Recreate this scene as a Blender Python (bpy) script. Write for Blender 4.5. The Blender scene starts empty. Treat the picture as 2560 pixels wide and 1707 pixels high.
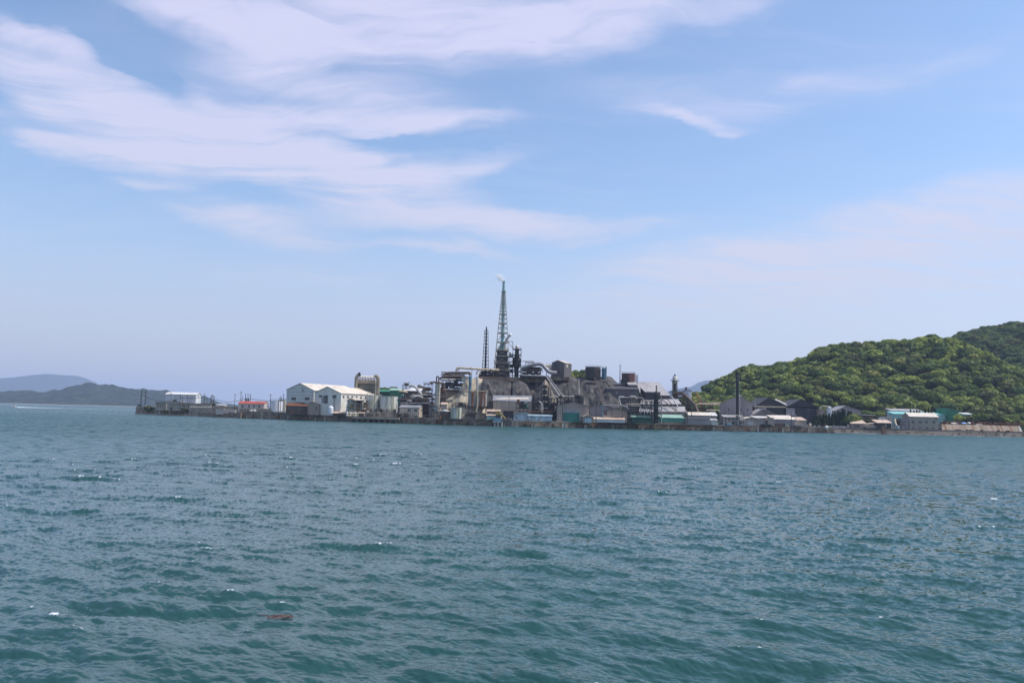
import bpy, math, random
import numpy as np
from mathutils import Vector, Matrix
SC = bpy.context.scene
COL = SC.collection
R = math.radians
random.seed(7)
# ------------------------------------------------------------ camera
F = 2066.0
PITCH, ROLL = R(4.99), R(1.346)
CAM = Vector((0, 0, 8.0))
_f = Vector((0, math.cos(PITCH), math.sin(PITCH)))
_u0 = Vector((0, -math.sin(PITCH), math.cos(PITCH)))
_r0 = Vector((1, 0, 0))
_r = _r0 * math.cos(ROLL) + _u0 * math.sin(ROLL)
_u = _u0 * math.cos(ROLL) - _r0 * math.sin(ROLL)
cam = bpy.data.cameras.new('camera')
co = bpy.data.objects.new('camera', cam); COL.objects.link(co)
M = Matrix((_r, _u, -_f)).transposed().to_4x4()
M.translation = CAM
co.matrix_world = M
cam.lens = 36 * F / 2560
cam.clip_start = 0.5
cam.clip_end = 90000
SC.camera = co


def W(px, py, Y):
    """world point seen at a photo pixel, at depth Y"""
    d = _f + _r * ((px - 1280) / F) - _u * ((py - 853.5) / F)
    return CAM + d * (Y / d.y)


# ------------------------------------------------------------ light
SUN_EL, SUN_AZ = R(55), R(94)            # azimuth clockwise from +Y (view direction)
sd = Vector((math.sin(SUN_AZ) * math.cos(SUN_EL), math.cos(SUN_AZ) * math.cos(SUN_EL), math.sin(SUN_EL)))
sl = bpy.data.lights.new('sun', 'SUN'); sl.energy = 4.0; sl.angle = R(0.53); sl.color = (1, 0.955, 0.88)
so = bpy.data.objects.new('sun', sl); COL.objects.link(so)
so.rotation_euler = (-sd).to_track_quat('-Z', 'Y').to_euler(); so.location = (100, 0, 300)

SC.view_settings.view_transform = 'Standard'
SC.view_settings.look = 'None'
SC.view_settings.exposure = 0.0
SC.view_settings.gamma = 1.0
SC.render.engine = 'CYCLES'
cy = SC.cycles
cy.max_bounces = 6; cy.diffuse_bounces = 2; cy.glossy_bounces = 2; cy.transmission_bounces = 2
cy.volume_bounces = 3; cy.transparent_max_bounces = 6
cy.caustics_reflective = False; cy.caustics_refractive = False
cy.sample_clamp_indirect = 4.0
cy.use_denoising = True

# ------------------------------------------------------------ sky
wd = bpy.data.worlds.new('World'); SC.world = wd; wd.use_nodes = True
nt = wd.node_tree; nt.nodes.clear()


class NG:
    """tiny helper to write node maths"""
    def __init__(s, nt): s.nt = nt
    def n(s, t, **kw):
        nd = s.nt.nodes.new(t)
        for k, v in kw.items(): setattr(nd, k, v)
        return nd
    def put(s, sock, v):
        if isinstance(v, bpy.types.NodeSocket): s.nt.links.new(v, sock)
        elif v is not None: sock.default_value = v
    def m(s, op, a, b=None, c=None, clamp=False):
        nd = s.n('ShaderNodeMath', operation=op, use_clamp=clamp)
        s.put(nd.inputs[0], a); s.put(nd.inputs[1], b); s.put(nd.inputs[2], c)
        return nd.outputs[0]
    def vm(s, op, a, b=None, scale=None):
        nd = s.n('ShaderNodeVectorMath', operation=op)
        s.put(nd.inputs[0], a); s.put(nd.inputs[1], b)
        if scale is not None: s.put(nd.inputs['Scale'], scale)
        return nd.outputs['Value'] if op in ('LENGTH', 'DOT_PRODUCT') else nd.outputs[0]
    def xyz(s, x, y, z=0.0):
        nd = s.n('ShaderNodeCombineXYZ'); s.put(nd.inputs[0], x); s.put(nd.inputs[1], y); s.put(nd.inputs[2], z)
        return nd.outputs[0]
    def sep(s, v):
        nd = s.n('ShaderNodeSeparateXYZ'); s.put(nd.inputs[0], v); return nd.outputs
    def ss(s, v, a, b, c=0.0, d=1.0):
        nd = s.n('ShaderNodeMapRange', interpolation_type='SMOOTHSTEP')
        for i, q in enumerate((v, a, b, c, d)): s.put(nd.inputs[i], q)
        return nd.outputs[0]
    def mix(s, f, a, b, bt='MIX'):
        nd = s.n('ShaderNodeMix', data_type='RGBA', blend_type=bt)
        s.put(nd.inputs[0], f)
        for i, q in ((6, a), (7, b)):
            s.put(nd.inputs[i], q if isinstance(q, bpy.types.NodeSocket) else tuple(q) + (1,) * (4 - len(q)))
        return nd.outputs[2]
    def noise(s, v, scale, detail=3, rough=0.55, dist=0.0, out=0):
        nd = s.n('ShaderNodeTexNoise'); s.put(nd.inputs['Vector'], v)
        nd.inputs['Scale'].default_value = scale; nd.inputs['Detail'].default_value = detail
        nd.inputs['Roughness'].default_value = rough; nd.inputs['Distortion'].default_value = dist
        return nd.outputs[out]
    def map(s, v, loc=(0, 0, 0), rot=(0, 0, 0), scale=(1, 1, 1), vt='POINT'):
        nd = s.n('ShaderNodeMapping', vector_type=vt); s.put(nd.inputs[0], v)
        nd.inputs['Location'].default_value = loc; nd.inputs['Rotation'].default_value = rot
        nd.inputs['Scale'].default_value = scale
        return nd.outputs[0]


g = NG(nt)
sky = g.n('ShaderNodeTexSky', sky_type='NISHITA', sun_disc=False)
sky.sun_elevation = SUN_EL; sky.sun_rotation = SUN_AZ
sky.air_density = 1.0; sky.dust_density = 1.2; sky.ozone_density = 1.4
STR = 0.1
bg = g.n('ShaderNodeBackground'); bg.inputs[1].default_value = STR
wo = g.n('ShaderNodeOutputWorld'); nt.links.new(bg.outputs[0], wo.inputs[0])
dirv = g.n('ShaderNodeTexCoord').outputs['Generated']
dx, dy, dz = g.sep(dirv)
zc = g.m('MAXIMUM', dz, 0.03)
az = g.m('ARCTAN2', dx, dy)
el = g.m('ARCSINE', dz)
# the layer of high cloud, seen from below
layer = g.xyz(g.m('DIVIDE', dx, g.m('ADD', zc, 0.12)), g.m('DIVIDE', dy, g.m('ADD', zc, 0.12)))
wv = g.noise(g.map(layer, rot=(0, 0, R(-12))), 1.1, 3, out=1)
wv = g.vm('SCALE', g.vm('SUBTRACT', wv, (0.5, 0.5, 0.5)), scale=0.8)
lw = g.vm('ADD', layer, wv)
fib = g.noise(g.map(lw, rot=(0, 0, R(9)), scale=(0.55, 2.4, 1)), 1.7, 7, 0.60)
fib2 = g.noise(g.map(lw, loc=(3, 1, 0), rot=(0, 0, R(-28)), scale=(0.8, 3.6, 1)), 2.6, 6, 0.62)
ae = g.xyz(az, el)
aw0 = g.vm('ADD', ae, g.vm('SCALE', g.vm('SUBTRACT', g.noise(g.map(ae, scale=(1, 2.2, 1)), 5.0, 4, out=1), (0.5, 0.5, 0.5)), scale=0.06))


aw = g.vm('ADD', aw0, g.vm('SCALE', g.vm('SUBTRACT', g.noise(g.map(ae, rot=(0, 0, R(6)), scale=(1, 3.4, 1)), 17.0, 5, .65, out=1), (0.5, 0.5, 0.5)), scale=0.022))


def px_ae(px, py):
    d = W(px, py, 1000) - CAM
    d.normalize()
    return math.atan2(d.x, d.y), math.asin(d.z)


def patch(px, py, wx, wy, rot=0, inner=0.0):
    a, e = px_ae(px, py)
    v = g.map(aw, loc=(a, e, 0), rot=(0, 0, R(rot)), scale=(wx * 1.15 / F, wy * 1.25 / F, 1), vt='TEXTURE')
    return g.ss(g.vm('LENGTH', v), inner, 1.0, 1.0, 0.0)


def total(lst):
    acc = None
    for p, w in lst:
        t = g.m('MULTIPLY', p, w)
        acc = t if acc is None else g.m('ADD', acc, t)
    return acc


thick = total([(patch(850, 200, 1200, 330, 0), .16), (patch(900, 20, 760, 105, 4), .80), (patch(1430, 62, 520, 80, 9), .80), (patch(560, 60, 330, 90, -20), .45), (patch(780, 120, 380, 60, -6), .45),
               (patch(1180, 130, 420, 75, 6), .5), (patch(90, 80, 230, 42, -6), .7), (patch(250, 265, 430, 80, -14), .80), (patch(600, 300, 420, 75, -6), .62), (patch(250, 360, 470, 52, -1), .72),
               (patch(60, 250, 150, 34, -20), .4), (patch(820, 215, 420, 50, -2), .45), (patch(960, 300, 430, 38, 1), .70), (patch(860, 425, 440, 70, -6), 1.0), (patch(1130, 400, 330, 34, 5), .4),
               (patch(370, 448, 150, 20, 2), .45), (patch(660, 560, 330, 62, -6), .7), (patch(1120, 550, 440, 62, -5), .82), (patch(1480, 560, 420, 40, 2), .42), (patch(1120, 630, 260, 22, -4), .55), (patch(900, 690, 500, 60, 0), .2),
               (patch(1780, 240, 520, 85, -3), .42), (patch(1745, 300, 200, 18, -10), .50), (patch(1860, 20, 220, 50, 12), .35), (patch(2250, 560, 700, 110, 9), .42),
               (patch(2150, 690, 1100, 170, 6), .62), (patch(2350, 150, 420, 60, 5), .25), (patch(620, 720, 420, 80, 0), .2), (patch(1750, 640, 500, 60, 4), .25)])
gaps = total([(patch(330, 155, 190, 42, -24), .65), (patch(170, 8, 150, 26, 0), .5), (patch(1030, 348, 330, 12, 0), .3)])
thick = g.m('MULTIPLY', g.m('SUBTRACT', thick, gaps), 1.42)
grain = g.m('ADD', g.m('MULTIPLY', fib, 0.6), g.m('MULTIPLY', fib2, 0.4))
dens = g.m('MULTIPLY', thick, g.m('ADD', 0.22, g.m('MULTIPLY', g.ss(grain, .28, .74), 1.5)))
dens = g.ss(dens, -0.15, 1.35)
dens = g.m('MULTIPLY', dens, g.ss(thick, 0.0, 0.5))
veil = g.m('MULTIPLY', g.ss(grain, 0.42, 0.72), 0.16)
dens = g.m('MAXIMUM', dens, veil)
front = g.ss(dy, -0.5, 0.1)
dens = g.m('ADD', g.m('MULTIPLY', dens, front), g.m('MULTIPLY', g.m('SUBTRACT', 1.0, front), g.ss(grain, 0.4, 0.7)))
base = g.mix(1.0, sky.outputs[0], (1.58, 1.78, 1.94), 'MULTIPLY')
pale = g.ss(el, -0.02, 0.30, 0.85, 0.06)
base = g.mix(pale, base, g.mix(g.ss(az, -0.5, 0.5), (5.6, 5.4, 6.7), (6.9, 6.7, 8.1)))
clc = g.mix(g.ss(el, 0.05, 0.45), (6.9, 7.0, 8.2), (7.7, 7.6, 9.9))
skyc = g.mix(g.m('MULTIPLY', dens, 0.84), base, clc)
nt.links.new(skyc, bg.inputs[0])
# ------------------------------------------------------------ tools
def tag(o, label=None, cat=None, group=None, kind=None):
    if label: o['label'] = label
    if cat: o['category'] = cat
    if group: o['group'] = group
    if kind: o['kind'] = kind
    return o


def empty(name, loc=(0, 0, 0)):
    o = bpy.data.objects.new(name, None); COL.objects.link(o); o.location = loc; o.empty_display_size = 1
    return o


def thing(name, label, cat, loc, group=None):
    return tag(empty(name, loc), label, cat, group)


def mesh_np(name, verts, faces, mat, parent=None, smooth=False, k=4):
    """verts (n,3), faces (m,k) arrays -> object"""
    me = bpy.data.meshes.new(name)
    verts = np.asarray(verts, np.float32); faces = np.asarray(faces, np.int32)
    me.vertices.add(len(verts)); me.vertices.foreach_set('co', verts.ravel())
    me.loops.add(faces.size); me.loops.foreach_set('vertex_index', faces.ravel())
    me.polygons.add(len(faces))
    me.polygons.foreach_set('loop_start', np.arange(0, faces.size, faces.shape[1], dtype=np.int32))
    if smooth: me.polygons.foreach_set('use_smooth', np.ones(len(faces), bool))
    me.update(calc_edges=True)
    if mat: me.materials.append(mat)
    o = bpy.data.objects.new(name, me); COL.objects.link(o)
    if parent is not None: o.parent = parent
    return o


class MB:
    """collects shapes given in world metres; build() links them as one mesh under a parent"""
    def __init__(s): s.v = []; s.f = []; s.sm = []
    def poly(s, pts, sm=False):
        b = len(s.v); s.v += [tuple(p) for p in pts]; s.f.append(tuple(range(b, b + len(pts)))); s.sm.append(sm)
    def faces(s, vs, fs, sm=False):
        b = len(s.v); s.v += [tuple(p) for p in vs]
        for f in fs: s.f.append(tuple(b + i for i in f)); s.sm.append(sm)
    def box(s, x0, y0, z0, x1, y1, z1):
        vs = [(x, y, z) for z in (z0, z1) for x, y in ((x0, y0), (x1, y0), (x1, y1), (x0, y1))]
        s.faces(vs, [(3, 2, 1, 0), (4, 5, 6, 7), (0, 1, 5, 4), (1, 2, 6, 5), (2, 3, 7, 6), (3, 0, 4, 7)])
        return s
    def prism(s, ring, z0, z1):
        """vertical prism over a counter-clockwise plan polygon"""
        n = len(ring)
        vs = [(x, y, z0) for x, y in ring] + [(x, y, z1) for x, y in ring]
        s.faces(vs, [tuple(range(n))[::-1], tuple(range(n, 2 * n))] + [(i, (i + 1) % n, n + (i + 1) % n, n + i) for i in range(n)])
        return s
    def bar(s, a, b, w, w2=None):
        """square bar between two points"""
        a = Vector(a); b = Vector(b); d = (b - a)
        if d.length < 1e-6: return s
        d.normalize(); up = Vector((0, 0, 1)) if abs(d.z) < 0.95 else Vector((0, 1, 0))
        p = d.cross(up).normalized() * (w / 2); q = d.cross(p).normalized() * ((w2 or w) / 2)
        vs = [e + i * p + j * q for e in (a, b) for i, j in ((-1, -1), (1, -1), (1, 1), (-1, 1))]
        s.faces(vs, [(3, 2, 1, 0), (4, 5, 6, 7), (0, 1, 5, 4), (1, 2, 6, 5), (2, 3, 7, 6), (3, 0, 4, 7)])
        return s
    def rings(s, rs, closed=True, caps=True):
        n = len(rs[0]); vs = [p for r in rs for p in r]; fs = []
        for i in range(len(rs) - 1):
            for j in range(n):
                k = (j + 1) % n
                fs.append((i * n + j, i * n + k, (i + 1) * n + k, (i + 1) * n + j))
        s.faces(vs, fs, True)
        if caps: s.poly(rs[0][::-1]); s.poly(rs[-1])
        return s
    def lathe(s, x, y, prof, n=20, caps=True):
        """prof: (radius, z) from the bottom up"""
        return s.rings([[(x + r * math.cos(2 * math.pi * j / n), y + r * math.sin(2 * math.pi * j / n), z) for j in range(n)] for r, z in prof], caps=caps)
    def tube(s, pts, r, n=8, bend=0):
        """round pipe through points; corners are rounded when bend > 0"""
        P = [Vector(p) for p in pts]
        if bend and len(P) > 2:
            Q = [P[0]]
            for i in range(1, len(P) - 1):
                a = (P[i - 1] - P[i]); b = (P[i + 1] - P[i]); ra = min(bend, a.length * .48, b.length * .48)
                A = P[i] + a.normalized() * ra; B = P[i] + b.normalized() * ra
                for t in (0, .25, .5, .75, 1): Q.append(A * (1 - t) ** 2 + P[i] * 2 * t * (1 - t) + B * t * t)
            Q.append(P[-1]); P = Q
        rs = []; prev = None
        for i, p in enumerate(P):
            d = (P[min(i + 1, len(P) - 1)] - P[max(i - 1, 0)]).normalized()
            if prev is None:
                up = Vector((0, 0, 1)) if abs(d.z) < .9 else Vector((0, 1, 0)); a = d.cross(up).normalized()
            else:
                a = (prev - d * prev.dot(d)).normalized()
            prev = a; b = d.cross(a)
            rr = r[i] if isinstance(r, (list, tuple)) else r
            rs.append([tuple(p + (a * math.cos(2 * math.pi * j / n) + b * math.sin(2 * math.pi * j / n)) * rr) for j in range(n)])
        return s.rings(rs)
    def build(s, name, mat, parent=None):
        off = Vector((0, 0, 0)); q = parent
        while q is not None: off = off + q.location; q = q.parent
        me = bpy.data.meshes.new(name)
        me.from_pydata([(x - off.x, y - off.y, z - off.z) for x, y, z in s.v], [], s.f)
        me.polygons.foreach_set('use_smooth', s.sm)
        me.materials.append(mat); me.update()
        o = bpy.data.objects.new(name, me); COL.objects.link(o)
        if parent is not None: o.parent = parent
        return o


MATS = {}


def mat(name, c, c2=None, c3=None, rough=.7, metal=0.0, scale=.35, streak=1.0, amt=1.0, bump=0.0, rib=0.0, ribaxis='xy', spec=.5, d3=.6, fine=.25, ys=1.0):
    """weathered paint, metal or concrete: c the clean colour, c2 the dirty one, c3 a stain (rust) in patches that run down"""
    if name in MATS: return MATS[name]
    m = bpy.data.materials.new(name); m.use_nodes = True; MATS[name] = m
    t = m.node_tree; t.nodes.clear(); q = NG(t)
    b = q.n('ShaderNodeBsdfPrincipled'); o = q.n('ShaderNodeOutputMaterial'); t.links.new(b.outputs[0], o.inputs[0])
    pos = q.n('ShaderNodeNewGeometry').outputs['Position']
    c2 = c2 or tuple(v * .62 for v in c)
    v = q.map(pos, scale=(1, ys, 1 / streak))
    n1 = q.noise(v, scale, 5, .62)
    col = q.mix(q.m('MULTIPLY', q.ss(n1, .38, .68), amt), c, c2)
    if c3:
        n3 = q.noise(q.map(pos, loc=(31, 7, 3), scale=(1, ys, .45 / streak)), scale * 1.6, 6, .68)
        col = q.mix(q.ss(n3, d3 - .07, d3 + .07), col, c3)
    nf = q.noise(q.map(pos, scale=(1, 1, .6)), scale * 9, 3, .6)
    col = q.mix(fine, col, q.mix(1.0, col, q.mix(nf, (.35, .35, .35), (1.65, 1.65, 1.65)), 'MULTIPLY'))
    if rib:
        x, y, z = q.sep(pos)
        s1 = q.m('SINE', q.m('MULTIPLY', q.m('ADD', x, y) if ribaxis == 'xy' else z, 2 * math.pi / rib))
        col = q.mix(q.ss(s1, .3, .9), col, q.mix(1.0, col, (.82, .82, .83), 'MULTIPLY'))
    t.links.new(col, b.inputs['Base Color'])
    b.inputs['Roughness'].default_value = rough; b.inputs['Metallic'].default_value = metal
    b.inputs['Specular IOR Level'].default_value = spec
    if bump:
        bp = q.n('ShaderNodeBump'); bp.inputs['Distance'].default_value = bump; bp.inputs['Strength'].default_value = .7
        t.links.new(n1, bp.inputs['Height']); t.links.new(bp.outputs[0], b.inputs['Normal'])
    return m


def vnoise(x, y, seed=0, oct=4, freq=1.0, gain=.5):
    """value noise on arrays"""
    x = np.asarray(x, float); y = np.asarray(y, float); out = 0; amp = 1; tot = 0
    for o in range(oct):
        fx = x * freq; fy = y * freq; ix = np.floor(fx).astype(np.int64); iy = np.floor(fy).astype(np.int64)
        tx = fx - ix; ty = fy - iy; tx = tx * tx * (3 - 2 * tx); ty = ty * ty * (3 - 2 * ty)
        def h(a, b):
            n = (a * 374761393 + b * 668265263 + (seed + o * 17) * 2147483647) & 0xffffffff
            n = ((n ^ (n >> 13)) * 1274126177) & 0xffffffff
            return ((n ^ (n >> 16)) & 0xffff) / 65535.0
        v = (h(ix, iy) * (1 - tx) + h(ix + 1, iy) * tx) * (1 - ty) + (h(ix, iy + 1) * (1 - tx) + h(ix + 1, iy + 1) * tx) * ty
        out = out + amp * (v * 2 - 1); tot += amp; amp *= gain; freq *= 2.03
    return out / tot
# ------------------------------------------------------------ the sea
def wave_tile(L, N, lmin, lmax, peak, seed, spread=5.0):
    rs = np.random.RandomState(seed)
    k1 = np.fft.fftfreq(N, L / N) * 2 * np.pi
    kx, ky = np.meshgrid(k1, k1, indexing='ij')
    k = np.hypot(kx, ky); k[0, 0] = 1
    lam = 2 * np.pi / k
    kp = 2 * np.pi / peak
    S = np.exp(-1.25 * (kp / k) ** 2) / k ** 4
    wdir = R(72)                                        # wave travel, mostly along the view
    c = (kx * math.cos(wdir) + ky * math.sin(wdir)) / k
    S = S * (0.05 + np.abs(c) ** spread)
    S = S * (lam > lmin) * (lam < lmax)
    S[0, 0] = 0
    h = (rs.randn(N, N) + 1j * rs.randn(N, N)) * np.sqrt(S)
    H = np.real(np.fft.ifft2(h))
    s = 1
    def ff(a): return np.real(np.fft.ifft2(a))
    sx = ff(h * 1j * kx); sy = ff(h * 1j * ky)
    Dx = ff(-1j * kx / k * h); Dy = ff(-1j * ky / k * h)
    jxx = ff(kx * kx / k * h); jyy = ff(ky * ky / k * h); jxy = ff(kx * ky / k * h)
    return [H, sx, sy, Dx, Dy, jxx, jyy, jxy]


def samp(fields, L, x, y):
    N = fields[0].shape[0]
    fx = (x / L * N) % N; fy = (y / L * N) % N
    ix = np.floor(fx).astype(int) % N; iy = np.floor(fy).astype(int) % N
    tx = fx - np.floor(fx); ty = fy - np.floor(fy); jx = (ix + 1) % N; jy = (iy + 1) % N
    return [f[ix, iy] * (1 - tx) * (1 - ty) + f[jx, iy] * tx * (1 - ty) + f[ix, jy] * (1 - tx) * ty + f[jx, jy] * tx * ty for f in fields]


def build_sea():
    T1 = wave_tile(190.0, 1024, 1.3, 40, 7.6, 3)
    T2 = wave_tile(41.0, 1024, 0.16, 1.3, 6.5, 5, 3.5)
    a1 = 0.155 / np.hypot(T1[1].std(), T1[2].std()); T1 = [f * a1 for f in T1]
    a2 = 0.165 / np.hypot(T2[1].std(), T2[2].std()); T2 = [f * a2 for f in T2]
    nc = 1650
    near = 8.0 / np.tan(np.arange(R(31), math.atan(8 / 105.0), -0.00082))
    rad = np.concatenate([near, np.arange(near[-1] + 1.15, 720, 1.15), np.geomspace(722, 38000, 130)])
    nr = len(rad)
    ang = np.linspace(R(-43), R(43), nc)
    rr, aa = np.meshgrid(rad, ang, indexing='ij')
    x = rr * np.sin(aa); y = rr * np.cos(aa)
    gust = 1.0 + 0.38 * vnoise(x, y * .6, 11, 3, 1 / 42.0)
    f1 = samp(T1, 190.0, x, y)
    f2 = samp(T2, 41.0, x * math.cos(.5) - y * math.sin(.5), x * math.sin(.5) + y * math.cos(.5))
    c, s = math.cos(.5), math.sin(.5)
    def back(ax, ay): return c * ax + s * ay, -s * ax + c * ay
    sx2, sy2 = back(f2[1], f2[2]); dx2, dy2 = back(f2[3], f2[4])
    dr = np.gradient(rad)[:, None] + 0 * rr
    k1 = np.clip(1.8 - dr / 3.0, 0, 1); k2 = np.clip(1.4 - dr / 0.5, 0, 1)
    z = gust * (f1[0] * k1 + f2[0] * k2)
    X = x + 1.0 * gust * (f1[3] * k1 + .8 * dx2 * k2); Y = y + 1.0 * gust * (f1[4] * k1 + .8 * dy2 * k2)
    near = np.clip(1.2 - rr / 300, .2, 1)
    slx = gust * (f1[1] + near * sx2); sly = gust * (f1[2] + near * sy2)
    lam = 1.15 * gust
    J = (1 - lam * (f1[5] + .5 * f2[5])) * (1 - lam * (f1[6] + .5 * f2[6])) - (lam * (f1[7] + .5 * f2[7])) ** 2
    thr = np.quantile(J[:500], 0.0015)
    foam = np.clip((thr + .10 - J) / .16, 0, 1) * (f1[0] > 0)
    foam = foam * np.clip(1.5 - rr / 220, 0.0, 1)
    foam = np.clip(foam + .4 * np.clip((np.quantile(J[:500], .006) - J) / .2, 0, 1) * np.clip(1.3 - rr / 110, 0, 1), 0, 1)  # extra near foam specks, also painted in as sun glints on the crests
    idx = np.arange(nr * nc).reshape(nr, nc)
    fs = np.stack([idx[:-1, :-1], idx[:-1, 1:], idx[1:, 1:], idx[1:, :-1]], -1).reshape(-1, 4)
    fs = fs[:, ::-1]
    v = np.stack([X, Y, z], -1).reshape(-1, 3)
    o = mesh_np('sea', v, fs, sea_material(), smooth=True)
    me = o.data
    A = me.attributes.new('slope', 'FLOAT_VECTOR', 'POINT')
    A.data.foreach_set('vector', np.stack([slx, sly, foam], -1).astype(np.float32).ravel())
    B = me.attributes.new('calm', 'FLOAT', 'POINT'); B.data.foreach_set('value', near.astype(np.float32).ravel())
    tag(o, kind='structure')
    return o, (T1, 190.0)


def sea_material():
    m = bpy.data.materials.new('sea_water'); m.use_nodes = True; t = m.node_tree; t.nodes.clear(); q = NG(t)
    b = q.n('ShaderNodeBsdfPrincipled'); o = q.n('ShaderNodeOutputMaterial')
    at = q.n('ShaderNodeAttribute', attribute_name='slope').outputs['Vector']
    sx, sy, fo = q.sep(at)
    pos = q.n('ShaderNodeNewGeometry').outputs['Position']
    rp = q.vm('SUBTRACT', q.noise(q.map(pos, rot=(0, 0, R(-15)), scale=(.6, 2.0, 1)), 3.4, 3, .6, out=1), (.5, .5, .5))
    rp = q.vm('ADD', rp, q.vm('SCALE', q.vm('SUBTRACT', q.noise(q.map(pos, rot=(0, 0, R(20)), scale=(.8, 1.8, 1)), 10.0, 3, .65, out=1), (.5, .5, .5)), scale=.7))
    cal = q.n('ShaderNodeAttribute', attribute_name='calm').outputs['Fac']
    rx, ry, rz = q.sep(q.vm('SCALE', rp, scale=q.m('MULTIPLY', cal, 0.36)))
    nrm = q.vm('NORMALIZE', q.xyz(q.m('SUBTRACT', rx, sx), q.m('SUBTRACT', ry, sy), 1.0))
    n1 = q.noise(q.map(pos, scale=(.6, 1, 1)), .02, 4)
    col = q.mix(q.ss(n1, .35, .65), (.017, .064, .060), (.020, .074, .067))
    b.inputs['IOR'].default_value = 1.333; b.inputs['Specular IOR Level'].default_value = .47; t.links.new(q.m('SQRT', q.m('ADD', .006, q.m('MULTIPLY', q.m('SUBTRACT', 1.0, cal), .13))), b.inputs['Roughness'])
    t.links.new(col, b.inputs['Base Color']); t.links.new(nrm, b.inputs['Normal'])
    d = q.n('ShaderNodeBsdfDiffuse'); d.inputs[0].default_value = (.62, .66, .69, 1)
    nz = q.noise(q.map(pos, scale=(.7, 1.6, 1)), 5.5, 6, .75)
    k = q.m('MULTIPLY', q.ss(q.m('ADD', fo, q.m('MULTIPLY', q.m('SUBTRACT', nz, .5), 2.2)), .5, .95), q.ss(fo, 0.03, .25))
    mx = q.n('ShaderNodeMixShader'); t.links.new(k, mx.inputs[0]); t.links.new(b.outputs[0], mx.inputs[1]); t.links.new(d.outputs[0], mx.inputs[2])
    t.links.new(mx.outputs[0], o.inputs[0])
    return m


sea, WAVES = build_sea()
deep = MB(); deep.poly([(-30000, -9000, -2.5), (30000, -9000, -2.5), (30000, 40000, -2.5), (-30000, 40000, -2.5)])
tag(deep.build('deep_water', mat('deep_water', (.012, .07, .07), rough=.3), None), kind='structure')
# ------------------------------------------------------------ far hills
def hill_mat(name, c, c2, sc):
    return mat(name, c, c2, rough=.95, scale=sc, spec=.1, bump=0, fine=.6)


def far_hill(name, sky_px, Y, depth, base_z, m, rough_amp, seed, cell):
    """a wooded range: crest heights along a skyline, falling to the shore in front and behind"""
    pts = [W(px, py, Y) for px, py in sky_px]
    xs = np.array([p.x for p in pts]); zs = np.array([p.z for p in pts])
    nx = int((xs[-1] - xs[0]) / cell) + 1; ny = int(depth * 1.6 / cell) + 1
    gx, gy = np.meshgrid(np.linspace(xs[0], xs[-1], nx), np.linspace(-depth, depth * .6, ny), indexing='ij')
    crest = np.interp(gx, xs, zs)
    t = np.clip(np.where(gy < 0, 1 + gy / depth, 1 - gy / (depth * .6)), 0, 1)
    prof = np.sin(t * math.pi / 2) ** 1.15
    spur = 1 + .32 * vnoise(gx, gy, seed, 3, 4.0 / depth) * (1 - t) * 1.6
    z = base_z + (crest - base_z) * prof * np.clip(spur, .3, 1.6)
    z += rough_amp * vnoise(gx, gy, seed + 5, 4, 1 / (cell * 3.0), .8) * np.clip(t * 6, 0, 1)
    z += rough_amp * 1.6 * vnoise(gx, gy, seed + 15, 3, 1 / (cell * 11.0)) * np.clip(t * 3, 0, 1)
    # Perspective: the crest heights were read at depth Y
    idx = np.arange(nx * ny).reshape(nx, ny)
    fs = np.stack([idx[:-1, :-1], idx[1:, :-1], idx[1:, 1:], idx[:-1, 1:]], -1).reshape(-1, 4)
    o = mesh_np(name, np.stack([gx, gy + Y, z], -1).reshape(-1, 3), fs, m, smooth=False)
    return tag(o, kind='structure')


m_far = hill_mat('far_forest', (.012, .022, .02), (.03, .042, .03), .02)
m_mid = hill_mat('shore_forest', (.012, .020, .016), (.045, .055, .034), .035)
far_hill('far_hills', [(-300, 960), (-150, 945), (-40, 943), (0, 949), (20, 951), (45, 950), (60, 944), (85, 943), (110, 941), (130, 938), (145, 937), (165, 937.5), (180, 938), (192, 941),
                       (202, 948), (212, 956), (222, 963), (232, 966), (245, 975), (270, 986), (330, 1000), (420, 1006)], 12500, 2200, -3, m_far, 16, 3, 90)
far_hill('far_hills', [(1600, 1030), (1640, 1000), (1668, 977), (1690, 970), (1704, 967.5), (1725, 968), (1735, 963), (1752, 953), (1765, 951), (1775, 952), (1782, 951), (1800, 955), (1900, 960), (2000, 990), (2100, 1040)],
         10500, 1800, -3, m_far, 14, 9, 80)
far_hill('far_hills', [(535, 1022), (555, 1014), (562, 1008), (572, 1007), (580, 1010), (600, 1016), (640, 1017), (700, 1024)], 4500, 300, -3, m_far, 5, 10, 30)
far_hill('shore_hills', [(-300, 975), (-200, 985), (-60, 978), (0, 981), (15, 983), (30, 982), (45, 978), (60, 975.5), (75, 977), (90, 981), (105, 983), (120, 984), (135, 982), (150, 976), (165, 977),
                         (180, 981), (192, 983), (205, 974), (220, 967), (240, 964), (255, 960.5), (265, 959), (280, 961), (300, 963), (320, 966), (340, 971), (360, 976), (400, 976), (420, 978), (450, 979),
                         (470, 981), (500, 990), (520, 998), (545, 1008), (575, 1014), (600, 1018), (640, 1026)], 4100, 600, -2, m_mid, 14, 4, 15)
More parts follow.
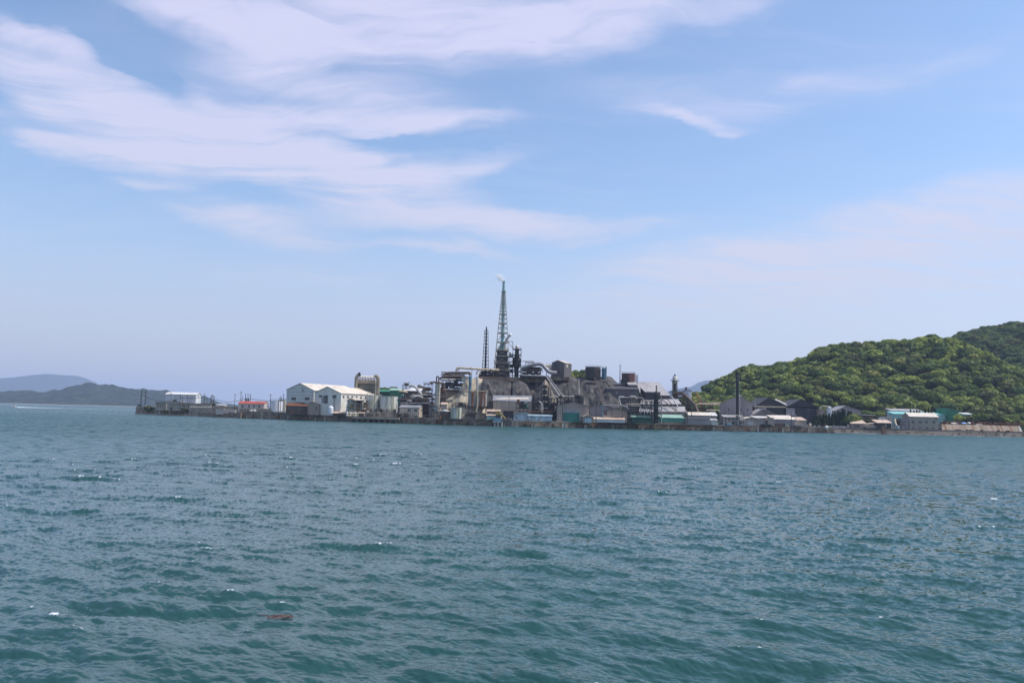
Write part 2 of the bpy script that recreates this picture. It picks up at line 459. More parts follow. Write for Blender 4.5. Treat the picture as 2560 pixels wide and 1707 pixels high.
# pale rock scars and the beach at the foot of the shore hills
sb = MB()
n = 46; pr = random.Random(4)
ring = []
for i in range(n):
    px = -60 + i * 13.5; p = W(px, 1000, 3480)
    ring.append((p.x, p.y))
vs = []; fs = []
for i, (x, y) in enumerate(ring):
    w = 6 + 10 * pr.random()
    vs += [(x, y - w, -.5), (x, y, 1.0 + pr.random() * 1.0), (x, y + 40, 2.5)]
for i in range(n - 1):
    a = i * 3; fs += [(a, a + 3, a + 4, a + 1), (a + 1, a + 4, a + 5, a + 2)]
sb.faces(vs, fs); tag(sb.build('beach', mat('beach_sand', (.26, .22, .18), (.18, .15, .12), scale=.05), None), kind='structure')

# ------------------------------------------------------------ the island: ground, mound, wooded hill
G = 4.0
_wx = [300, 337, 497, 600, 845, 1280, 1650, 2100, 2800]
_wy = [735, 718, 655, 612, 562, 512, 538, 552, 562]
def Yw(px): return float(np.interp(px, _wx, _wy))
def HZ(px): return 1004 + 0.0235 * px
def wallpt(px, back=0.0):
    p = W(px, HZ(px), Yw(px) + back); return p.x, p.y
def Zat(px, py, Y): return W(px, py, Y).z


m_conc = mat('quay_concrete', (.38, .32, .25), (.22, .175, .13), (.15, .085, .045), rough=.9, scale=.12, streak=.5, d3=.62, bump=.3)
m_concdark = mat('old_concrete', (.27, .215, .155), (.115, .09, .068), (.17, .08, .04), rough=.9, scale=.22, streak=.8, d3=.57, bump=.3, fine=.5)
m_concpale = mat('pale_concrete', (.48, .44, .38), (.30, .27, .23), (.2, .13, .08), rough=.9, scale=.15, streak=.6, d3=.68)
m_tide = mat('tidal_stain', (.045, .04, .035), (.025, .03, .022), rough=.6, scale=.4)
P_rust = mat('fender_rust', (.16, .08, .045), (.08, .045, .03), rough=.9, scale=.8)
m_ground = mat('yard_ground', (.17, .155, .14), (.11, .10, .09), rough=.95, scale=.05)
# the ground inside the sea wall: one sheet from the left end to beyond the right edge
ring = [wallpt(px, 1.0) for px in (345, 420, 497, 600, 845, 1000, 1280, 1650, 2100, 2500, 2800)]
ring += [(700, 900), (620, 1400), (200, 1400), (80, 760), (-90, 720), (-240, 790), (-330, 780)]
tag(MB().prism(ring, -2.4, G).build('ground', m_ground, None), kind='structure')


def wallseg(name, label, px0, px1, top0, top1, m, thick=1.1, step=None, cap=None, joints=0, group=None, back=0.0, fend=True):
    """a stretch of sea wall; top0/top1 the pixel rows of its top edge"""
    n = max(1, int((px1 - px0) / 60)); P = [px0 + (px1 - px0) * i / n for i in range(n + 1)]
    front = [wallpt(p, back) for p in P]
    o = thing(name, label, 'sea wall', (*front[0], 0), group)
    tops = [Zat(p, top0 + (top1 - top0) * (p - px0) / (px1 - px0), Yw(p) + back) for p in P]
    def strip(mb, zlo, zhi, off, th):
        for i in range(n):
            (xa, ya), (xb, yb) = front[i], front[i + 1]
            za, zb = (zhi[i], zhi[i + 1]) if isinstance(zhi, list) else (zhi, zhi)
            l0, l1 = (zlo[i], zlo[i + 1]) if isinstance(zlo, list) else (zlo, zlo)
            ya -= off; yb -= off
            mb.faces([(xa, ya, l0), (xb, yb, l1), (xb, yb + th, l1), (xa, ya + th, l0), (xa, ya, za), (xb, yb, zb), (xb, yb + th, zb), (xa, ya + th, za)],
                     [(3, 2, 1, 0), (4, 5, 6, 7), (0, 1, 5, 4), (1, 2, 6, 5), (2, 3, 7, 6), (3, 0, 4, 7)])
    b = MB(); strip(b, -2.2, tops, 0, thick); b.build('wall_body', m, o)
    t = MB(); strip(t, -2.0, .55, .06, thick); t.build('tide_line', m_tide, o)
    k = 0; rw = random.Random(int(px0)); pxf = px0 + 4
    while pxf < px1 - 4 and fend:
        x, y = wallpt(pxf, back); zt_ = np.interp(pxf, P, tops) - .3; w_ = rw.uniform(.3, .9)
        MB().box(x - w_, y - .45, -2.0, x + w_, y + .2, zt_ - rw.uniform(0, 1.4)).build('fender', (m_conc, m_concdark, P_rust, m_concpale)[k % 4], o); k += 1; pxf += rw.uniform(8, 26)
    if cap:
        c = MB(); strip(c, tops, [z + .22 for z in tops], .15, thick + .3); c.build('coping', cap, o)
    if step:
        c = MB(); strip(c, -1.5, step, 1.6, 1.5); c.build('footing', m_concpale, o)
    return o


wallseg('sea_wall', 'grey sea wall rounding the left tip of the island with pale footing', 340, 497, 1017, 1031, m_concdark, step=.75)
wallseg('sea_wall', 'grey sea wall with ribbed top below the red roofed house', 600, 846, 1027, 1036.5, m_concdark, cap=m_conc)
wallseg('sea_wall', 'long brown quay wall in front of the slag mound and silos', 995, 1560, 1045, 1058.5, m_concdark, cap=m_concpale)
wallseg('sea_wall', 'brown stained quay wall below the two green sheds', 1560, 1830, 1058.5, 1064.5, m_concdark, cap=m_concpale)
wallseg('sea_wall', 'dark rusty quay wall below the tall black chimney and white roofs', 1830, 2085, 1064.5, 1070, m_concdark, cap=m_conc)
wallseg('sea_wall', 'low brown quay wall below the two tan roofed huts', 2085, 2215, 1073.5, 1076.5, m_conc, step=1.0)
wallseg('sea_wall', 'plain grey quay wall running out at the right edge', 2215, 2760, 1076, 1086, m_conc, step=.9)

# broken foam where the sea meets the wall
rf = random.Random(31); fm = MB()
for i in range(520):
    px = rf.uniform(338, 2600); x, y = wallpt(px, -rf.choice((.9, 1.3, 2.2, 3.4)) - (1.6 if (px < 497 or px > 2085) else 0)); L_ = rf.uniform(.3, 2.2); w_ = rf.uniform(.1, .45)
    k = 7; ring_ = [(x + L_ * math.cos(a) * rf.uniform(.6, 1), y + w_ * math.sin(a) * rf.uniform(.6, 1), .16 + .05 * rf.random()) for a in [2 * math.pi * j / k for j in range(k)]]
    fm.poly(ring_)
tag(fm.build('wash_foam', mat('wash', (.55, .58, .58), (.35, .4, .4), rough=.9, scale=2), None), kind='stuff')

# pier decks standing on piles
def jetty(label, px0, px1, top0, top1, thick, piles, m, front=8.0, name='jetty'):
    o = thing(name, label, 'jetty', (*wallpt(px0, -front), 0))
    x0, y0 = wallpt(px0, -front); x1, y1 = wallpt(px1, -front)
    z0 = Zat(px0, top0, y0); z1 = Zat(px1, top1, y1)
    d = MB(); d.faces([(x0, y0, z0 - thick), (x1, y1, z1 - thick), (x1, y1 + front, z1 - thick), (x0, y0 + front, z0 - thick), (x0, y0, z0), (x1, y1, z1), (x1, y1 + front, z1), (x0, y0 + front, z0)],
                      [(3, 2, 1, 0), (4, 5, 6, 7), (0, 1, 5, 4), (1, 2, 6, 5), (2, 3, 7, 6), (3, 0, 4, 7)])
    d.build('deck', m, o)
    for i in range(piles):
        t = (i + .5) / piles
        x = x0 + (x1 - x0) * t; y = y0 + (y1 - y0) * t; z = z0 + (z1 - z0) * t - thick
        for k in (1.0, front - 1.5):
            MB().lathe(x, y + k, [(.55, -2.2), (.55, z)], 10).build('pile', m_concdark, o)
    return o


jetty('solid dark grey jetty with slanted right end near the white warehouse', 498, 603, 1031.5, 1034, 3.6, 6, m_concdark, 5)
jetty('concrete jetty on short piles in front of the streaked white silos', 872, 998, 1040.5, 1043.5, 1.5, 9, m_conc, 7)

# the rock and slag mound in the middle
def mound(name, label, sky_px, Yb, Yc, m, seed, rough=1.6, power=1.7, base=G - .3, backdepth=60, nx=170, ny=46):
    xs_px = np.linspace(sky_px[0][0], sky_px[-1][0], nx)
    pys = np.interp(xs_px, [p[0] for p in sky_px], [p[1] for p in sky_px])
    crest = [W(a, b, Yc) for a, b in zip(xs_px, pys)]
    V = np.zeros((nx, ny + 2, 3))
    for i, c in enumerate(crest):
        for j in range(ny):
            t = j / (ny - 1)
            # leaning face that eases to the plateau; profile in plan and height
            yy = Yb + (Yc - Yb) * (1 - (1 - t) ** 0.55) if False else Yb + (Yc - Yb) * t ** power
            zz = base + (c.z - base) * t
            V[i, j] = (c.x * (yy / Yc), yy, zz)
        V[i, ny] = (c.x * ((Yc + backdepth) / Yc), Yc + backdepth, c.z - .5)
        V[i, ny + 1] = (c.x * ((Yc + backdepth + 25) / Yc), Yc + backdepth + 25, base)
    u = V[:, :, 0]; t = (V[:, :, 2] - base) / np.maximum(V[:, :ny, 2].max(axis=1)[:, None] - base, .1)
    face = np.clip(t * 4, 0, 1) * np.clip((1 - t) * 8, 0.0, 1)
    n1 = vnoise(u, V[:, :, 2] * .28, seed, 4, 1 / 17.0) * 2.8 + vnoise(u, V[:, :, 2] * .7, seed + 3, 4, 1 / 4.0) * 1.3
    gully = -np.abs(vnoise(u + .35 * V[:, :, 2], 0 * u, seed + 9, 3, 1 / 15.0)) * 3.2 + 1.2
    V[:, :, 1] -= face * rough * (n1 + gully)
    V[:, 1:ny, 2] += (face * .35 * vnoise(u, V[:, :, 2], seed + 21, 3, 1 / 4.0))[:, 1:ny]
    N = ny + 2; idx = np.arange(nx * N).reshape(nx, N)
    fs = np.stack([idx[:-1, :-1], idx[1:, :-1], idx[1:, 1:], idx[:-1, 1:]], -1).reshape(-1, 4)
    o = mesh_np(name, V.reshape(-1, 3), fs, m, smooth=True)
    return tag(o, kind='structure')


m_slag = mat('slag_grey', (.076, .069, .067), (.028, .026, .027), (.15, .128, .108), rough=.95, scale=.16, streak=2.2, d3=.58, bump=.9, fine=.75)
m_slagbrown = mat('slag_brown', (.30, .25, .19), (.17, .145, .12), (.11, .10, .095), rough=.95, scale=.12, streak=2.0, d3=.57, bump=.5, fine=.4)
m_rock = mat('tan_rock', (.50, .42, .30), (.31, .26, .19), (.16, .14, .115), rough=.95, scale=.13, streak=1.6, d3=.58, bump=.5, fine=.4)
mound('rock_mound', '', [(1192, 1046), (1194, 960), (1202, 948), (1235, 946), (1262, 945), (1280, 950), (1300, 944), (1330, 943), (1352, 943), (1372, 943), (1400, 944), (1423, 943), (1470, 943.5), (1500, 941.5), (1522, 940.5),
                         (1530, 943), (1538, 952), (1544, 958), (1552, 975), (1558, 1000), (1566, 1046)], 551, 586, m_slag, 5)
mound('rock_mound', '', [(1196, 1048), (1200, 985), (1206, 950), (1214, 947), (1240, 953), (1268, 954), (1279, 957), (1281, 1046)], 544, 560, m_slag, 15, 1.2, 1.3, backdepth=14, nx=60)
mound('rock_mound', '', [(1279, 1046), (1281, 958), (1290, 952), (1304, 953), (1316, 960), (1324, 973), (1330, 995), (1331, 1048)], 543, 560, m_slag, 25, 1.0, 1.3, backdepth=14, nx=50)
mound('rock_mound', '', [(1330, 1046), (1336, 985), (1350, 966), (1363, 948), (1372, 960), (1384, 985), (1396, 1003), (1404, 1046)], 552, 563, m_slagbrown, 35, .9, 1.3, backdepth=10, nx=50)
mound('rock_mound', '', [(1112, 1046), (1118, 1030), (1128, 1012), (1140, 1000), (1152, 987), (1170, 984), (1195, 986), (1204, 1003), (1216, 1020), (1228, 1044)], 528, 542, m_rock, 45, .8, 1.3, backdepth=20, nx=60)
mound('rock_mound', '', [(1095, 1040), (1100, 1008), (1120, 996), (1145, 983), (1156, 962), (1165, 952), (1176, 946), (1192, 944), (1206, 947), (1211, 960), (1213, 1046)], 548, 574, m_rock, 55, 1.0, 1.4, backdepth=30, nx=80)

# -------- wooded hill on the right
_sky = [(1690, 1012), (1730, 985), (1762, 978), (1784, 960), (1817, 946), (1861, 925), (1919, 914), (1956, 908), (2018, 893), (2050, 873), (2069, 867), (2139, 867), (2212, 859), (2285, 855), (2350, 851),
        (2400, 862), (2470, 893), (2560, 925), (2640, 960), (2760, 1030)]
_sky2 = [(2200, 985), (2300, 902), (2358, 852), (2376, 841), (2417, 829), (2475, 821), (2530, 809), (2560, 811), (2640, 800), (2760, 812), (2900, 830)]
TH = 10.0                                              # tree height above the ground of the hill


def ridge(sky, Yc, Yb, Yback, bz):
    P = [W(a, b, Yc) for a, b in sky]
    th = np.array([math.atan2(p.x, p.y) for p in P]); zz = np.array([p.z - TH for p in P])
    def f(x, y):
        a = np.arctan2(x, y); c = np.interp(a, th, zz, left=0, right=zz[-1])
        yb = Yb + 14 * vnoise(x, 0 * x, 77, 2, 1 / 90.)
        t = np.where(y < Yc, (y - yb) / (Yc - yb), 1 - (y - Yc) / (Yback - Yc)); t = np.clip(t, 0, 1)
        prof = np.sin(t * math.pi / 2) ** 1.05
        # spurs and gullies that run down towards the shore
        sp = vnoise(x + .55 * y, y * .16, 31, 3, 1 / 60.0)
        return bz + (c - bz) * prof * (1 + .42 * sp * np.sin(t * math.pi) * (1 - t) ** .7) + 2.0 * vnoise(x, y, 8, 3, 1 / 25.) * np.clip(t * 5, 0, 1)
    return f


r1 = ridge(_sky, 870, 660, 1000, G); r2 = ridge(_sky2, 1090, 860, 1300, G)
def hill_z(x, y): return np.maximum(r1(x, y), r2(x, y))


gx, gy = np.meshgrid(np.arange(120, 900, 5.0), np.arange(640, 1320, 5.0), indexing='ij')
gz = hill_z(gx, gy) - .1
nx_, ny_ = gx.shape; idx = np.arange(nx_ * ny_).reshape(nx_, ny_)
fs = np.stack([idx[:-1, :-1], idx[1:, :-1], idx[1:, 1:], idx[:-1, 1:]], -1).reshape(-1, 4)
m_under = mat('forest_floor', (.05, .078, .034), (.065, .09, .04), rough=1, scale=.08, spec=.1)
tag(mesh_np('hill', np.stack([gx, gy, gz], -1).reshape(-1, 3), fs, m_under, smooth=True), kind='structure')


def leaf_mat(name, ca, cb, obj=True):
    m = bpy.data.materials.new(name); m.use_nodes = True; t = m.node_tree; t.nodes.clear(); q = NG(t)
    geo = q.n('ShaderNodeNewGeometry'); 
    rnd = q.n('ShaderNodeObjectInfo').outputs['Random'] if obj else q.n('ShaderNodeAttribute', attribute_name='tint').outputs['Fac']
    col = q.mix(q.ss(rnd, .15, .95), ca, cb)
    r5 = q.m('FRACT', q.m('MULTIPLY', rnd, 37.0))
    col = q.mix(q.m('MULTIPLY', q.ss(r5, .86, .9), .45), col, (.17, .13, .07))
    col = q.mix(q.m('MULTIPLY', q.ss(r5, .30, .24), .45), col, (.045, .085, .035))
    nn = q.noise(geo.outputs['Position'], .55, 3, .6)
    col = q.mix(.6, col, q.mix(1.0, col, q.mix(q.ss(nn, .35, .65), (.55, .6, .6), (1.45, 1.4, 1.2)), 'MULTIPLY'))
    col = q.mix(.6, col, q.mix(1.0, col, q.mix(geo.outputs['Random Per Island'], (.4, .45, .5), (1.6, 1.55, 1.3)), 'MULTIPLY'))
    d = q.n('ShaderNodeBsdfPrincipled'); d.inputs['Roughness'].default_value = .75; d.inputs['Specular IOR Level'].default_value = .25
    t.links.new(col, d.inputs['Base Color'])
    tr = q.n('ShaderNodeBsdfTranslucent'); t.links.new(q.mix(1.0, col, (1.3, 1.35, .7), 'MULTIPLY'), tr.inputs[0])
    mx = q.n('ShaderNodeMixShader'); mx.inputs[0].default_value = .28
    t.links.new(d.outputs[0], mx.inputs[1]); t.links.new(tr.outputs[0], mx.inputs[2])
    o = q.n('ShaderNodeOutputMaterial'); t.links.new(mx.outputs[0], o.inputs[0])
    return m


def crown_arrays(seed, lobes=11, n=120, leaf=.12, squash=.8, spread=.62, cone=False):
    """unit crown: leaf quads on the shells of many lobes; returns (k,4,3)"""
    rs = np.random.RandomState(seed); out = []
    for i in range(lobes):
        if cone:
            h = (i + .5) / lobes; c = np.array([0, 0, -1 + 2 * h]); r = .42 * (1 - h) ** .8 + .06
        else:
            a = rs.rand() * 2 * np.pi; ph = np.arccos(1 - rs.rand() * 1.25); rad = spread * (.75 + .35 * rs.rand())
            if i < 2: rad *= .35; ph *= .4
            c = np.array([np.sin(ph) * np.cos(a) * rad, np.sin(ph) * np.sin(a) * rad, np.cos(ph) * rad * squash]); r = .26 + .20 * rs.rand()
        v = rs.randn(n, 3); v /= np.linalg.norm(v, axis=1)[:, None]
        v[:, 2] = np.where(v[:, 2] < -.35, -v[:, 2], v[:, 2])
        rr = r * (.82 + .26 * rs.rand(n))
        p = c + v * rr[:, None] * np.array([1, 1, .85])
        nrm = v + rs.randn(n, 3) * .45; nrm /= np.linalg.norm(nrm, axis=1)[:, None]
        up = rs.randn(n, 3); t1 = np.cross(nrm, up); t1 /= np.linalg.norm(t1, axis=1)[:, None]; t2 = np.cross(nrm, t1)
        s = leaf * (.6 + .8 * rs.rand(n))[:, None]
        out.append(np.stack([p - t1 * s - t2 * s * .7, p + t1 * s - t2 * s * .7, p + t1 * s * .9 + t2 * s * .7, p - t1 * s * .8 + t2 * s * .8], 1))
    return np.concatenate(out)


def core_arrays(seed, squash=.8, k=.66):
    rs = np.random.RandomState(seed + 500); nu, nv = 10, 7; q = []
    P = np.zeros((nu, nv, 3))
    for i in range(nu):
        for j in range(nv):
            a = 2 * math.pi * i / nu; b = math.pi * (j / (nv - 1) - .5); r = k * (.85 + .3 * rs.rand())
            P[i, j] = (r * math.cos(a) * math.cos(b), r * math.sin(a) * math.cos(b), r * math.sin(b) * squash)
    P[:, 0] = P[0, 0]; P[:, -1] = P[0, -1]
    for i in range(nu):
        for j in range(nv - 1):
            q.append([P[i, j], P[(i + 1) % nu, j], P[(i + 1) % nu, j + 1], P[i, j + 1]])
    return np.array(q)


m_leaf = leaf_mat('broad_leaves', (.12, .172, .06), (.31, .35, .10))
m_leaf2 = leaf_mat('forest_leaves', (.12, .172, .06), (.31, .35, .10), False)
m_leafdk = leaf_mat('conifer_leaves', (.014, .036, .016), (.022, .05, .022))
m_leafol = leaf_mat('olive_leaves', (.085, .085, .045), (.13, .135, .065))
m_bark = mat('bark', (.10, .075, .055), (.06, .045, .035), rough=.95, scale=1.5)


def tri_mesh(name, quads, m):
    v = quads.reshape(-1, 3); f = np.arange(len(v)).reshape(-1, 4)
    o = mesh_np(name, v, f, m); me = o.data; bpy.data.objects.remove(o); return me


crown_me = []
for s in range(9):
    q = np.concatenate([crown_arrays(s, 12 + s % 3, 125, .115), core_arrays(s)])
    crown_me.append(tri_mesh('crown', q, m_leaf))
tb = MB()
tb.tube([(0, 0, -1.3), (.02, 0, -.6), (-.02, .03, .1)], [.075, .055, .03], 7)
for a in range(4):
    tb.tube([(0, 0, -.6), (.25 * math.cos(a * 1.7), .25 * math.sin(a * 1.7), -.15), (.45 * math.cos(a * 1.7), .45 * math.sin(a * 1.7), .15)], [.035, .022, .01], 5)
_t = tb.build('trunk', m_bark, None); trunk_me = _t.data; bpy.data.objects.remove(_t)


def tree(x, y, z, r, h, k, label, group=None, cme=None, name='broadleaf_tree', cat='tree', rz=None, tm=None):
    """r crown radius, h crown half height; the trunk runs from the ground into the crown"""
    o = thing(name, label, cat, (x, y, z), group)
    c = bpy.data.objects.new('crown', cme or crown_me[k % len(crown_me)]); COL.objects.link(c); c.parent = o
    c.location = (0, 0, h * 1.12); c.scale = (r, r, h); c.rotation_euler = (0, 0, rz if rz is not None else k * 1.7)
    t = bpy.data.objects.new('trunk', tm or trunk_me); COL.objects.link(t); t.parent = o
    t.location = (0, 0, h * 1.12); t.scale = (r, r, h * 1.05)
    return o


rs = random.Random(12)
spots = []
y = 664.0
while y < 1180:
    x = 130 + rs.random() * 8
    while x < y * .74:
        xx = x + rs.uniform(-2.6, 2.6); yy = y + rs.uniform(-2.6, 2.6)
        z = float(hill_z(np.array([xx]), np.array([yy]))[0])
        if z > G + 1.0: spots.append((xx, yy, z))
        x += 8.6
    y += 7.4
vis = []
zbuf = {}
for x, y, z in sorted(spots, key=lambda p: p[1]):       # front to back: keep what can be seen over the trees before it
    a = round(x / y * 300); e = (z + 12 - 8) / y
    lo = max(zbuf.get(a, -9), zbuf.get(a - 1, -9), zbuf.get(a + 1, -9))
    if e > lo - .012 and x / y < .70: vis.append((x, y, z))
    zbuf[a] = max(zbuf.get(a, -9), (z + 6 - 8) / y)
def in_view(p): return p[0] / p[1] < .625
hv = [p for p in vis if in_view(p)]
hv.sort(key=lambda p: p[1])
single = hv[:300]; sset = set(single)
kinds = ['dense dark green tree', 'rounded mid green tree', 'pale yellow green tree']
for i, (x, y, z) in enumerate(single):
    r = rs.choice((rs.uniform(3.6, 5.2), rs.uniform(5, 7.2), rs.uniform(6.5, 8.6))); h = r * rs.uniform(.72, .95)
    tree(x, y, z - .8, r, h, rs.randrange(50), 'rounded leafy green tree on the lower slope of the wooded hill', 'trees on the lower slope of the wooded hill')
rest = [p for p in vis if p not in sset]
tm_q = [np.concatenate([crown_arrays(s + 40, 10, 62, .16), core_arrays(s + 40)]) for s in range(6)]
Q = []; T = []
for i, (x, y, z) in enumerate(rest):
    r = rs.choice((rs.uniform(3.6, 5.2), rs.uniform(5, 7.2), rs.uniform(6.5, 8.6))); h = r * rs.uniform(.7, .95); a = rs.uniform(0, 6.28); c, s = math.cos(a), math.sin(a)
    q = tm_q[i % 6]; X = (q[..., 0] * c - q[..., 1] * s) * r + x; Yq = (q[..., 0] * s + q[..., 1] * c) * r + y; Z = q[..., 2] * h + z + h * 1.0
    Q.append(np.stack([X, Yq, Z], -1)); T.append(np.full(len(q), rs.random() * (.4 if r2(np.array([x]), np.array([y]))[0] > r1(np.array([x]), np.array([y]))[0] else 1)))  # back ridge trees tinted darker: shade of a slope facing away, painted in
Q = np.concatenate(Q); T = np.concatenate(T)
wo_ = mesh_np('woodland', Q.reshape(-1, 3), np.arange(len(Q) * 4).reshape(-1, 4), m_leaf2)
A = wo_.data.attributes.new('tint', 'FLOAT', 'FACE'); A.data.foreach_set('value', T.astype(np.float32))
tag(wo_, kind='stuff')
print('trees', len(single), len(rest), len(Q))
# ------------------------------------------------------------ builders for the plant
def AL(r, g_, b, k=.9):
    """paint colour from how it reads to the eye (0-255)"""
    f = lambda c: ((c / 255 + .055) / 1.055) ** 2.4 if c > 10 else c / 255 / 12.92
    return (f(r) * k, f(g_) * k, f(b) * k)


P = {}
def pm(key, *a, **k): P[key] = mat(key, *a, **k)
pm('white_wall', (.66, .68, .69), (.50, .52, .52), (.36, .33, .28), rough=.6, scale=.18, streak=2, rib=1.1, d3=.72)
pm('grey_wall', (.76, .73, .65), (.64, .61, .55), (.30, .26, .22), rough=.6, scale=.18, streak=2, rib=1.6, ribaxis='z', d3=.7)
pm('bluegrey_wall', (.60, .62, .58), (.51, .53, .50), (.26, .24, .21), rough=.6, scale=.2, streak=2, rib=2.4, ribaxis='z', d3=.72)
pm('beige_wall', (.52, .43, .33), (.40, .33, .26), (.2, .14, .1), rough=.8, scale=.22, streak=2, rib=1.3, d3=.68)
pm('taupe_wall', (.36, .295, .245), (.27, .225, .19), (.15, .11, .085), rough=.8, scale=.2, streak=2, rib=1.2, d3=.68)
pm('slate_wall', (.125, .115, .115), (.08, .074, .076), (.12, .09, .075), rough=.8, scale=.2, streak=2, rib=1.0, d3=.66)
pm('black_wall', (.045, .043, .05), (.03, .03, .034), (.08, .05, .035), rough=.8, scale=.2, streak=2, rib=1.2, d3=.66)
pm('lavender_wall', (.32, .285, .28), (.25, .225, .225), (.16, .13, .12), rough=.8, scale=.15, streak=2, rib=1.3, d3=.7)
pm('bluepaint', (.38, .52, .60), (.25, .36, .41), (.20, .13, .09), rough=.6, scale=.45, streak=1.6, d3=.58)
pm('tealpaint', (.30, .52, .50), (.2, .36, .35), (.2, .14, .1), rough=.6, scale=.4, streak=1.6, d3=.62)
pm('greenpaint', (.06, .30, .22), (.04, .2, .15), (.10, .09, .06), rough=.55, scale=.3, streak=2, rib=1.5, d3=.68)
pm('greendoor', (.02, .19, .15), (.012, .12, .10), rough=.6, scale=.3, streak=2, rib=1.9)
pm('darkgreen', (.018, .09, .06), (.012, .06, .045), (.05, .04, .03), rough=.7, scale=.3, streak=2)
pm('brightgreen', (.03, .23, .12), (.022, .17, .09), rough=.6, scale=.2, streak=2, rib=2)
pm('conc_wall', (.36, .32, .26), (.25, .225, .18), (.14, .10, .07), rough=.9, scale=.25, streak=2.5, d3=.66)
pm('pale_wall', (.52, .46, .42), (.42, .37, .34), (.25, .18, .13), rough=.8, scale=.25, streak=2, d3=.7)
# roofs
pm('white_roof', (.74, .72, .70), (.60, .56, .53), (.42, .33, .26), rough=.55, scale=.12, rib=.9, d3=.72)
pm('cream_roof', (.74, .65, .54), (.60, .50, .40), (.36, .22, .15), rough=.6, scale=.15, rib=.9, d3=.66)
pm('tan_roof', (.62, .47, .36), (.48, .34, .26), (.30, .16, .10), rough=.7, scale=.2, rib=.8, d3=.62)
pm('red_roof', (.48, .10, .065), (.34, .075, .05), (.55, .38, .32), rough=.7, scale=.25, rib=.9, d3=.7)
pm('grey_roof', (.28, .28, .30), (.20, .20, .215), (.2, .15, .12), rough=.6, scale=.15, rib=1.0, d3=.68)
pm('slag_roof', (.40, .37, .37), (.29, .27, .27), (.2, .17, .16), rough=.7, scale=.12, rib=1.4, d3=.66)
pm('green_roof', (.32, .48, .38), (.24, .38, .30), (.2, .2, .15), rough=.6, scale=.18, rib=1.1, d3=.7)
pm('aqua_roof', (.28, .66, .60), (.22, .55, .50), rough=.5, scale=.2, rib=1.1)
pm('dark_roof', (.07, .068, .072), (.045, .044, .048), (.13, .10, .08), rough=.8, scale=.2, rib=1.0, d3=.66)
# metal
pm('rust', (.17, .065, .03), (.10, .04, .022), (.30, .16, .09), rough=.9, scale=.6, streak=2, d3=.66)
pm('rusty_steel', (.10, .075, .06), (.06, .048, .04), (.22, .10, .05), rough=.8, scale=.5, streak=2, d3=.58)
pm('dark_steel', (.035, .034, .038), (.022, .022, .026), (.09, .055, .035), rough=.7, scale=.5, streak=2, d3=.62)
pm('black_steel', (.018, .017, .02), (.012, .012, .015), (.06, .035, .025), rough=.6, scale=.5, streak=2, d3=.68)
pm('cream_steel', (.50, .44, .33), (.36, .31, .23), (.22, .13, .07), rough=.6, scale=.5, streak=2, d3=.66)
pm('galv', (.42, .42, .42), (.30, .30, .30), (.22, .14, .09), rough=.45, scale=.4, streak=2, d3=.66)
pm('duct_beige', (.30, .27, .20), (.19, .17, .125), (.16, .10, .06), rough=.6, scale=.5, streak=4, d3=.6)
pm('pipe_white', (.58, .55, .51), (.42, .39, .35), (.28, .17, .11), rough=.45, scale=.4, streak=1, d3=.68)
pm('pipe_cream', (.60, .50, .35), (.42, .33, .22), (.25, .14, .07), rough=.6, scale=.4, streak=1, d3=.64)
pm('pipe_brown', (.12, .085, .06), (.07, .052, .04), (.25, .15, .09), rough=.8, scale=.5, d3=.6)
pm('pipe_grey', (.32, .31, .32), (.22, .215, .22), (.45, .38, .33), rough=.5, scale=.3, d3=.68)
pm('pipe_blue', (.10, .22, .30), (.06, .14, .2), (.15, .09, .06), rough=.6, scale=.5, d3=.66)
pm('flue_teal', (.24, .42, .44), (.18, .33, .35), (.34, .33, .28), rough=.5, scale=.25, streak=3, d3=.7)
pm('silo_streak', (.60, .60, .56), (.27, .28, .19), (.16, .14, .09), rough=.7, scale=.55, streak=9, d3=.66)
pm('silo_rust', (.33, .36, .35), (.24, .25, .23), (.21, .075, .035), rough=.8, scale=.35, streak=5, d3=.50)
pm('tank_white', (.72, .74, .78), (.60, .62, .66), (.42, .38, .32), rough=.5, scale=.3, streak=4, d3=.72)
pm('tank_cream', (.50, .48, .40), (.36, .35, .28), (.24, .17, .11), rough=.6, scale=.4, streak=4, d3=.64)
pm('tank_dark', (.055, .045, .048), (.035, .032, .036), (.13, .06, .045), rough=.7, scale=.3, streak=4, d3=.62)
pm('tank_red', (.13, .055, .05), (.07, .035, .035), (.20, .12, .10), rough=.8, scale=.3, streak=4, d3=.64)
pm('boiler', (.04, .038, .04), (.025, .025, .027), (.12, .095, .075), rough=.8, scale=.5, streak=4, d3=.60)
pm('wood_pole', (.055, .05, .048), (.035, .032, .032), rough=.9, scale=1)
pm('tarp_blue', (.12, .28, .62), (.08, .2, .5), rough=.5, scale=.6)
pm('orange', (.62, .22, .06), (.45, .15, .05), rough=.6, scale=.4)
pm('yellow', (.55, .38, .06), (.38, .25, .05), (.2, .12, .05), rough=.6, scale=.5, d3=.64)
pm('buoy_white', (.78, .78, .76), (.6, .6, .58), rough=.5, scale=1)
gl = bpy.data.materials.new('window_glass'); gl.use_nodes = True
_b = gl.node_tree.nodes['Principled BSDF']; _b.inputs['Base Color'].default_value = (.05, .065, .075, 1); _b.inputs['Roughness'].default_value = .12
P['glass'] = gl
pm('shutter_dark', (.13, .115, .10), (.09, .08, .07), rough=.8, scale=.5)
pm('frame_pale', (.5, .48, .45), (.4, .38, .36), rough=.7, scale=.5)


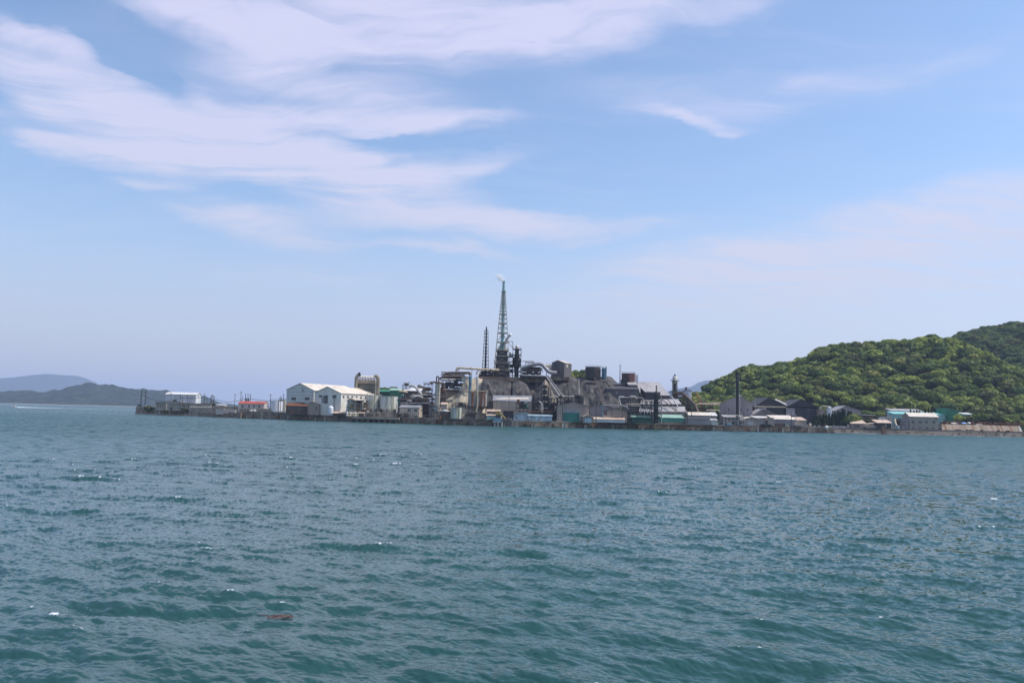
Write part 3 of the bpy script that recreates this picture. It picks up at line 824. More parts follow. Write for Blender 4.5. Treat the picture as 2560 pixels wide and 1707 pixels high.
def ray_plane(px, py, O, th):
    """pixel ray against the upright plane through O along heading th -> (u, z)"""
    d = _f + _r * ((px - 1280) / F) - _u * ((py - 853.5) / F)
    nx, ny = -math.sin(th), math.cos(th)
    t = ((O[0] - CAM.x) * nx + (O[1] - CAM.y) * ny) / (d.x * nx + d.y * ny)
    p = CAM + d * t
    return (p.x - O[0]) * math.cos(th) + (p.y - O[1]) * math.sin(th), p.z


class Frame:
    """local frame of a building: u along the front, v into its depth"""
    def __init__(s, x, y, th): s.x = x; s.y = y; s.th = th; s.c = math.cos(th); s.s = math.sin(th)
    def p(s, u, v, z): return (s.x + u * s.c - v * s.s, s.y + u * s.s + v * s.c, z)
    def box(s, mb, u0, v0, z0, u1, v1, z1):
        vs = [s.p(u, v, z) for z in (z0, z1) for u, v in ((u0, v0), (u1, v0), (u1, v1), (u0, v1))]
        mb.faces(vs, [(3, 2, 1, 0), (4, 5, 6, 7), (0, 1, 5, 4), (1, 2, 6, 5), (2, 3, 7, 6), (3, 0, 4, 7)])


def slab(mb, q, t):
    """thick sheet over a quad given counter-clockwise from above"""
    a, b, c = (Vector(q[i]) for i in range(3)); n = (b - a).cross(c - a).normalized()
    if n.z < 0: n = -n; q = q[::-1]
    lo = [tuple(Vector(p)) for p in q]; hi = [tuple(Vector(p) + n * t) for p in q]
    k = len(q); mb.faces(lo + hi, [tuple(range(k))[::-1], tuple(range(k, 2 * k))] + [(i, (i + 1) % k, k + (i + 1) % k, k + i) for i in range(k)])


def house(label, px0, px1, pe, pr, Y, depth, wall, roof, axis='x', name='shed', cat='building', base=None, wins=(), doors=(), side=(), group=None, th=0.0, over=.45, ridge=None, pe2=None, gables=None, wm='glass', fr=True, rt=.22):
    """px0, px1: front corners; pe: eave row; pr: ridge row; axis 'x' ridge along the front, 'y' gable front,
       'm' lean-to rising to the back, 'f' flat roof, 's' sloping up or down along the front (pe left, pe2 right)"""
    base = G if base is None else base
    p0 = W(px0, pe, Y); O = (p0.x, p0.y)
    wd_, _ = ray_plane(px1, pe, O, th); mid = (px0 + px1) / 2
    ze = ray_plane(mid if axis != 'y' else px0, pe, O, th)[1]
    ze2 = ray_plane(px1, pe2, O, th)[1] if pe2 else ze
    fr_ = Frame(O[0], O[1], th); D = depth
    o = thing(name, label, cat, (*O, base), group); o.rotation_euler = (0, 0, 0)
    w = MB(); r = MB(); P_ = fr_.p
    if axis == 'x':
        back = Frame(*fr_.p(0, D / 2, 0)[:2], th); zr = ray_plane(mid, pr, (back.x, back.y), th)[1]
        zr = max(zr, ze + .3)
        vs = [P_(0, 0, base), P_(wd_, 0, base), P_(wd_, D, base), P_(0, D, base), P_(0, 0, ze), P_(wd_, 0, ze), P_(wd_, D, ze), P_(0, D, ze), P_(0, D / 2, zr), P_(wd_, D / 2, zr)]
        w.faces(vs, [(3, 2, 1, 0), (0, 1, 5, 4), (1, 2, 6, 9, 5), (2, 3, 7, 6), (3, 0, 4, 8, 7), (4, 5, 9, 8), (8, 9, 6, 7)])
        k = over * (zr - ze) / (D / 2)
        slab(r, [P_(-over, -over, ze - k + .02), P_(wd_ + over, -over, ze - k + .02), P_(wd_ + over, D / 2, zr + .02), P_(-over, D / 2, zr + .02)], rt)
        slab(r, [P_(-over, D / 2, zr + .02), P_(wd_ + over, D / 2, zr + .02), P_(wd_ + over, D + over, ze - k + .02), P_(-over, D + over, ze - k + .02)], rt)
    elif axis == 'y':
        ur, zr = ray_plane(ridge or mid, pr, O, th)
        vs = [P_(0, 0, base), P_(wd_, 0, base), P_(wd_, D, base), P_(0, D, base), P_(0, 0, ze), P_(wd_, 0, ze2), P_(wd_, D, ze2), P_(0, D, ze), P_(ur, 0, zr), P_(ur, D, zr)]
        w.faces(vs, [(3, 2, 1, 0), (0, 1, 5, 8, 4), (1, 2, 6, 5), (2, 3, 7, 9, 6), (3, 0, 4, 7), (4, 8, 9, 7), (8, 5, 6, 9)])
        kl = over * (zr - ze) / ur; kr = over * (zr - ze2) / (wd_ - ur)
        slab(r, [P_(-over, -over, ze - kl + .02), P_(ur, -over, zr + .02), P_(ur, D + over, zr + .02), P_(-over, D + over, ze - kl + .02)], rt)
        slab(r, [P_(ur, -over, zr + .02), P_(wd_ + over, -over, ze2 - kr + .02), P_(wd_ + over, D + over, ze2 - kr + .02), P_(ur, D + over, zr + .02)], rt)
    elif axis == 'm':
        back = Frame(*fr_.p(0, D, 0)[:2], th); zr = ray_plane(mid, pr, (back.x, back.y), th)[1]
        vs = [P_(0, 0, base), P_(wd_, 0, base), P_(wd_, D, base), P_(0, D, base), P_(0, 0, ze), P_(wd_, 0, ze), P_(wd_, D, zr), P_(0, D, zr)]
        w.faces(vs, [(3, 2, 1, 0), (4, 5, 6, 7), (0, 1, 5, 4), (1, 2, 6, 5), (2, 3, 7, 6), (3, 0, 4, 7)])
        k = over * (zr - ze) / D
        slab(r, [P_(-over, -over, ze - k + .02), P_(wd_ + over, -over, ze - k + .02), P_(wd_ + over, D + over, zr + k + .02), P_(-over, D + over, zr + k + .02)], rt)
    elif axis == 's':
        vs = [P_(0, 0, base), P_(wd_, 0, base), P_(wd_, D, base), P_(0, D, base), P_(0, 0, ze), P_(wd_, 0, ze2), P_(wd_, D, ze2), P_(0, D, ze)]
        w.faces(vs, [(3, 2, 1, 0), (4, 5, 6, 7), (0, 1, 5, 4), (1, 2, 6, 5), (2, 3, 7, 6), (3, 0, 4, 7)])
        k = over * (ze2 - ze) / wd_
        slab(r, [P_(-over, -over, ze - k + .02), P_(wd_ + over, -over, ze2 + k + .02), P_(wd_ + over, D + over, ze2 + k + .02), P_(-over, D + over, ze - k + .02)], rt)
    else:
        fr_.box(w, 0, 0, base, wd_, D, ze); fr_.box(r, -over, -over, ze + .003, wd_ + over, D + over, ze + rt + .1)
    w.build('wall', P[wall] if isinstance(wall, str) else wall, o)
    r.build('roof', P[roof] if isinstance(roof, str) else roof, o)
    def panel(lst, nm, m, plane_O, pth, frm):
        for q in lst:
            x0, y0, x1, y1 = q[:4]; mm = P[q[4]] if len(q) > 4 else P[m]
            ua, za = ray_plane(x0, y1, plane_O, pth); ub, zb = ray_plane(x1, y0, plane_O, pth)
            f2 = Frame(plane_O[0], plane_O[1], pth)
            b = MB(); f2.box(b, ua, -.07, za, ub, .25, zb); wo = b.build(nm, mm, o)
            if frm and (ub - ua) > .8:
                e = MB(); t_ = .11
                f2.box(e, ua - t_, -.11, zb, ub + t_, .2, zb + t_); f2.box(e, ua - t_, -.14, za - t_, ub + t_, .2, za)
                f2.box(e, ua - t_, -.11, za, ua, .2, zb); f2.box(e, ub, -.11, za, ub + t_, .2, zb)
                if ub - ua > 1.4: f2.box(e, (ua + ub) / 2 - .05, -.1, za, (ua + ub) / 2 + .05, .2, zb)
                e.build('window_frame' if nm == 'window' else 'door_frame', P['frame_pale'], wo)
    panel(wins, 'window', wm, O, th, fr)
    panel(doors, 'door', 'greendoor', O, th, fr)
    if side: panel(side, 'window', wm, P_(wd_, 0, 0)[:2], th + math.pi / 2, False)
    o['_w'] = wd_
    del o['_w']
    return o


def tank(label, pxc, rpx, pt, pb, Y, m, name='storage_tank', cat='tank', roof='cone', base=None, legs=0, ladder=True, group=None, rail=True, hoops=0, rm=None, leg_m='rusty_steel', rh=.35):
    c = W(pxc, (pt + pb) / 2, Y); r = rpx * Y / F * 1.0; zt = Zat(pxc, pt, Y); zb = Zat(pxc, pb, Y) if base is None else base
    m = P[m]; o = thing(name, label, cat, (c.x, Y, zb if not legs else zb), group)
    MB().lathe(c.x, Y, [(r, zb), (r, zt)], 28).build('shell', m, o)
    rm_ = P[rm] if rm else m
    if roof == 'cone': MB().lathe(c.x, Y, [(r * 1.03, zt + .003), (r * 1.03, zt + .12), (r * .1, zt + r * rh)], 28).build('roof', rm_, o)
    elif roof == 'dome': MB().lathe(c.x, Y, [(r * 1.0, zt + .003), (r * .92, zt + r * .35), (r * .7, zt + r * .65), (r * .35, zt + r * .85), (r * .05, zt + r * .9)], 24).build('roof', rm_, o)
    elif roof == 'flat': MB().lathe(c.x, Y, [(r * 1.02, zt + .003), (r * 1.02, zt + .15)], 28).build('roof', rm_, o)
    if rail:
        b = MB(); n = 14
        for j in range(n):
            a = 2 * math.pi * j / n; x, y = c.x + r * math.cos(a), Y + r * math.sin(a)
            b.bar((x, y, zt + .1), (x, y, zt + 1.2), .09)
            a2 = a + 2 * math.pi / n
            b.bar((x, y, zt + 1.15), (c.x + r * math.cos(a2), Y + r * math.sin(a2), zt + 1.15), .08)
        b.build('railing', P['dark_steel'], o)
    if ladder:
        b = MB(); a = -1.0; x, y = c.x + (r + .25) * math.cos(a), Y + (r + .25) * math.sin(a)
        b.bar((x - .25, y, zb), (x - .25, y, zt + 1), .09); b.bar((x + .25, y, zb), (x + .25, y, zt + 1), .09)
        z = zb + .4
        while z < zt: b.bar((x - .25, y, z), (x + .25, y, z), .06); z += .8
        b.build('ladder', P['dark_steel'], o)
    for i in range(hoops):
        z = zb + (zt - zb) * (i + 1) / (hoops + 1); MB().lathe(c.x, Y, [(r + .05, z - .1), (r + .09, z), (r + .05, z + .1)], 28, caps=False).build('band', P[leg_m], o)
    if legs:
        for j in range(6):
            a = 2 * math.pi * (j + .5) / 6; x, y = c.x + r * .9 * math.cos(a), Y + r * .9 * math.sin(a)
            MB().bar((x, y, legs), (x, y, zb + .1), .4).build('leg', P[leg_m], o)
        MB().lathe(c.x, Y, [(r * .25, zb - r * .8), (r * .95, zb - .003)], 20).build('hopper', m, o)
    return o


def pipe(label, pts, r, m, bend=1.2, name='pipe', cat='pipe', group=None, supports=(), flanges=True):
    """pts: (px, py, Y) triples or world Vectors"""
    Q = [W(*p) if not isinstance(p, Vector) else p for p in pts]
    o = thing(name, label, cat, tuple(Q[0]), group)
    MB().tube(Q, r, 10, bend).build('pipe_run', P[m], o)
    if flanges:
        b = MB()
        for a, c in zip(Q[:-1], Q[1:]):
            L = (c - a).length; n = int(L / 9)
            for i in range(n):
                p = a + (c - a) * ((i + .7) / (n + .4)); d = (c - a).normalized() * .12
                b.tube([p - d, p + d], r * 1.28, 10)
        if b.v: b.build('flange', P['dark_steel'], o)
    for p, zb in supports:
        p = W(*p) if not isinstance(p, Vector) else p
        MB().bar((p.x, p.y, zb), (p.x, p.y, p.z - r * .8), .28).build('support', P['dark_steel'], o)
    return o


def pole(label, px, pt, Y, name='utility_pole', cat='pole', w=.16, base=None, arms=1, m='wood_pole', lamp=False, group=None, pxb=None):
    p = W(px, pt, Y); b = G if base is None else base
    o = thing(name, label, cat, (p.x, Y, b), group)
    MB().tube([(p.x, Y, b), (p.x, Y, p.z)], [w * 1.25, w * .85], 8).build('post', P[m], o)
    for i in range(arms):
        z = p.z - .7 - i * 1.1
        MB().box(p.x - .95, Y - .2, z, p.x + .95, Y - .05, z + .14).build('crossarm', P['dark_steel'], o)
        for k in (-.8, 0.35, .8): MB().lathe(p.x + k, Y - .12, [(.06, z + .14), (.1, z + .24), (.05, z + .4)], 8).build('insulator', P['frame_pale'], o)
    if lamp: MB().box(p.x - .1, Y - .9, p.z - .25, p.x + .45, Y + .1, p.z).build('lamp_head', P['galv'], o)
    return o


def cable(label, a, b, sag, r=.05, group=None, name='power_cable', cat='cable'):
    A_ = W(*a) if not isinstance(a, Vector) else a; B_ = W(*b) if not isinstance(b, Vector) else b
    pts = [A_ + (B_ - A_) * (i / 14) - Vector((0, 0, sag * 4 * (i / 14) * (1 - i / 14))) for i in range(15)]
    o = MB().tube(pts, r, 5).build(name, P['black_steel'], None)
    return tag(o, label, cat, group)


def rack(label, px0, px1, pt, Y, depth, levels, nx, base=None, m='dark_steel', floor='rusty_steel', brace=True, rail=True, name='pipe_rack', cat='pipe rack', w=.28, pipes=(), pr=.35, pmat='pipe_brown', group=None, gear=(), gseed=1, skirt=None):
    """open steel frame with floors; pipes: counts of pipe runs lying on each floor; gear: machines standing on the floors"""
    base = G if base is None else base
    a = W(px0, pt, Y); b = W(px1, pt, Y); x0, x1 = a.x, b.x; zt = Zat((px0 + px1) / 2, pt, Y)
    o = thing(name, label, cat, (x0, Y, base), group); f = MB()
    zs = [base + (zt - base) * (i + 1) / levels for i in range(levels)]
    xs = [x0 + (x1 - x0) * i / nx for i in range(nx + 1)]
    for x in xs:
        for y in (Y, Y + depth): f.bar((x, y, base), (x, y, zt), w)
    for z in zs:
        for y in (Y, Y + depth): f.bar((x0, y, z), (x1, y, z), w * .9)
        for x in xs: f.bar((x, Y, z), (x, Y + depth, z), w * .8)
    f.build('frame', P[m], o)
    if brace:
        g2 = MB()
        lo = [base] + zs[:-1]
        for i in range(nx):
            for zl, zh in zip(lo, zs):
                if (i + int(zl)) % 2: g2.bar((xs[i], Y - .05, zl), (xs[i + 1], Y - .05, zh), w * .55)
                else: g2.bar((xs[i + 1], Y - .05, zl), (xs[i], Y - .05, zh), w * .55)
        g2.build('bracing', P[m], o)
    for z in zs:
        MB().box(x0 - .3, Y - .4, z + .15, x1 + .3, Y + depth + .3, z + .27).build('platform', P[floor], o)
    if rail:
        q = MB()
        for z in zs:
            q.bar((x0 - .3, Y - .35, z + 1.3), (x1 + .3, Y - .35, z + 1.3), .09); q.bar((x0 - .3, Y - .35, z + .8), (x1 + .3, Y - .35, z + .8), .07)
            n = max(2, int((x1 - x0) / 1.8))
            for i in range(n + 1): x = x0 - .3 + (x1 - x0 + .6) * i / n; q.bar((x, Y - .35, z + .27), (x, Y - .35, z + 1.3), .08)
        q.build('railing', P[m], o)
    rr = random.Random(gseed); lv = [base] + zs
    for k, cnt in enumerate(pipes):
        z = lv[k] + .3
        for i in range(cnt):
            y = Y + .4 + (depth - .8) * (i + .5) / cnt; e0 = x0 - rr.uniform(0, 2.5); e1 = x1 + rr.uniform(0, 2.5); zz = z + pr + rr.uniform(0, 1.4)
            pts = [(e0, y, zz - rr.choice((0, 1.5, 0))), (e0 + .8, y, zz), (e1 - .8, y, zz), (e1, y, zz + rr.choice((0, -1.5, 1.2)))]
            MB().tube(pts, pr * rr.uniform(.6, 1.1), 8, .5).build('pipe_run', P[rr.choice(pmat) if isinstance(pmat, (list, tuple)) else pmat], o)
    for k, kind, u, sz, mm in gear:
        z = lv[k] + .28; x = x0 + (x1 - x0) * u; y = Y + depth * .45
        if kind == 'v':
            MB().lathe(x, y, [(sz * .6, z), (sz, z + sz * .5), (sz, z + sz * 2.6), (sz * .6, z + sz * 3.1), (sz * .15, z + sz * 3.3)], 16).build('vessel', P[mm], o)
        elif kind == 'h':
            MB().rings([[(x + dx, y + r_ * math.cos(a), z + sz + r_ * math.sin(a)) for a in [i * math.pi / 7 for i in range(14)]] for dx, r_ in ((-sz * 2, sz * .3), (-sz * 1.8, sz * .8), (-sz * 1.4, sz), (sz * 1.4, sz), (sz * 1.8, sz * .8), (sz * 2, sz * .3))]).build('drum', P[mm], o)
        elif kind == 'b':
            MB().box(x - sz, y - sz * .7, z, x + sz, y + sz * .7, z + sz * 1.5).build('machine_box', P[mm], o)
        elif kind == 'c':
            MB().rings([[(x + r_ * math.cos(a), y + r_ * math.sin(a), zz) for a in [math.pi / 4 + i * math.pi / 2 for i in range(4)]] for r_, zz in ((sz * .3, z), (sz * 1.1, z + sz * 1.5), (sz * 1.1, z + sz * 2.4))]).build('hopper', P[mm], o)
    return o


def lattice(o, xc, Y, z0, z1, w0, w1, levels, m, w=.3, brace=True, xc1=None, kbrace=False):
    """four legged tapering lattice under thing o; each leg a part"""
    xc1 = xc if xc1 is None else xc1
    def corner(z, i):
        t = (z - z0) / (z1 - z0); h = w0 + (w1 - w0) * t; x = xc + (xc1 - xc) * t
        return (x + h * (1, 1, -1, -1)[i], Y + h * (1, -1, -1, 1)[i], z)
    for i in range(4): MB().bar(corner(z0, i), corner(z1, i), w).build('leg', m, o)
    g1 = MB(); zs = levels
    for z in zs:
        for i in range(4): g1.bar(corner(z, i), corner(z, (i + 1) % 4), w * .75)
    if not brace: g1.build('bracing', m, o)
    if brace:
        g2 = g1; L = [z0] + list(zs)
        for a, b in zip(L[:-1], L[1:]):
            for i in range(4):
                p, q = corner(a, i), corner(a, (i + 1) % 4); r_, s_ = corner(b, i), corner(b, (i + 1) % 4)
                if kbrace and b - a > 5:
                    mid = tuple((u_ + v_) / 2 for u_, v_ in zip(r_, s_)); g2.bar(p, mid, w * .55); g2.bar(q, mid, w * .55)
                else: g2.bar(p, s_, w * .34); g2.bar(q, r_, w * .34)
        g2.build('bracing', m, o)
    return corner
# ------------------------------------------------------------ left end of the island
house('white metal warehouse with bright roof beyond the left end of the sea wall', 414, 490, 986, 981, 705, 12, 'white_wall', 'white_roof', name='warehouse', cat='warehouse', side=[(494, 988, 497, 991, 'shutter_dark')])
house('flat roofed grey concrete bunker with slit openings among the shrubs', 418, 450, 1004, 1003, 668, 9, 'conc_wall', 'pale_wall', axis='f', name='bunker', cat='bunker',
      wins=[(423, 1010.5, 433, 1012.5, 'shutter_dark'), (437, 1010.5, 448, 1012.5, 'shutter_dark'), (424, 1017, 432, 1026, 'shutter_dark')], fr=False)
house('low grey concrete annex left of the flat roofed bunker', 389, 416, 1006, 1005, 680, 9, 'conc_wall', 'dark_roof', axis='f', name='annex', cat='building', wins=[(394, 1009, 396, 1018, 'shutter_dark'), (400, 1009, 402, 1018, 'shutter_dark'), (406, 1009, 408, 1018, 'shutter_dark')], fr=False)
house('long low shed with brown roof edge right of the flat roofed bunker', 451, 527, 1009, 1007.5, 668, 9, 'conc_wall', 'rust', axis='f', name='low_shed', wins=[(470, 1010, 473, 1017, 'shutter_dark'), (456, 1011, 462, 1016, 'shutter_dark')], fr=False)
# retaining wall with a row of white blocks on it
x0, _ = wallpt(468, 2.5); 
def wall_box(label, px0, px1, pt, off, thick, m, name='retaining_wall', cat='wall', zb=None, mid=None):
    a = W(px0, pt, Yw(px0) + off); b = W(px1, pt, Yw(px1) + off); zt = Zat((px0 + px1) / 2, pt, Yw((px0 + px1) / 2) + off); zb = G - .5 if zb is None else zb
    o = MB(); o.faces([(a.x, a.y, zb), (b.x, b.y, zb), (b.x, b.y + thick, zb), (a.x, a.y + thick, zb), (a.x, a.y, zt), (b.x, b.y, zt), (b.x, b.y + thick, zt), (a.x, a.y + thick, zt)],
                      [(3, 2, 1, 0), (4, 5, 6, 7), (0, 1, 5, 4), (1, 2, 6, 5), (2, 3, 7, 6), (3, 0, 4, 7)])
    q = o.build(name, P[m] if isinstance(m, str) else m, None); return tag(q, label, cat)
wall_box('plain brown grey retaining wall right of the shrubs on the left tip', 468, 560, 1019, .2, 2.0, m_conc, zb=-1)
wall_box('raised tan concrete block at the far left tip of the island', 342, 362, 1014.5, 1.3, 7, m_concpale, zb=0)
for i in range(9):
    px = 478 + i * 6.0; p = W(px, 1017.5, Yw(px) + 1.4); z = Zat(px, 1019, Yw(px) + 1.2)
    b = MB().box(p.x - .55, p.y - .5, z + .01, p.x + .55, p.y + .5, z + 1.0).build('concrete_block', P['pipe_white'], None)
    tag(b, 'white block in the even row along the top of the brown retaining wall', 'block', 'white blocks on the retaining wall')
house('long low cream shed on the dark grey jetty', 540, 587, 1025, 1023.5, Yw(565) - 2.5, 5, 'pale_wall', 'white_roof', axis='f', name='jetty_shed', base=2.4)
# gantry at the tip
o = thing('steel_gantry', 'tall black steel gantry with two lattice posts at the left tip', 'gantry', (W(354, 985, 700).x, 700, G))
zt = Zat(358, 975, 700)
for px in (353.5, 364):
    x = W(px, 990, 700).x
    q = MB()
    for k in (-.35, .35): q.bar((x + k, 700, G), (x + k, 700, zt), .2)
    z = G
    while z < zt - 1: q.bar((x - .35, 700, z), (x + .35, 700, z + 1), .12); z += 1
    q.build('post', P['dark_steel'], o)
q = MB(); xa = W(353.5, 990, 700).x; xb = W(364, 990, 700).x
for z in (zt, zt - 1.4, zt - 5): q.bar((xa, 700, z), (xb, 700, z), .22)
q.bar((xa, 700, zt - 5), (xb, 700, zt - 1.4), .14); q.build('crossbeam', P['dark_steel'], o)
gy_ = 690
pts = [(364, 991, 700), (451, 994, 690), (512, 992.5, 672), (534, 996, 668), (614, 996, 640), (626, 996, 640), (707, 1002, 612)]
for i, (a, b) in enumerate(zip(pts[:-1], pts[1:])):
    cable('black power cable sagging between poles above the left part of the island', a, b, (3.2, .8, .3, 2.6, .1, .8)[i], .17, 'power cables over the left part of the island')
for i, (px, pt, Y, ar, lb) in enumerate([(428, 983, 688, 1, 'thin dark pole in front of the left part of the white metal warehouse'), (451.5, 985, 690, 1, 'dark pole in front of the middle of the white metal warehouse'),
        (457, 991, 671, 0, 'short thin pole just right of the middle pole before the white warehouse'), (469, 986, 666, 2, 'thick pole with a transformer right of the bunker'),
        (475.5, 995, 669, 0, 'short bare pole above the long low shed'), (512, 984, 672, 2, 'tall dark pole just right of the white metal warehouse'), (518, 990, 671, 0, 'shorter pole beside the tall one right of the white warehouse'),
        (588, 984, 640, 1, 'thin lamp pole alone left of the red roofed house'), (603, 978, 640, 2, 'tall thin pole at the left end of the red roof'), (606, 990, 640, 0, 'short pole touching the left end of the red roof'),
        (676.5, 985, 615, 1, 'tall pole at the left edge of the plain white tank'), (697, 1001, 600, 0, 'dark bare pole before the middle of the white tank'), (702.5, 990, 602, 2, 'dark pole with a box before the right side of the white tank'), (709, 985, 600, 1, 'tallest dark pole right of the white tank')]):
    pole(lb, px, pt, Y, arms=ar, w=.19, lamp=(i == 7))
for px in (614.5, 620.5, 626.5):
    o = pole('one of three tall dark poles standing close together before the red roof', px, 984, 640, arms=0, w=.26, group='three poles before the red roof')
o = thing('pole_platform', 'transformer platform hung between the three close dark poles', 'platform', (W(614, 985, 639.5).x, 639.3, G + 4))
xa = W(613.5, 985, 639).x; xb = W(627.5, 985, 639).x; zz = Zat(620, 1003, 639)
MB().box(xa, 638.6, zz, xb, 639.5, zz + .3).build('platform', P['dark_steel'], o)
for k in (.25, .62): MB().lathe(xa + (xb - xa) * k, 639, [(.5, zz + .303), (.5, zz + 1.7), (.2, zz + 1.9)], 12).build('transformer', P['dark_steel'], o)
# small capped tower
rack('small dark tower with a pale cap right of the white metal warehouse', 527, 534, 991, 690, 2, 3, 1, name='small_tower', cat='tower', w=.25, gear=[(3, 'b', .5, .8, 'pipe_white')], rail=False)
# red roofed house and things before it
house('low house with a faded red roof on the left part of the island', 596, 660, 1009, 1003.5, 628, 12, 'pale_wall', 'red_roof', name='house', cat='house', th=.02,
      wins=[(603, 1013, 609, 1018), (620, 1013, 625, 1018), (632, 1013, 637, 1018), (645, 1013, 651, 1018)], side=[(668, 1013, 672, 1018)])
house('very low cream lean-to in front of the red roofed house', 598, 676, 1021.5, 1020.5, 614, 6, 'conc_wall', 'pale_wall', axis='f', name='lean_to')
house('small white roofed store left of the red roofed house', 540, 561, 1012.5, 1011, 650, 6, 'pale_wall', 'white_roof', axis='m', name='store_shed')
house('long low white roofed store behind the jetty shed', 530, 595, 1016.5, 1015.5, 640, 6, 'conc_wall', 'pale_wall', axis='f', name='low_store')
tank('plain white cylindrical tank between the red roof and the grey warehouse', 691, 15.2, 1002, 1028, 618, 'tank_white', roof='flat')
tank('cream tank standing just behind and right of the plain white tank', 708, 11, 999, 1028, 632, 'tank_cream', roof='flat')
for px in (628, 636):
    p = W(px, 1024.5, Yw(px) + 2.2)
    o = thing('covered_load', 'white tarpaulin mound on the wharf before the red roofed house', 'tarpaulin', (p.x, p.y, p.z - 1), 'white tarpaulin mounds on the wharf')
    MB().lathe(p.x, p.y, [(1.5, p.z - 1.2), (1.45, p.z - .3), (1.0, p.z + .2), (.3, p.z + .4)], 14).build('tarpaulin', P['pipe_white'], o)
# the two big warehouses, long sides running back to the right
house('large blue grey gabled warehouse with cream roof left of its white neighbour', 717, 785, 974, 958, 590, 50, 'bluegrey_wall', 'cream_roof', axis='y', ridge=751.5, pe2=975.5, name='warehouse', cat='warehouse', th=R(-27), over=.5,
      wins=[(728.5, 993, 740, 1000, 'shutter_dark'), (762, 993, 773.5, 1000, 'shutter_dark'), (756, 972, 758.5, 979, 'shutter_dark')], fr=False)
house('large pale grey gabled warehouse with cream roof and long row of side windows', 787, 853, 981, 966.5, 572, 45, 'grey_wall', 'cream_roof', axis='y', ridge=820, pe2=983, name='warehouse', cat='warehouse', th=R(-27), over=.5,
      wins=[(797.5, 987.5, 806, 993.5, 'shutter_dark'), (808, 988, 820, 1008, 'shutter_dark'), (831, 987.5, 841, 995, 'shutter_dark')], doors=[(803, 992.5, 817, 1007, 'galv')], fr=False,
      side=[(856.5 + i * 11.0, 988.3 + i * .55, 861 + i * 11.0 - i * .15, 995 + i * .45, 'shutter_dark') for i in range(7)])
# clutter at the feet of the warehouses
house('low open shed with rusty lean-to roof below the blue grey warehouse', 715, 775, 1015, 1007, 575, 8, 'rusty_steel', 'rust', axis='m', name='open_shed', wins=[(720, 1017, 735, 1024, 'shutter_dark'), (742, 1017, 758, 1024, 'shutter_dark')], fr=False)
house('small brown hut with pink tan roof between the two large warehouses', 770, 797, 1009.5, 1003.5, 568, 7, 'taupe_wall', 'tan_roof', axis='y', ridge=780, name='hut', cat='hut', th=R(-8), doors=[(788, 1016, 793, 1025, 'shutter_dark')])
house('low pinkish shelter roof right of the small brown hut', 797, 818, 1020.5, 1018.5, 570, 6, 'rusty_steel', 'pale_wall', axis='m', name='shelter')
tank('small white drum tank on the wharf before the pale grey warehouse', 827, 6.5, 1020, 1033, 560, 'tank_white', roof='dome', ladder=False, rail=False, rh=.2)
house('low tan roofed shelter leaning up to the right by the dark wharf poles', 834, 862, 1033, 1028.5, 558, 5, 'rusty_steel', 'tan_roof', axis='m', name='shelter', cat='shelter')
pole('short black pole before the pale grey warehouse', 835.5, 996, 562, arms=1, w=.3, m='black_steel')
pole('taller black pole before the right half of the pale grey warehouse', 842, 987, 564, arms=1, w=.26, m='black_steel')
house('small grey gabled house before the side windows of the pale warehouse', 868, 890, 1001, 995, 556, 9, 'grey_wall', 'cream_roof', axis='y', ridge=878, name='hut', cat='hut', th=R(-20), base=G + 3)
rack('rusty yellow brown sorting frame before the left white silo', 872, 917, 1001, 553, 5, 4, 4, m='rusty_steel', floor='pipe_cream', gear=[(2, 'b', .2, 1.4, 'yellow'), (1, 'c', .5, 1.3, 'yellow'), (3, 'b', .55, 1.3, 'boiler'), (2, 'v', .85, .9, 'pipe_cream'), (1, 'b', .85, 1.2, 'rust'), (3, 'h', .9, .7, 'pipe_brown')], pipes=(2, 1, 2), pmat=['pipe_brown', 'pipe_cream'], pr=.25, gseed=3)
for i, (px, pt) in enumerate([(867, 1012)]):
    pole('pale blue lamp mast on the wharf before the small grey house', px, pt, 553, arms=0, w=.28, m='bluepaint', lamp=True)
# filter plant with hooped ducts
o = thing('filter_plant', 'tall filter house with a row of white hooped ducts on its roof', 'filter plant', (W(915, 985, 600).x, 600, G))
xa = W(892, 950, 598).x; xb = W(938, 950, 598).x; z1 = Zat(915, 958, 598); z2 = Zat(915, 950, 598)
MB().box(xa, 598, G, xb, 611, z1).build('casing', mat('filter_casing', (.20, .23, .18), (.12, .135, .11), (.30, .28, .22), rough=.8, scale=.4, streak=6, d3=.6), o)
MB().box(xa - .3, 597.6, z1 + .01, xb + .3, 611.3, z2).build('walkway_deck', P['pipe_cream'], o)
q = MB()
for z in (z2 + 1.1, z2 + .6, z1 + 1.2): q.bar((xa, 597.2, z), (xb, 597.2, z), .14)
n = 14
for i in range(n + 1): x = xa + (xb - xa) * i / n; q.bar((x, 597.2, z1 - .5), (x, 597.2, z2 + 1.1), .12)
q.build('railing', P['rusty_steel'], o)
for i in range(6):
    x = xa + (xb - xa) * (i + .7) / 6.6
    MB().tube([(x - 1.2, 599, z2), (x - 1.2, 599, z2 + 2.2), (x + .9, 603, z2 + 3.1), (x + 1.5, 608, z2 + 1.6), (x + 1.5, 609, z2)], .5, 10, 1.6).build('duct', P['pipe_white'], o)
xl = W(889, 985, 597).x; zt = Zat(889, 943, 597)
MB().tube([(xl, 597, G), (xl, 597, zt), (xl + 1.6, 597, zt + 2.0)], 1.2, 14, 2.4).build('inlet_duct', P['duct_beige'], o)
MB().tube([(xl + 1.5, 597, zt + 1.95), (xl + 2.9, 597, zt + 2.4)], [1.3, 1.45], 14).build('duct_mouth', P['black_steel'], o)
xr = W(943, 985, 597).x; zt = Zat(943, 944, 597)
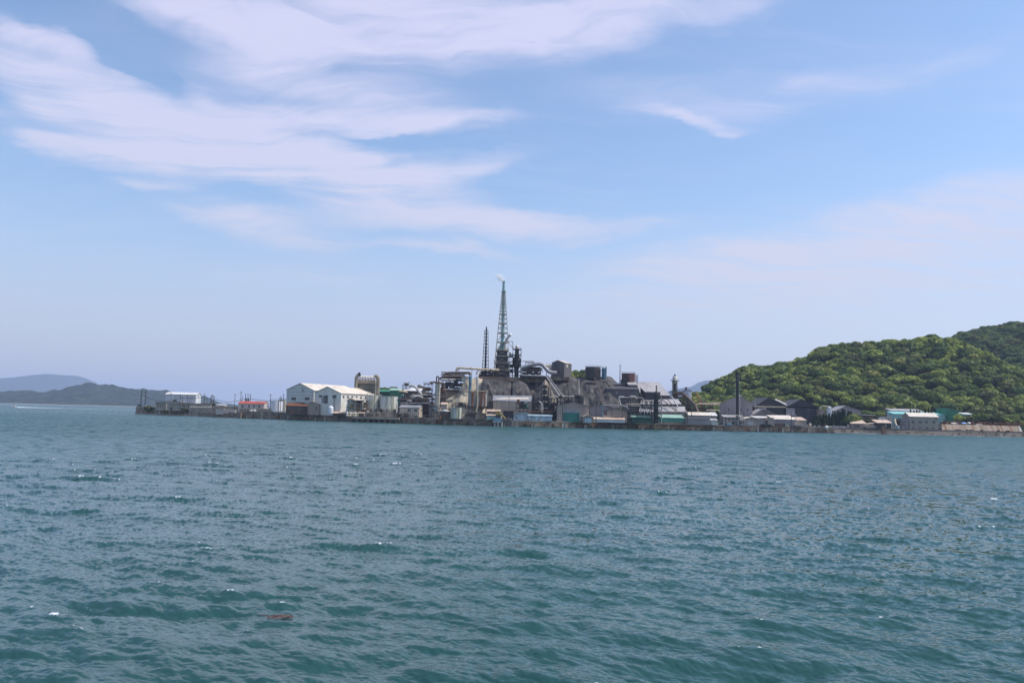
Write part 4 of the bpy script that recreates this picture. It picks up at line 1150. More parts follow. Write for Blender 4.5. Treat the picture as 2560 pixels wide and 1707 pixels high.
MB().tube([(xr + .3, 597, G), (xr + .3, 597, zt), (xr - 1.2, 597, zt + 1.2), (xr - 2.2, 597, zt + .3)], 1.4, 14, 2.2).build('outlet_duct', P['duct_beige'], o)
q = MB()
for i in range(8): x = xa + (xb - xa) * i / 7; q.bar((x, 597.7, G), (x, 597.7, z1 - .1), .35)
for z in (z1 - 1.2, z1 - 4.5, z1 - 8): q.bar((xa, 597.6, z), (xb, 597.6, z), .4)
q.build('casing_frame', P['rusty_steel'], o)
# twin silos
for px, r_, pt, lb, lg in ((930, 15.0, 988, 'left one of the two streaked white silos', 1), (971, 21, 991, 'wider right one of the two streaked white silos', 1)):
    tank(lb + ' by the wharf', px, r_, pt, 1026, 560, 'silo_streak', name='silo', cat='silo', roof='flat', base=G + 5.2, legs=G, leg_m='dark_steel')
tank('narrow pale silo tucked behind the right end of the streaked silos', 989, 5, 992, 1030, 566, 'tank_white', name='silo', cat='silo', roof='flat')
tank('narrow brown silo squeezed between the two streaked white silos', 949, 4, 988, 1030, 563, 'silo_streak', name='silo', cat='silo', roof='flat')
house('open ground floor store below the streaked white silos', 912, 996, 1032, 1031, 552, 5, 'conc_wall', 'pale_wall', axis='f', name='open_store', wins=[(916, 1034, 934, 1040, 'shutter_dark'), (938, 1034, 946, 1040, 'black_steel'), (952, 1034, 962, 1040, 'shutter_dark')], fr=False)
house('small orange roofed kiosk on the wharf before the left white silo', 896, 909, 1033, 1031.5, 549, 3, 'rusty_steel', 'tan_roof', axis='m', name='kiosk', cat='kiosk')
# two storey building
house('two storey beige office with grey roof and square windows by the wharf', 999, 1048, 1018.5, 1013, 548, 12, 'beige_wall', 'grey_roof', name='office_building', cat='office', th=R(-6),
      wins=[(1019.5, 1022.5, 1027, 1028.5), (1035, 1022.5, 1042.5, 1028.5), (1035, 1039, 1042.5, 1044.5)], side=[(1053, 1022, 1055, 1028)])
rack('red brown pump frame on the wharf left of the beige office', 985, 1020, 1033, 541, 4, 1, 4, m='rusty_steel', floor='galv', gear=[(0, 'h', .3, .7, 'rust'), (0, 'v', .75, .7, 'silo_rust'), (0, 'b', .9, .8, 'rust')], gseed=6, rail=False)
# green roofs and trees on the skyline
house('dark green roofed shed behind the filter plant', 946, 978, 979, 974.5, 640, 16, 'darkgreen', 'brightgreen', name='green_shed', base=12)
house('hipped light green roofed house behind the streaked silos', 975, 1003, 976, 971, 630, 10, 'brightgreen', 'green_roof', name='green_house', cat='house', base=12, th=R(-4))
for px, pt, r_, Y in ((955, 969, 4, 700), (963, 964, 5, 700), (972, 966, 4.5, 700), (985, 963, 4.0, 695), (1000, 971, 3.5, 690), (948, 973, 3.6, 690)):
    p = W(px, pt, Y); tree(p.x, Y, p.z - r_ * 1.9, r_, r_ * .9, int(px), 'small rounded tree on the skyline between the filter plant and the pipes', 'skyline trees behind the green sheds')
tag(MB().box(W(930, 985, 660).x, 618, G, W(1120, 985, 660).x, 720, 12.5).build('terrace', m_ground, None), kind='structure')
# shrubs over the left sea wall
def bush(px, pt, r_, Y, label, group=None, m=None, k=0):
    p = W(px, pt, Y); return tree(p.x, Y, p.z - r_ * 1.5, r_, r_ * .75, k, label, group, cme=m, name='shrub', cat='shrub')
bush_me = [tri_mesh('crown', np.concatenate([crown_arrays(s + 70, 9, 70, .13), core_arrays(s + 70)]), m_leafol if s % 2 else m_leaf) for s in range(4)]
dk_me = [tri_mesh('crown', np.concatenate([crown_arrays(s + 80, 9, 80, .13), core_arrays(s + 80)]), m_leafdk) for s in range(3)]
for i, (px, pt) in enumerate([(364, 1016), (370, 1013), (375, 1017), (381, 1015), (370, 1021), (379, 1022), (390, 1017), (396, 1019), (404, 1020), (412, 1019), (418, 1021), (431, 1018), (436, 1019), (447, 1018), (452, 1019), (458, 1018), (463, 1020), (455, 1024), (468, 1021)]):
    Y = Yw(px) - 1.2
    bush(px, pt, rs.uniform(1.7, 2.6), Y, 'green shrub spilling over the sea wall on the left tip', 'shrubs on the left sea wall', bush_me[i % 4] if i % 3 else dk_me[i % 3], i)
bush(348, 1010, 1.5, 712, 'small dark shrub on the tan block at the left tip', m=dk_me[0]); bush(440, 999, 2.3, 680, 'round shrub on the roof line before the white warehouse', m=dk_me[1])
bush(533, 1008, 3.0, 672, 'dark shrub growing against the small capped tower', m=dk_me[2]); bush(541, 1012, 2.6, 668, 'low dark shrub right of the capped tower', m=dk_me[0])
# motor boat with its wake
p = W(35, 1019.5, 1250); bx, by = p.x, 1250
o = thing('motor_boat', 'small white motor boat speeding to the left with a long wake', 'boat', (bx, by, 0))
hull = []
for t in range(9):
    u = t / 8; half = 1.5 * math.sin(min(1, (u * 1.25 + .05)) * math.pi / 2) ; x = bx - 5.5 + 11 * u; kz = 1.5 - 1.2 * u * .5; keel = .75 * (1 - u) ** 2 - .3
    hull.append([(x, by - half, kz + .3), (x, by - half * .75, .2 + keel), (x, by, keel - .15), (x, by + half * .75, .2 + keel), (x, by + half, kz + .3)])
MB().rings(hull, caps=True).build('hull', P['buoy_white'], o)
MB().box(bx - 1.6, by - 1.0, 1.2, bx + 2.2, by + 1.0, 2.7).build('cabin', P['pipe_white'], o)
MB().box(bx - 1.9, by - 1.05, 1.9, bx - 1.3, by + 1.05, 2.5).build('windscreen', P['glass'], o)
MB().box(bx + 4.6, by - .35, .4, bx + 5.6, by + .35, 1.6).build('outboard_motor', P['dark_steel'], o)
wk = MB(); rn = random.Random(5); N = 80
L_ = [(bx + 4 + i * 2.4, by + rn.uniform(-.4, .4) + i * .12, max(.1, (2.0 - i * .022) * rn.uniform(.5, 1.2)) if not (26 < i < 42) else .12, .85 * math.exp(-i / 14) + .13) for i in range(N)]
for a, b in zip(L_[:-1], L_[1:]):
    wk.faces([(a[0], a[1] - a[2], .05), (b[0], b[1] - b[2], .05), (b[0], b[1], b[3]), (a[0], a[1], a[3]), (a[0], a[1] + a[2], .05), (b[0], b[1] + b[2], .05)], [(0, 1, 2, 3), (3, 2, 5, 4)])
tag(wk.build('boat_wake', mat('foam', (.8, .83, .85), (.5, .6, .64), rough=.8, scale=.8), None), kind='stuff')
# ------------------------------------------------------------ process plant around the mound
MT = 31.0                                             # top of the mound in metres, near enough
mx = lambda px, Y: W(px, 980, Y).x
# bench behind the tan rocks that carries the left plant
def bench(px0, px1, pt, Y0, Y1, m=None):
    a = W(px0, pt, Y0); b = W(px1, pt, Y0); z = Zat((px0 + px1) / 2, pt, Y0)
    return tag(MB().box(a.x, Y0, G - .2, b.x, Y1, z).build('terrace', m or m_slagbrown, None), kind='structure')
zb1 = Zat(1130, 977, 572); zb0 = Zat(1080, 1004, 565)
bench(1012, 1112, 1006, 567, 600, m_ground); bench(1100, 1165, 978, 578, 610)
# left process racks
rack('dark process frame with blue roofs behind the beige office', 1000, 1030, 982, 568, 10, 4, 4, gear=[(1, 'v', .2, 1.5, 'boiler'), (2, 'h', .6, 1.2, 'boiler'), (1, 'b', .7, 1.6, 'rusty_steel'), (3, 'v', .85, 1.2, 'tank_cream'), (3, 'b', .2, 1.2, 'pipe_grey')], pipes=(3, 3, 3, 2), pmat=['pipe_brown', 'pipe_grey', 'pipe_white'], gseed=11)
rack('low dark pipe frame right of the beige office', 1030, 1066, 990, 566, 8, 3, 5, gear=[(2, 'h', .3, 1.1, 'pipe_grey'), (1, 'v', .6, 1.3, 'boiler'), (2, 'b', .8, 1.2, 'tank_cream'), (0, 'h', .4, 1.0, 'pipe_white')], pipes=(4, 3, 3, 1), pmat=['pipe_white', 'pipe_grey', 'pipe_brown'], gseed=12)
rack('tall rusty frame left of the pale round tower', 1060, 1080, 959, 572, 8, 5, 2, m='rusty_steel', gear=[(3, 'b', .65, 2.0, 'rust'), (2, 'v', .35, 1.4, 'boiler'), (1, 'b', .6, 1.7, 'boiler'), (4, 'h', .5, 1.0, 'pipe_brown')], pipes=(2, 2, 2, 2, 1), gseed=13)
house('small pale roofed building on the skyline behind the process pipes', 1041, 1066, 969, 961.5, 620, 9, 'beige_wall', 'cream_roof', axis='y', ridge=1047, name='roof_house', cat='building', base=G + 4)
house('light grey canopy roof in the middle of the process pipes', 1010, 1052, 977, 971.5, 600, 8, 'rusty_steel', 'white_roof', axis='m', name='canopy', base=G + 6)
rack('rust coloured small frame tower behind the green roofed house', 1006, 1024, 963, 605, 6, 4, 2, m='rusty_steel', gear=[(3, 'b', .5, 1.6, 'silo_rust'), (4, 'h', .5, .8, 'pipe_brown')], pipes=(0, 0, 2, 2), gseed=14)
pole('thin aerial mast above the process pipes', 1022.5, 953, 603, name='aerial_mast', cat='mast', w=.1, arms=2, m='dark_steel'); pole('thin aerial mast with cross arms left of the other above the process pipes', 1013, 955, 603, name='aerial_mast', cat='mast', w=.1, arms=2, m='dark_steel')
pipe('fat white pipe bending down to the right over the process pipes', [(1022, 964, 590), (1036, 964, 590), (1055, 988, 585), (1055, 1003, 585)], .85, 'pipe_white', 2.0)
pipe('brown pipe bending down behind the right white silo', [(998, 978, 575), (1015, 980, 575), (1017, 985, 575), (1017, 1000, 575)], 1.0, 'pipe_cream', 2.0)
pipe('pale looped pipe above the beige office', [(1031, 1000, 562), (1031, 992, 562), (1048, 990, 562), (1056, 994, 562)], .55, 'pipe_white', 1.0)
pipe('pale pipe elbow standing right above the beige office roof', [(1017, 1012, 560), (1017, 1003, 560), (1024, 1002, 560), (1030, 1003, 560)], .6, 'pipe_white', 1.0)
pipe('long thin pipe running level behind the beige office', [(1000, 1008, 556), (1075, 1007, 556)], .3, 'pipe_grey', .5, flanges=True)
pipe('long thin white pipe running level under the tall rusty frame', [(1030, 988, 560), (1070, 986.5, 560), (1096, 987, 560)], .3, 'pipe_white', .5)
# the pale round tower with the hoop on top
o = tank('pale round tower with a brown hoop pipe on top', 1094, 6.6, 959, 1000, 558, 'tank_cream', name='round_tower', cat='tower', roof='flat', hoops=2, base=G)
pipe('brown hoop pipe standing on the pale round tower', [(1091.5, 958, 558), (1091.5, 941, 558), (1097, 941, 558), (1097, 958, 558)], .45, 'pipe_brown', 1.4)
pipe('thick brown pipe crossing the head of the pale round tower', [(1075, 956, 556), (1090, 955, 556), (1112, 959, 556)], .65, 'pipe_brown', 1.0)
pipe('short brown pipe hanging right of the pale round tower', [(1102, 957, 562), (1110, 962, 562), (1110, 972, 562)], .8, 'pipe_brown', 1.2)
rack('dark brown frame right of the pale round tower', 1098, 1112, 963, 564, 6, 4, 2, m='rusty_steel', gear=[(3, 'v', .5, 1.4, 'rust'), (2, 'b', .5, 1.5, 'boiler')], pipes=(1, 2, 2, 2), gseed=15)
# upper left rack, big pipes
rack('big dark frame full of pipes on the bench left of the tan rock', 1106, 1160, 937, 580, 10, 4, 6, base=zb1 - 4, gear=[(1, 'v', .15, 1.8, 'boiler'), (1, 'v', .45, 1.9, 'silo_streak'), (1, 'b', .7, 1.8, 'boiler'), (2, 'h', .3, 1.3, 'boiler'), (2, 'v', .62, 1.4, 'pipe_brown'), (3, 'h', .5, 1.1, 'pipe_cream'), (2, 'b', .9, 1.4, 'silo_streak')], pipes=(2, 3, 3, 3, 2), pmat=['pipe_brown', 'pipe_brown', 'pipe_cream'], pr=.45, gseed=16)
pipe('dark pipe hoop at the top left of the big pipe frame', [(1112, 946, 578), (1114, 934, 578), (1122, 932, 578), (1175, 932, 578), (1175, 938, 578)], .95, 'pipe_brown', 2.2)
pipe('dark level pipe below the hoop of the big pipe frame', [(1105, 946, 577), (1107, 941, 577), (1150, 941, 577), (1172, 945, 577)], .85, 'pipe_brown', 1.0)
pipe('bright white level pipe on the left of the big pipe frame', [(1104, 953, 576), (1105, 948.5, 576), (1139, 949, 576)], .6, 'pipe_white', 1.0)
pipe('cream overhead pipe running right towards the thin black stack', [(1139, 942, 579), (1142, 920.5, 579), (1150, 919.5, 579), (1205, 923, 579), (1248, 925, 581)], .75, 'pipe_cream', 1.6, supports=[((1147, 920, 579), zb1), ((1180, 922, 579), MT), ((1200, 923, 579), MT)])
pipe('brown level pipe at the foot of the big pipe frame', [(1100, 973, 570), (1175, 974, 570)], .35, 'pipe_white', 1.0); pipe('rusty level pipe just under the white one at the foot of the frame', [(1100, 979, 570), (1172, 980, 570)], .4, 'pipe_brown', 1.0)
tank('tall blue cylinder against the tan rock', 1175.5, 3.6, 940, 975, 543, 'pipe_blue', name='blue_column', cat='column', roof='flat', base=Zat(1175, 975, 543) - 2, rail=False, ladder=False, rm='galv')
pipe('bright silver pipe rising in front of the tan rock', [(1193.5, 976, 540), (1193, 942, 540), (1196, 932, 545), (1200, 928, 560)], .6, 'galv', 1.0)
house('white sheet metal box on the bench left of the blue cylinder', 1155, 1170, 943, 942, 566, 4, 'tank_cream', 'grey_roof', axis='f', name='equipment_box', cat='box', base=Zat(1160, 951, 566))
# rusted twin silos at the wharf
sb_ = Zat(1190, 1015, 531)
for px, lb in ((1181.5, 'left one of the two rust streaked silos on tall legs'), (1206.5, 'right one of the two rust streaked silos on tall legs')):
    tank(lb, px, 11.3, 980, 1015, 531, 'silo_rust', name='silo', cat='silo', roof='flat', base=sb_, legs=G, rail=True)
rack('rusty working deck around the legs of the rust streaked silos', 1165, 1218, 1034, 526, 9, 2, 5, m='rusty_steel', floor='rust', w=.2, gear=[(1, 'c', .25, 1.2, 'galv'), (1, 'b', .7, 1.2, 'pipe_blue'), (1, 'v', .55, .8, 'pipe_white')])
tag(MB().box(mx(1190, 520), 519, G + .02, mx(1216, 520), 525, G + 3.2).build('concrete_block', m_concdark, None), 'dark square concrete base right of the silo legs', 'block')
pipe('yellow and white chute pipe between the rust streaked silos', [(1194, 977, 527), (1194, 1012, 527), (1190, 1030, 527)], .4, 'pipe_cream', 1.0)
pipe('thin level pipe above the tops of the rust streaked silos', [(1165, 976, 529), (1195, 977.5, 529), (1220, 978, 529)], .3, 'pipe_cream', .6)
# left wharf row
house('small tan roofed hut up on posts left of the green streaked tank', 1103, 1117, 1011, 1007, 536, 5, 'beige_wall', 'tan_roof', axis='m', name='hut', cat='hut', base=G + 5)
rack('grey scaffold with teal boxes between the office and the brown drum tank', 1075, 1098, 1014, 536, 5, 3, 3, m='galv', floor='galv', w=.16, gear=[(2, 'b', .5, 1.2, 'tealpaint'), (1, 'v', .3, .9, 'rust'), (1, 'b', .7, 1.0, 'rusty_steel')], pipes=(1, 1, 1), pr=.2, gseed=21)
tank('squat brown drum tank left of the green streaked tank', 1113, 13.5, 1028, 1045, 530, 'rusty_steel', roof='cone', base=G, rm='galv', ladder=False, rail=False)
tank('green streaked concrete tank left of the rust streaked silos', 1141, 13.0, 1019, 1045, 526, 'silo_streak', roof='flat', base=G, rail=True)
tank('small red brown drum on the wharf left of the brown drum tank', 1100, 3, 1038, 1046, 524, 'rust', name='drum', cat='drum', roof='flat', ladder=False, rail=False)
wall_box('dark low wall on the wharf before the green streaked tank', 1107, 1166, 1040.5, 2.5, 1.0, m_concdark)
# middle low buildings
house('grey roofed long building leaning on the mound with bright skylight strip', 1233, 1329, 1002.5, 990, 537, 12, 'beige_wall', 'grey_roof', axis='m', name='long_building', cat='building', base=G)
o = MB(); f_ = [W(1238, 999, 537 + 3), W(1322, 999.5, 537 + 3), W(1322, 996, 537 + 7), W(1238, 995.5, 537 + 7)]
slab(o, [tuple(p + Vector((0, 0, .35))) for p in f_], .12); tag(o.build('skylight_strip', P['cream_roof'], None), 'bright strip of roofing on the grey long building against the mound', 'skylight')
house('low shed with tan roof on the wharf right of the rust streaked silos', 1218, 1250, 1028.5, 1024.5, 519, 6, 'rusty_steel', 'tan_roof', axis='m', name='wharf_shed', doors=[(1222, 1033, 1232, 1046, 'pipe_blue')])
house('lower tan shed roof in front of the tan shed on the wharf', 1217, 1238, 1039, 1036.5, 514.5, 4, 'tealpaint', 'tan_roof', axis='m', name='lean_to')
house('dark open shed with rusty roof edge behind the yellow crane', 1258, 1284, 1028, 1026, 520, 6, 'black_wall', 'rust', axis='f', name='open_shed')
rack('dark equipment frame with a black chimney box above the blue sheds', 1290, 1320, 1010, 522, 6, 2, 3, base=G + 4.5, m='rusty_steel', gear=[(1, 'b', .5, 1.8, 'boiler'), (2, 'v', .2, .9, 'rust'), (2, 'b', .5, 1.1, 'black_steel'), (2, 'b', .85, .8, 'tealpaint'), (1, 'h', .75, 1.1, 'greenpaint')], gseed=23)
pole('thin black mast before the grey long building', 1273, 988, 518, arms=0, w=.14, m='black_steel')
# yellow quay crane
p = W(1246, 1040, 514); o = thing('quay_crane', 'small yellow quay crane before the tan shed', 'crane', (p.x, 514, G))
MB().box(p.x - 1.5, 513, G, p.x + 1.5, 516, G + 3.2).build('base', P['dark_steel'], o); MB().box(p.x - 1.2, 513.2, G + 3.25, p.x + 1.2, 515.4, G + 5.4).build('cab', P['yellow'], o)
MB().bar((p.x + .6, 514, G + 4.5), tuple(W(1264, 1046, 512)), .5).build('boom', P['yellow'], o); MB().bar((p.x - 1.8, 514, G + 3.3), (p.x - 1.6, 514, G + 6.5), .3).build('mast', P['yellow'], o)
MB().box(p.x - .6, 513.1, G + 4.1, p.x + .5, 513.19, G + 5.1).build('cab_window', P['glass'], o)
# mooring dolphin with pale fender piles
p = W(1245, 1056, 508); o = thing('mooring_dolphin', 'landing stage with pale fender piles standing in the water', 'landing stage', (p.x, 507, -1))
xa = mx(1232, 507); xb = mx(1259, 507); zt = Zat(1245, 1055.5, 507)
MB().box(xa, 506, zt, xb, 511, zt + .5).build('deck', P['galv'], o)
for i, px in enumerate((1234, 1239, 1242.5, 1247, 1252, 1257)):
    x = mx(px, 507); MB().lathe(x, 506.6, [(.42, -2), (.42, zt - .01)], 12).build('pile', P['pipe_white'] if i % 2 else P['dark_steel'], o)
MB().box(xa + 1, 508, zt + .51, xb - 1.2, 510.5, zt + 2.6).build('cabin', P['pipe_blue'], o)
# pale blue sheds
house('pale blue weathered wharf shed with a teal upper panel', 1284, 1319, 1035, 1033, 519, 6, 'bluepaint', 'pipe_grey', axis='f', name='wharf_shed', wins=[(1290, 1043, 1293, 1047, 'shutter_dark')], fr=False)
house('teal upper storey on the left pale blue wharf shed', 1296, 1319, 1030, 1029, 520.5, 4, 'tealpaint', 'rust', axis='f', name='upper_store', base=Zat(1307, 1034, 520))
house('long pale blue weathered wharf shed left of the brown gabled workshop', 1320, 1380, 1040, 1037, 518, 6, 'bluepaint', 'bluepaint', axis='m', name='wharf_shed', wins=[(1345, 1047, 1347, 1051, 'shutter_dark'), (1332, 1043, 1335, 1045, 'shutter_dark')], fr=False)
pipe('thin red pipe running level above the pale blue sheds', [(1296, 1028.5, 524), (1385, 1029, 524)], .28, 'rust', .5)
# black furnace column
rack('black frame tower around a dark furnace before the brown slag cone', 1354, 1372, 968, 534, 7, 5, 2, m='black_steel', floor='dark_steel', gear=[(1, 'b', .55, 2.0, 'boiler'), (2, 'b', .55, 2.0, 'boiler'), (3, 'b', .55, 1.9, 'black_wall'), (4, 'b', .5, 1.5, 'boiler'), (5, 'h', .5, .8, 'pipe_brown')], pipes=(0, 2, 1, 1), gseed=31)
rack('lower black frame full of pipes right of the furnace tower', 1372, 1394, 996, 534, 7, 3, 3, m='black_steel', floor='dark_steel', gear=[(1, 'v', .4, 1.7, 'boiler'), (2, 'b', .7, 1.4, 'boiler'), (0, 'v', .7, 1.8, 'black_wall')], pipes=(2, 3, 3, 2), pmat=['pipe_brown', 'pipe_white', 'boiler'], gseed=32)
rack('lower black frame left of the furnace tower', 1331, 1354, 1000, 534, 7, 3, 3, m='black_steel', floor='rusty_steel', gear=[(1, 'b', .3, 1.6, 'boiler'), (2, 'v', .6, 1.0, 'pipe_brown'), (0, 'b', .6, 2.0, 'black_wall')], pipes=(2, 2, 2), pmat=['pipe_brown', 'pipe_white'], gseed=33)
pipe('upright white pipe pair in front of the furnace tower', [(1353.5, 1032, 530), (1353.5, 1006, 530), (1347, 1003, 531)], .3, 'pipe_white', .8); pipe('second upright white pipe close right of the first at the furnace', [(1356.5, 1032, 530), (1356.5, 1008, 530)], .3, 'pipe_white', .8)
# ---------------- plateau: small platform rims
def deckslab(label, px0, px1, pt, Y, depth, th_, m, name='platform'):
    a = W(px0, pt, Y); b = W(px1, pt, Y); z = Zat((px0 + px1) / 2, pt, Y)
    return tag(MB().box(a.x, Y, z - th_, b.x, Y + depth, z).build(name, m, None), label, 'platform')
deckslab('grey concrete apron under the lattice chimney', 1197, 1372, 942.5, 575.5, 30, 3.2, m_concdark)
deckslab('dark steel deck right of the lattice chimney', 1300, 1372, 940, 571, 16, 1.0, P['dark_steel'])
# lattice chimney
cx = W(1255, 900, 590).x; o = thing('chimney', 'tall lattice chimney with a teal flue and white smoke at its tip', 'chimney', (cx, 590, MT))
def zx(px, py): p = W(px, py, 590); return p.x, p.z
zb = zx(1254, 942)[1]; ztl = zx(1258, 727)[1]; ztop = zx(1259, 703)[1]
xb_ = zx(1254, 942)[0]; xt_ = xb_ + .3
lv = [zx(1255, y)[1] for y in (925, 908, 891, 875, 856, 833, 820, 808, 797, 786, 777.5, 769, 762, 755, 748, 741, 734, 727)]
corner = lattice(o, xb_, 590, zb, ztl, 5.9, 1.15, lv, P['cream_steel'], w=.38, kbrace=True)
MB().lathe(xb_, 590, [(2.0, zb), (2.0, zx(1255, 880)[1]), (1.3, zx(1255, 866)[1]), (1.12, zx(1256, 820)[1]), (.95, ztl), (.86, ztop)], 18).build('flue', P['flue_teal'], o)
MB().lathe(xb_, 590, [(.9, ztop - .6), (.98, ztop - .3), (.98, ztop + .15)], 18).build('flue_rim', P['tealpaint'], o)
for y, hw in ((729, 1.6), (755, 1.6), (786, 2.3), (810, 2.6), (833, 3.2), (856, 3.6)):
    z = zx(1256, y)[1]; MB().box(xb_ - hw, 590 - hw, z, xb_ + hw, 590 + hw, z + .25).build('platform', P['cream_steel'], o)
q = MB(); lx = xb_ - 1.3
q.bar((lx - .5, 588.6, zb + 20), (lx + .2, 588.9, ztop + 1.5), .1); q.build('lightning_rod', P['dark_steel'], o)
# boiler house inside the lattice
o = thing('boiler_tower', 'black stepped boiler tower standing inside the chimney lattice', 'boiler', (xb_, 592, MT))
for y0_, y1_, hw, k in ((942, 925, 5.6, 'boiler'), (925, 908, 4.6, 'black_wall'), (907, 892, 4.2, 'boiler'), (890, 876, 3.8, 'black_wall')):
    za, zc = zx(1255, y0_)[1], zx(1255, y1_)[1]
    MB().box(xb_ - hw, 588, za, xb_ + hw, 596, zc - .3).build('boiler_stage', P[k], o)
    MB().box(xb_ - hw - .9, 587, zc - .28, xb_ + hw + .9, 597, zc - .05).build('platform', P['rusty_steel'], o)
    q = MB(); q.bar((xb_ - hw - .9, 587, zc + 1.0), (xb_ + hw + .9, 587, zc + 1.0), .1)
    for i in range(9): x = xb_ - hw - .9 + (2 * hw + 1.8) * i / 8; q.bar((x, 587, zc), (x, 587, zc + 1.0), .1)
    q.build('railing', P['cream_steel'], o)
za = zx(1255, 876)[1]
MB().rings([[(xb_ + a * r_, 592 + b * r_, z) for a, b in ((-1, -1), (1, -1), (1, 1), (-1, 1))] for r_, z in ((3.6, za), (1.5, za + 3.4), (1.5, za + 5))]).build('hood', P['cream_steel'], o)
for dx_, y in ((-5, 905), (5.6, 885), (5.2, 912)): MB().lathe(xb_ + dx_, 587, [(.3, zx(1255, y)[1] - 1), (.7, zx(1255, y)[1]), (.7, zx(1255, y)[1] + 1), (.2, zx(1255, y)[1] + 1.5)], 12).build('small_vessel', P['pipe_white'], o)
pipe('fat duct with a white ball end leaning out right of the chimney', [(1261, 868, 588), (1264, 852, 588), (1274, 839, 588)], .8, 'pipe_white', 1.5, name='duct', cat='duct', flanges=False)
x, z = zx(1275, 838); o = thing('pressure_ball', 'bright white ball at the end of the leaning duct right of the chimney', 'ball', (x, 588, z))
MB().lathe(x, 588, [(1.25 * math.cos(a), z + 1.25 * math.sin(a)) for a in [(-.5 + i / 8) * math.pi * .98 for i in range(9)]], 16, caps=False).build('shell', P['buoy_white'], o)
pipe('thin frame pipe reaching right of the chimney above the domed vessel', [(1268, 853.5, 589), (1282, 853.5, 589), (1282, 872, 589)], .22, 'rusty_steel', .5)
pipe('slanting strut pipe right of the chimney', [(1271, 855, 588.5), (1283, 872, 588.5)], .18, 'rusty_steel', .5, flanges=False)
# domed vessel in its frame
vx = W(1292, 900, 588).x; o = thing('reactor_vessel', 'dark bulging vessel with a white domed top right of the chimney', 'vessel', (vx, 588, MT))
def zr(y): return Zat(1292, y, 588)
MB().lathe(vx, 588, [(1.5, zr(945)), (1.5, zr(922)), (2.9, zr(914)), (3.0, zr(898)), (1.5, zr(889)), (1.4, zr(872))], 22).build('shell', P['boiler'], o)
MB().lathe(vx, 588, [(1.35, zr(871.8)), (1.3, zr(866)), (.9, zr(863.5)), (.3, zr(862.6))], 20).build('dome', P['pipe_white'], o)
rack('tall dark frame around the domed vessel', 1282.5, 1303, 873, 584.5, 7, 5, 2, base=Zat(1292, 944, 585), m='dark_steel', floor='rusty_steel', w=.3, brace=False, rail=True)
rack('narrow dark frame between the chimney and the domed vessel', 1272, 1283, 892, 586, 6, 4, 1, base=Zat(1277, 944, 586), m='dark_steel', gear=[(4, 'v', .3, .7, 'buoy_white'), (4, 'v', .75, .7, 'buoy_white'), (2, 'b', .5, 1.4, 'boiler'), (1, 'b', .5, 1.5, 'boiler')], pipes=(1, 2, 1))
# thin black stack in a lattice
sx_ = W(1214, 900, 588).x; o = thing('thin_stack', 'thin black stack held in a slim black lattice left of the chimney', 'chimney', (sx_, 588, MT))
def zs_(y): return Zat(1214, y, 588)
sb2 = zs_(942)
lattice(o, sx_, 588, sb2, zs_(826), 2.4, 1.25, [zs_(y) for y in (930, 919, 911, 902, 893, 884, 877, 869, 860, 851, 843, 834, 826)], P['black_steel'], w=.22)
MB().lathe(sx_, 588, [(.75, sb2), (.6, zs_(880)), (.45, zs_(817))], 14).build('flue', P['black_steel'], o)
rack('dark base frame with machines under the thin black stack', 1195, 1226, 928, 582, 8, 2, 4, base=Zat(1210, 944, 582), m='black_steel', gear=[(0, 'b', .3, 1.4, 'boiler'), (0, 'b', .75, 1.5, 'boiler'), (1, 'h', .5, .9, 'boiler'), (1, 'v', .9, .8, 'pipe_brown')], pipes=(2, 2), gseed=41)
rack('low black deck with boxes at the chimney foot on the left', 1226, 1238, 927, 583, 7, 2, 1, base=Zat(1230, 944, 583), m='black_steel', gear=[(0, 'b', .5, 1.3, 'boiler'), (1, 'b', .5, 1.1, 'boiler')], pipes=(1, 2), gseed=42)
rack('grey ladder frame at the left edge of the plateau', 1192, 1199, 931, 577, 3, 3, 1, base=Zat(1195, 944, 577), m='galv', w=.16)
# rack on the right and the big grey pipe
rack('rust brown pipe frame on the plateau below the fat grey pipe', 1305, 1352, 918, 582, 9, 3, 6, base=Zat(1330, 942, 582), m='rusty_steel', gear=[(0, 'b', .2, 1.5, 'rust'), (0, 'b', .6, 1.4, 'boiler'), (1, 'h', .4, 1.0, 'pipe_brown'), (1, 'b', .75, 1.2, 'rust'), (0, 'v', .85, 1.0, 'tank_cream')], pipes=(3, 3, 3), pmat=['pipe_brown', 'rust', 'pipe_white'], gseed=43)
rack('light handrail frame standing over the fat grey pipe', 1314, 1337, 906, 586, 5, 1, 3, base=Zat(1325, 920, 586), m='rusty_steel', w=.16, brace=False, rail=False)
pipe('thin pipe bridge from the domed vessel to the right', [(1303, 903, 584), (1333, 903, 584), (1334, 908, 584)], .22, 'pipe_brown', .4)
pipe('very fat grey pipe bending down to the dark house on the mound', [(1305, 919, 577), (1322, 914, 576), (1348, 909, 575), (1358, 913, 574), (1368, 926, 573), (1376, 931, 573), (1392, 932, 573)], 1.25, 'pipe_grey', 5.0, flanges=False, name='fat_pipe')
pipe('cream elbow pipe behind the bend of the fat grey pipe', [(1356, 915, 583), (1370, 914.5, 583), (1378, 918, 583), (1378, 924, 583)], .8, 'pipe_cream', 1.8)
rack('small frame between the fat grey pipe and the dark gabled house', 1367, 1379, 913, 586, 5, 2, 1, base=Zat(1372, 944, 586), m='rusty_steel', gear=[(1, 'b', .5, 1.2, 'rusty_steel')])
pipe('pale pipe running along the deck then down the slope of the mound', [(1308, 938, 570), (1365, 939.5, 568), (1401, 991, 549), (1399, 993, 548)], .32, 'pipe_white', .8)
pipe('second pale pipe running down the slope right beside the first', [(1371, 940, 569), (1408, 992, 550)], .3, 'pipe_grey', .8)
pipe('dark third pipe between the two pale slope pipes', [(1368, 940, 569.5), (1404, 992, 550)], .55, 'dark_steel', .8)
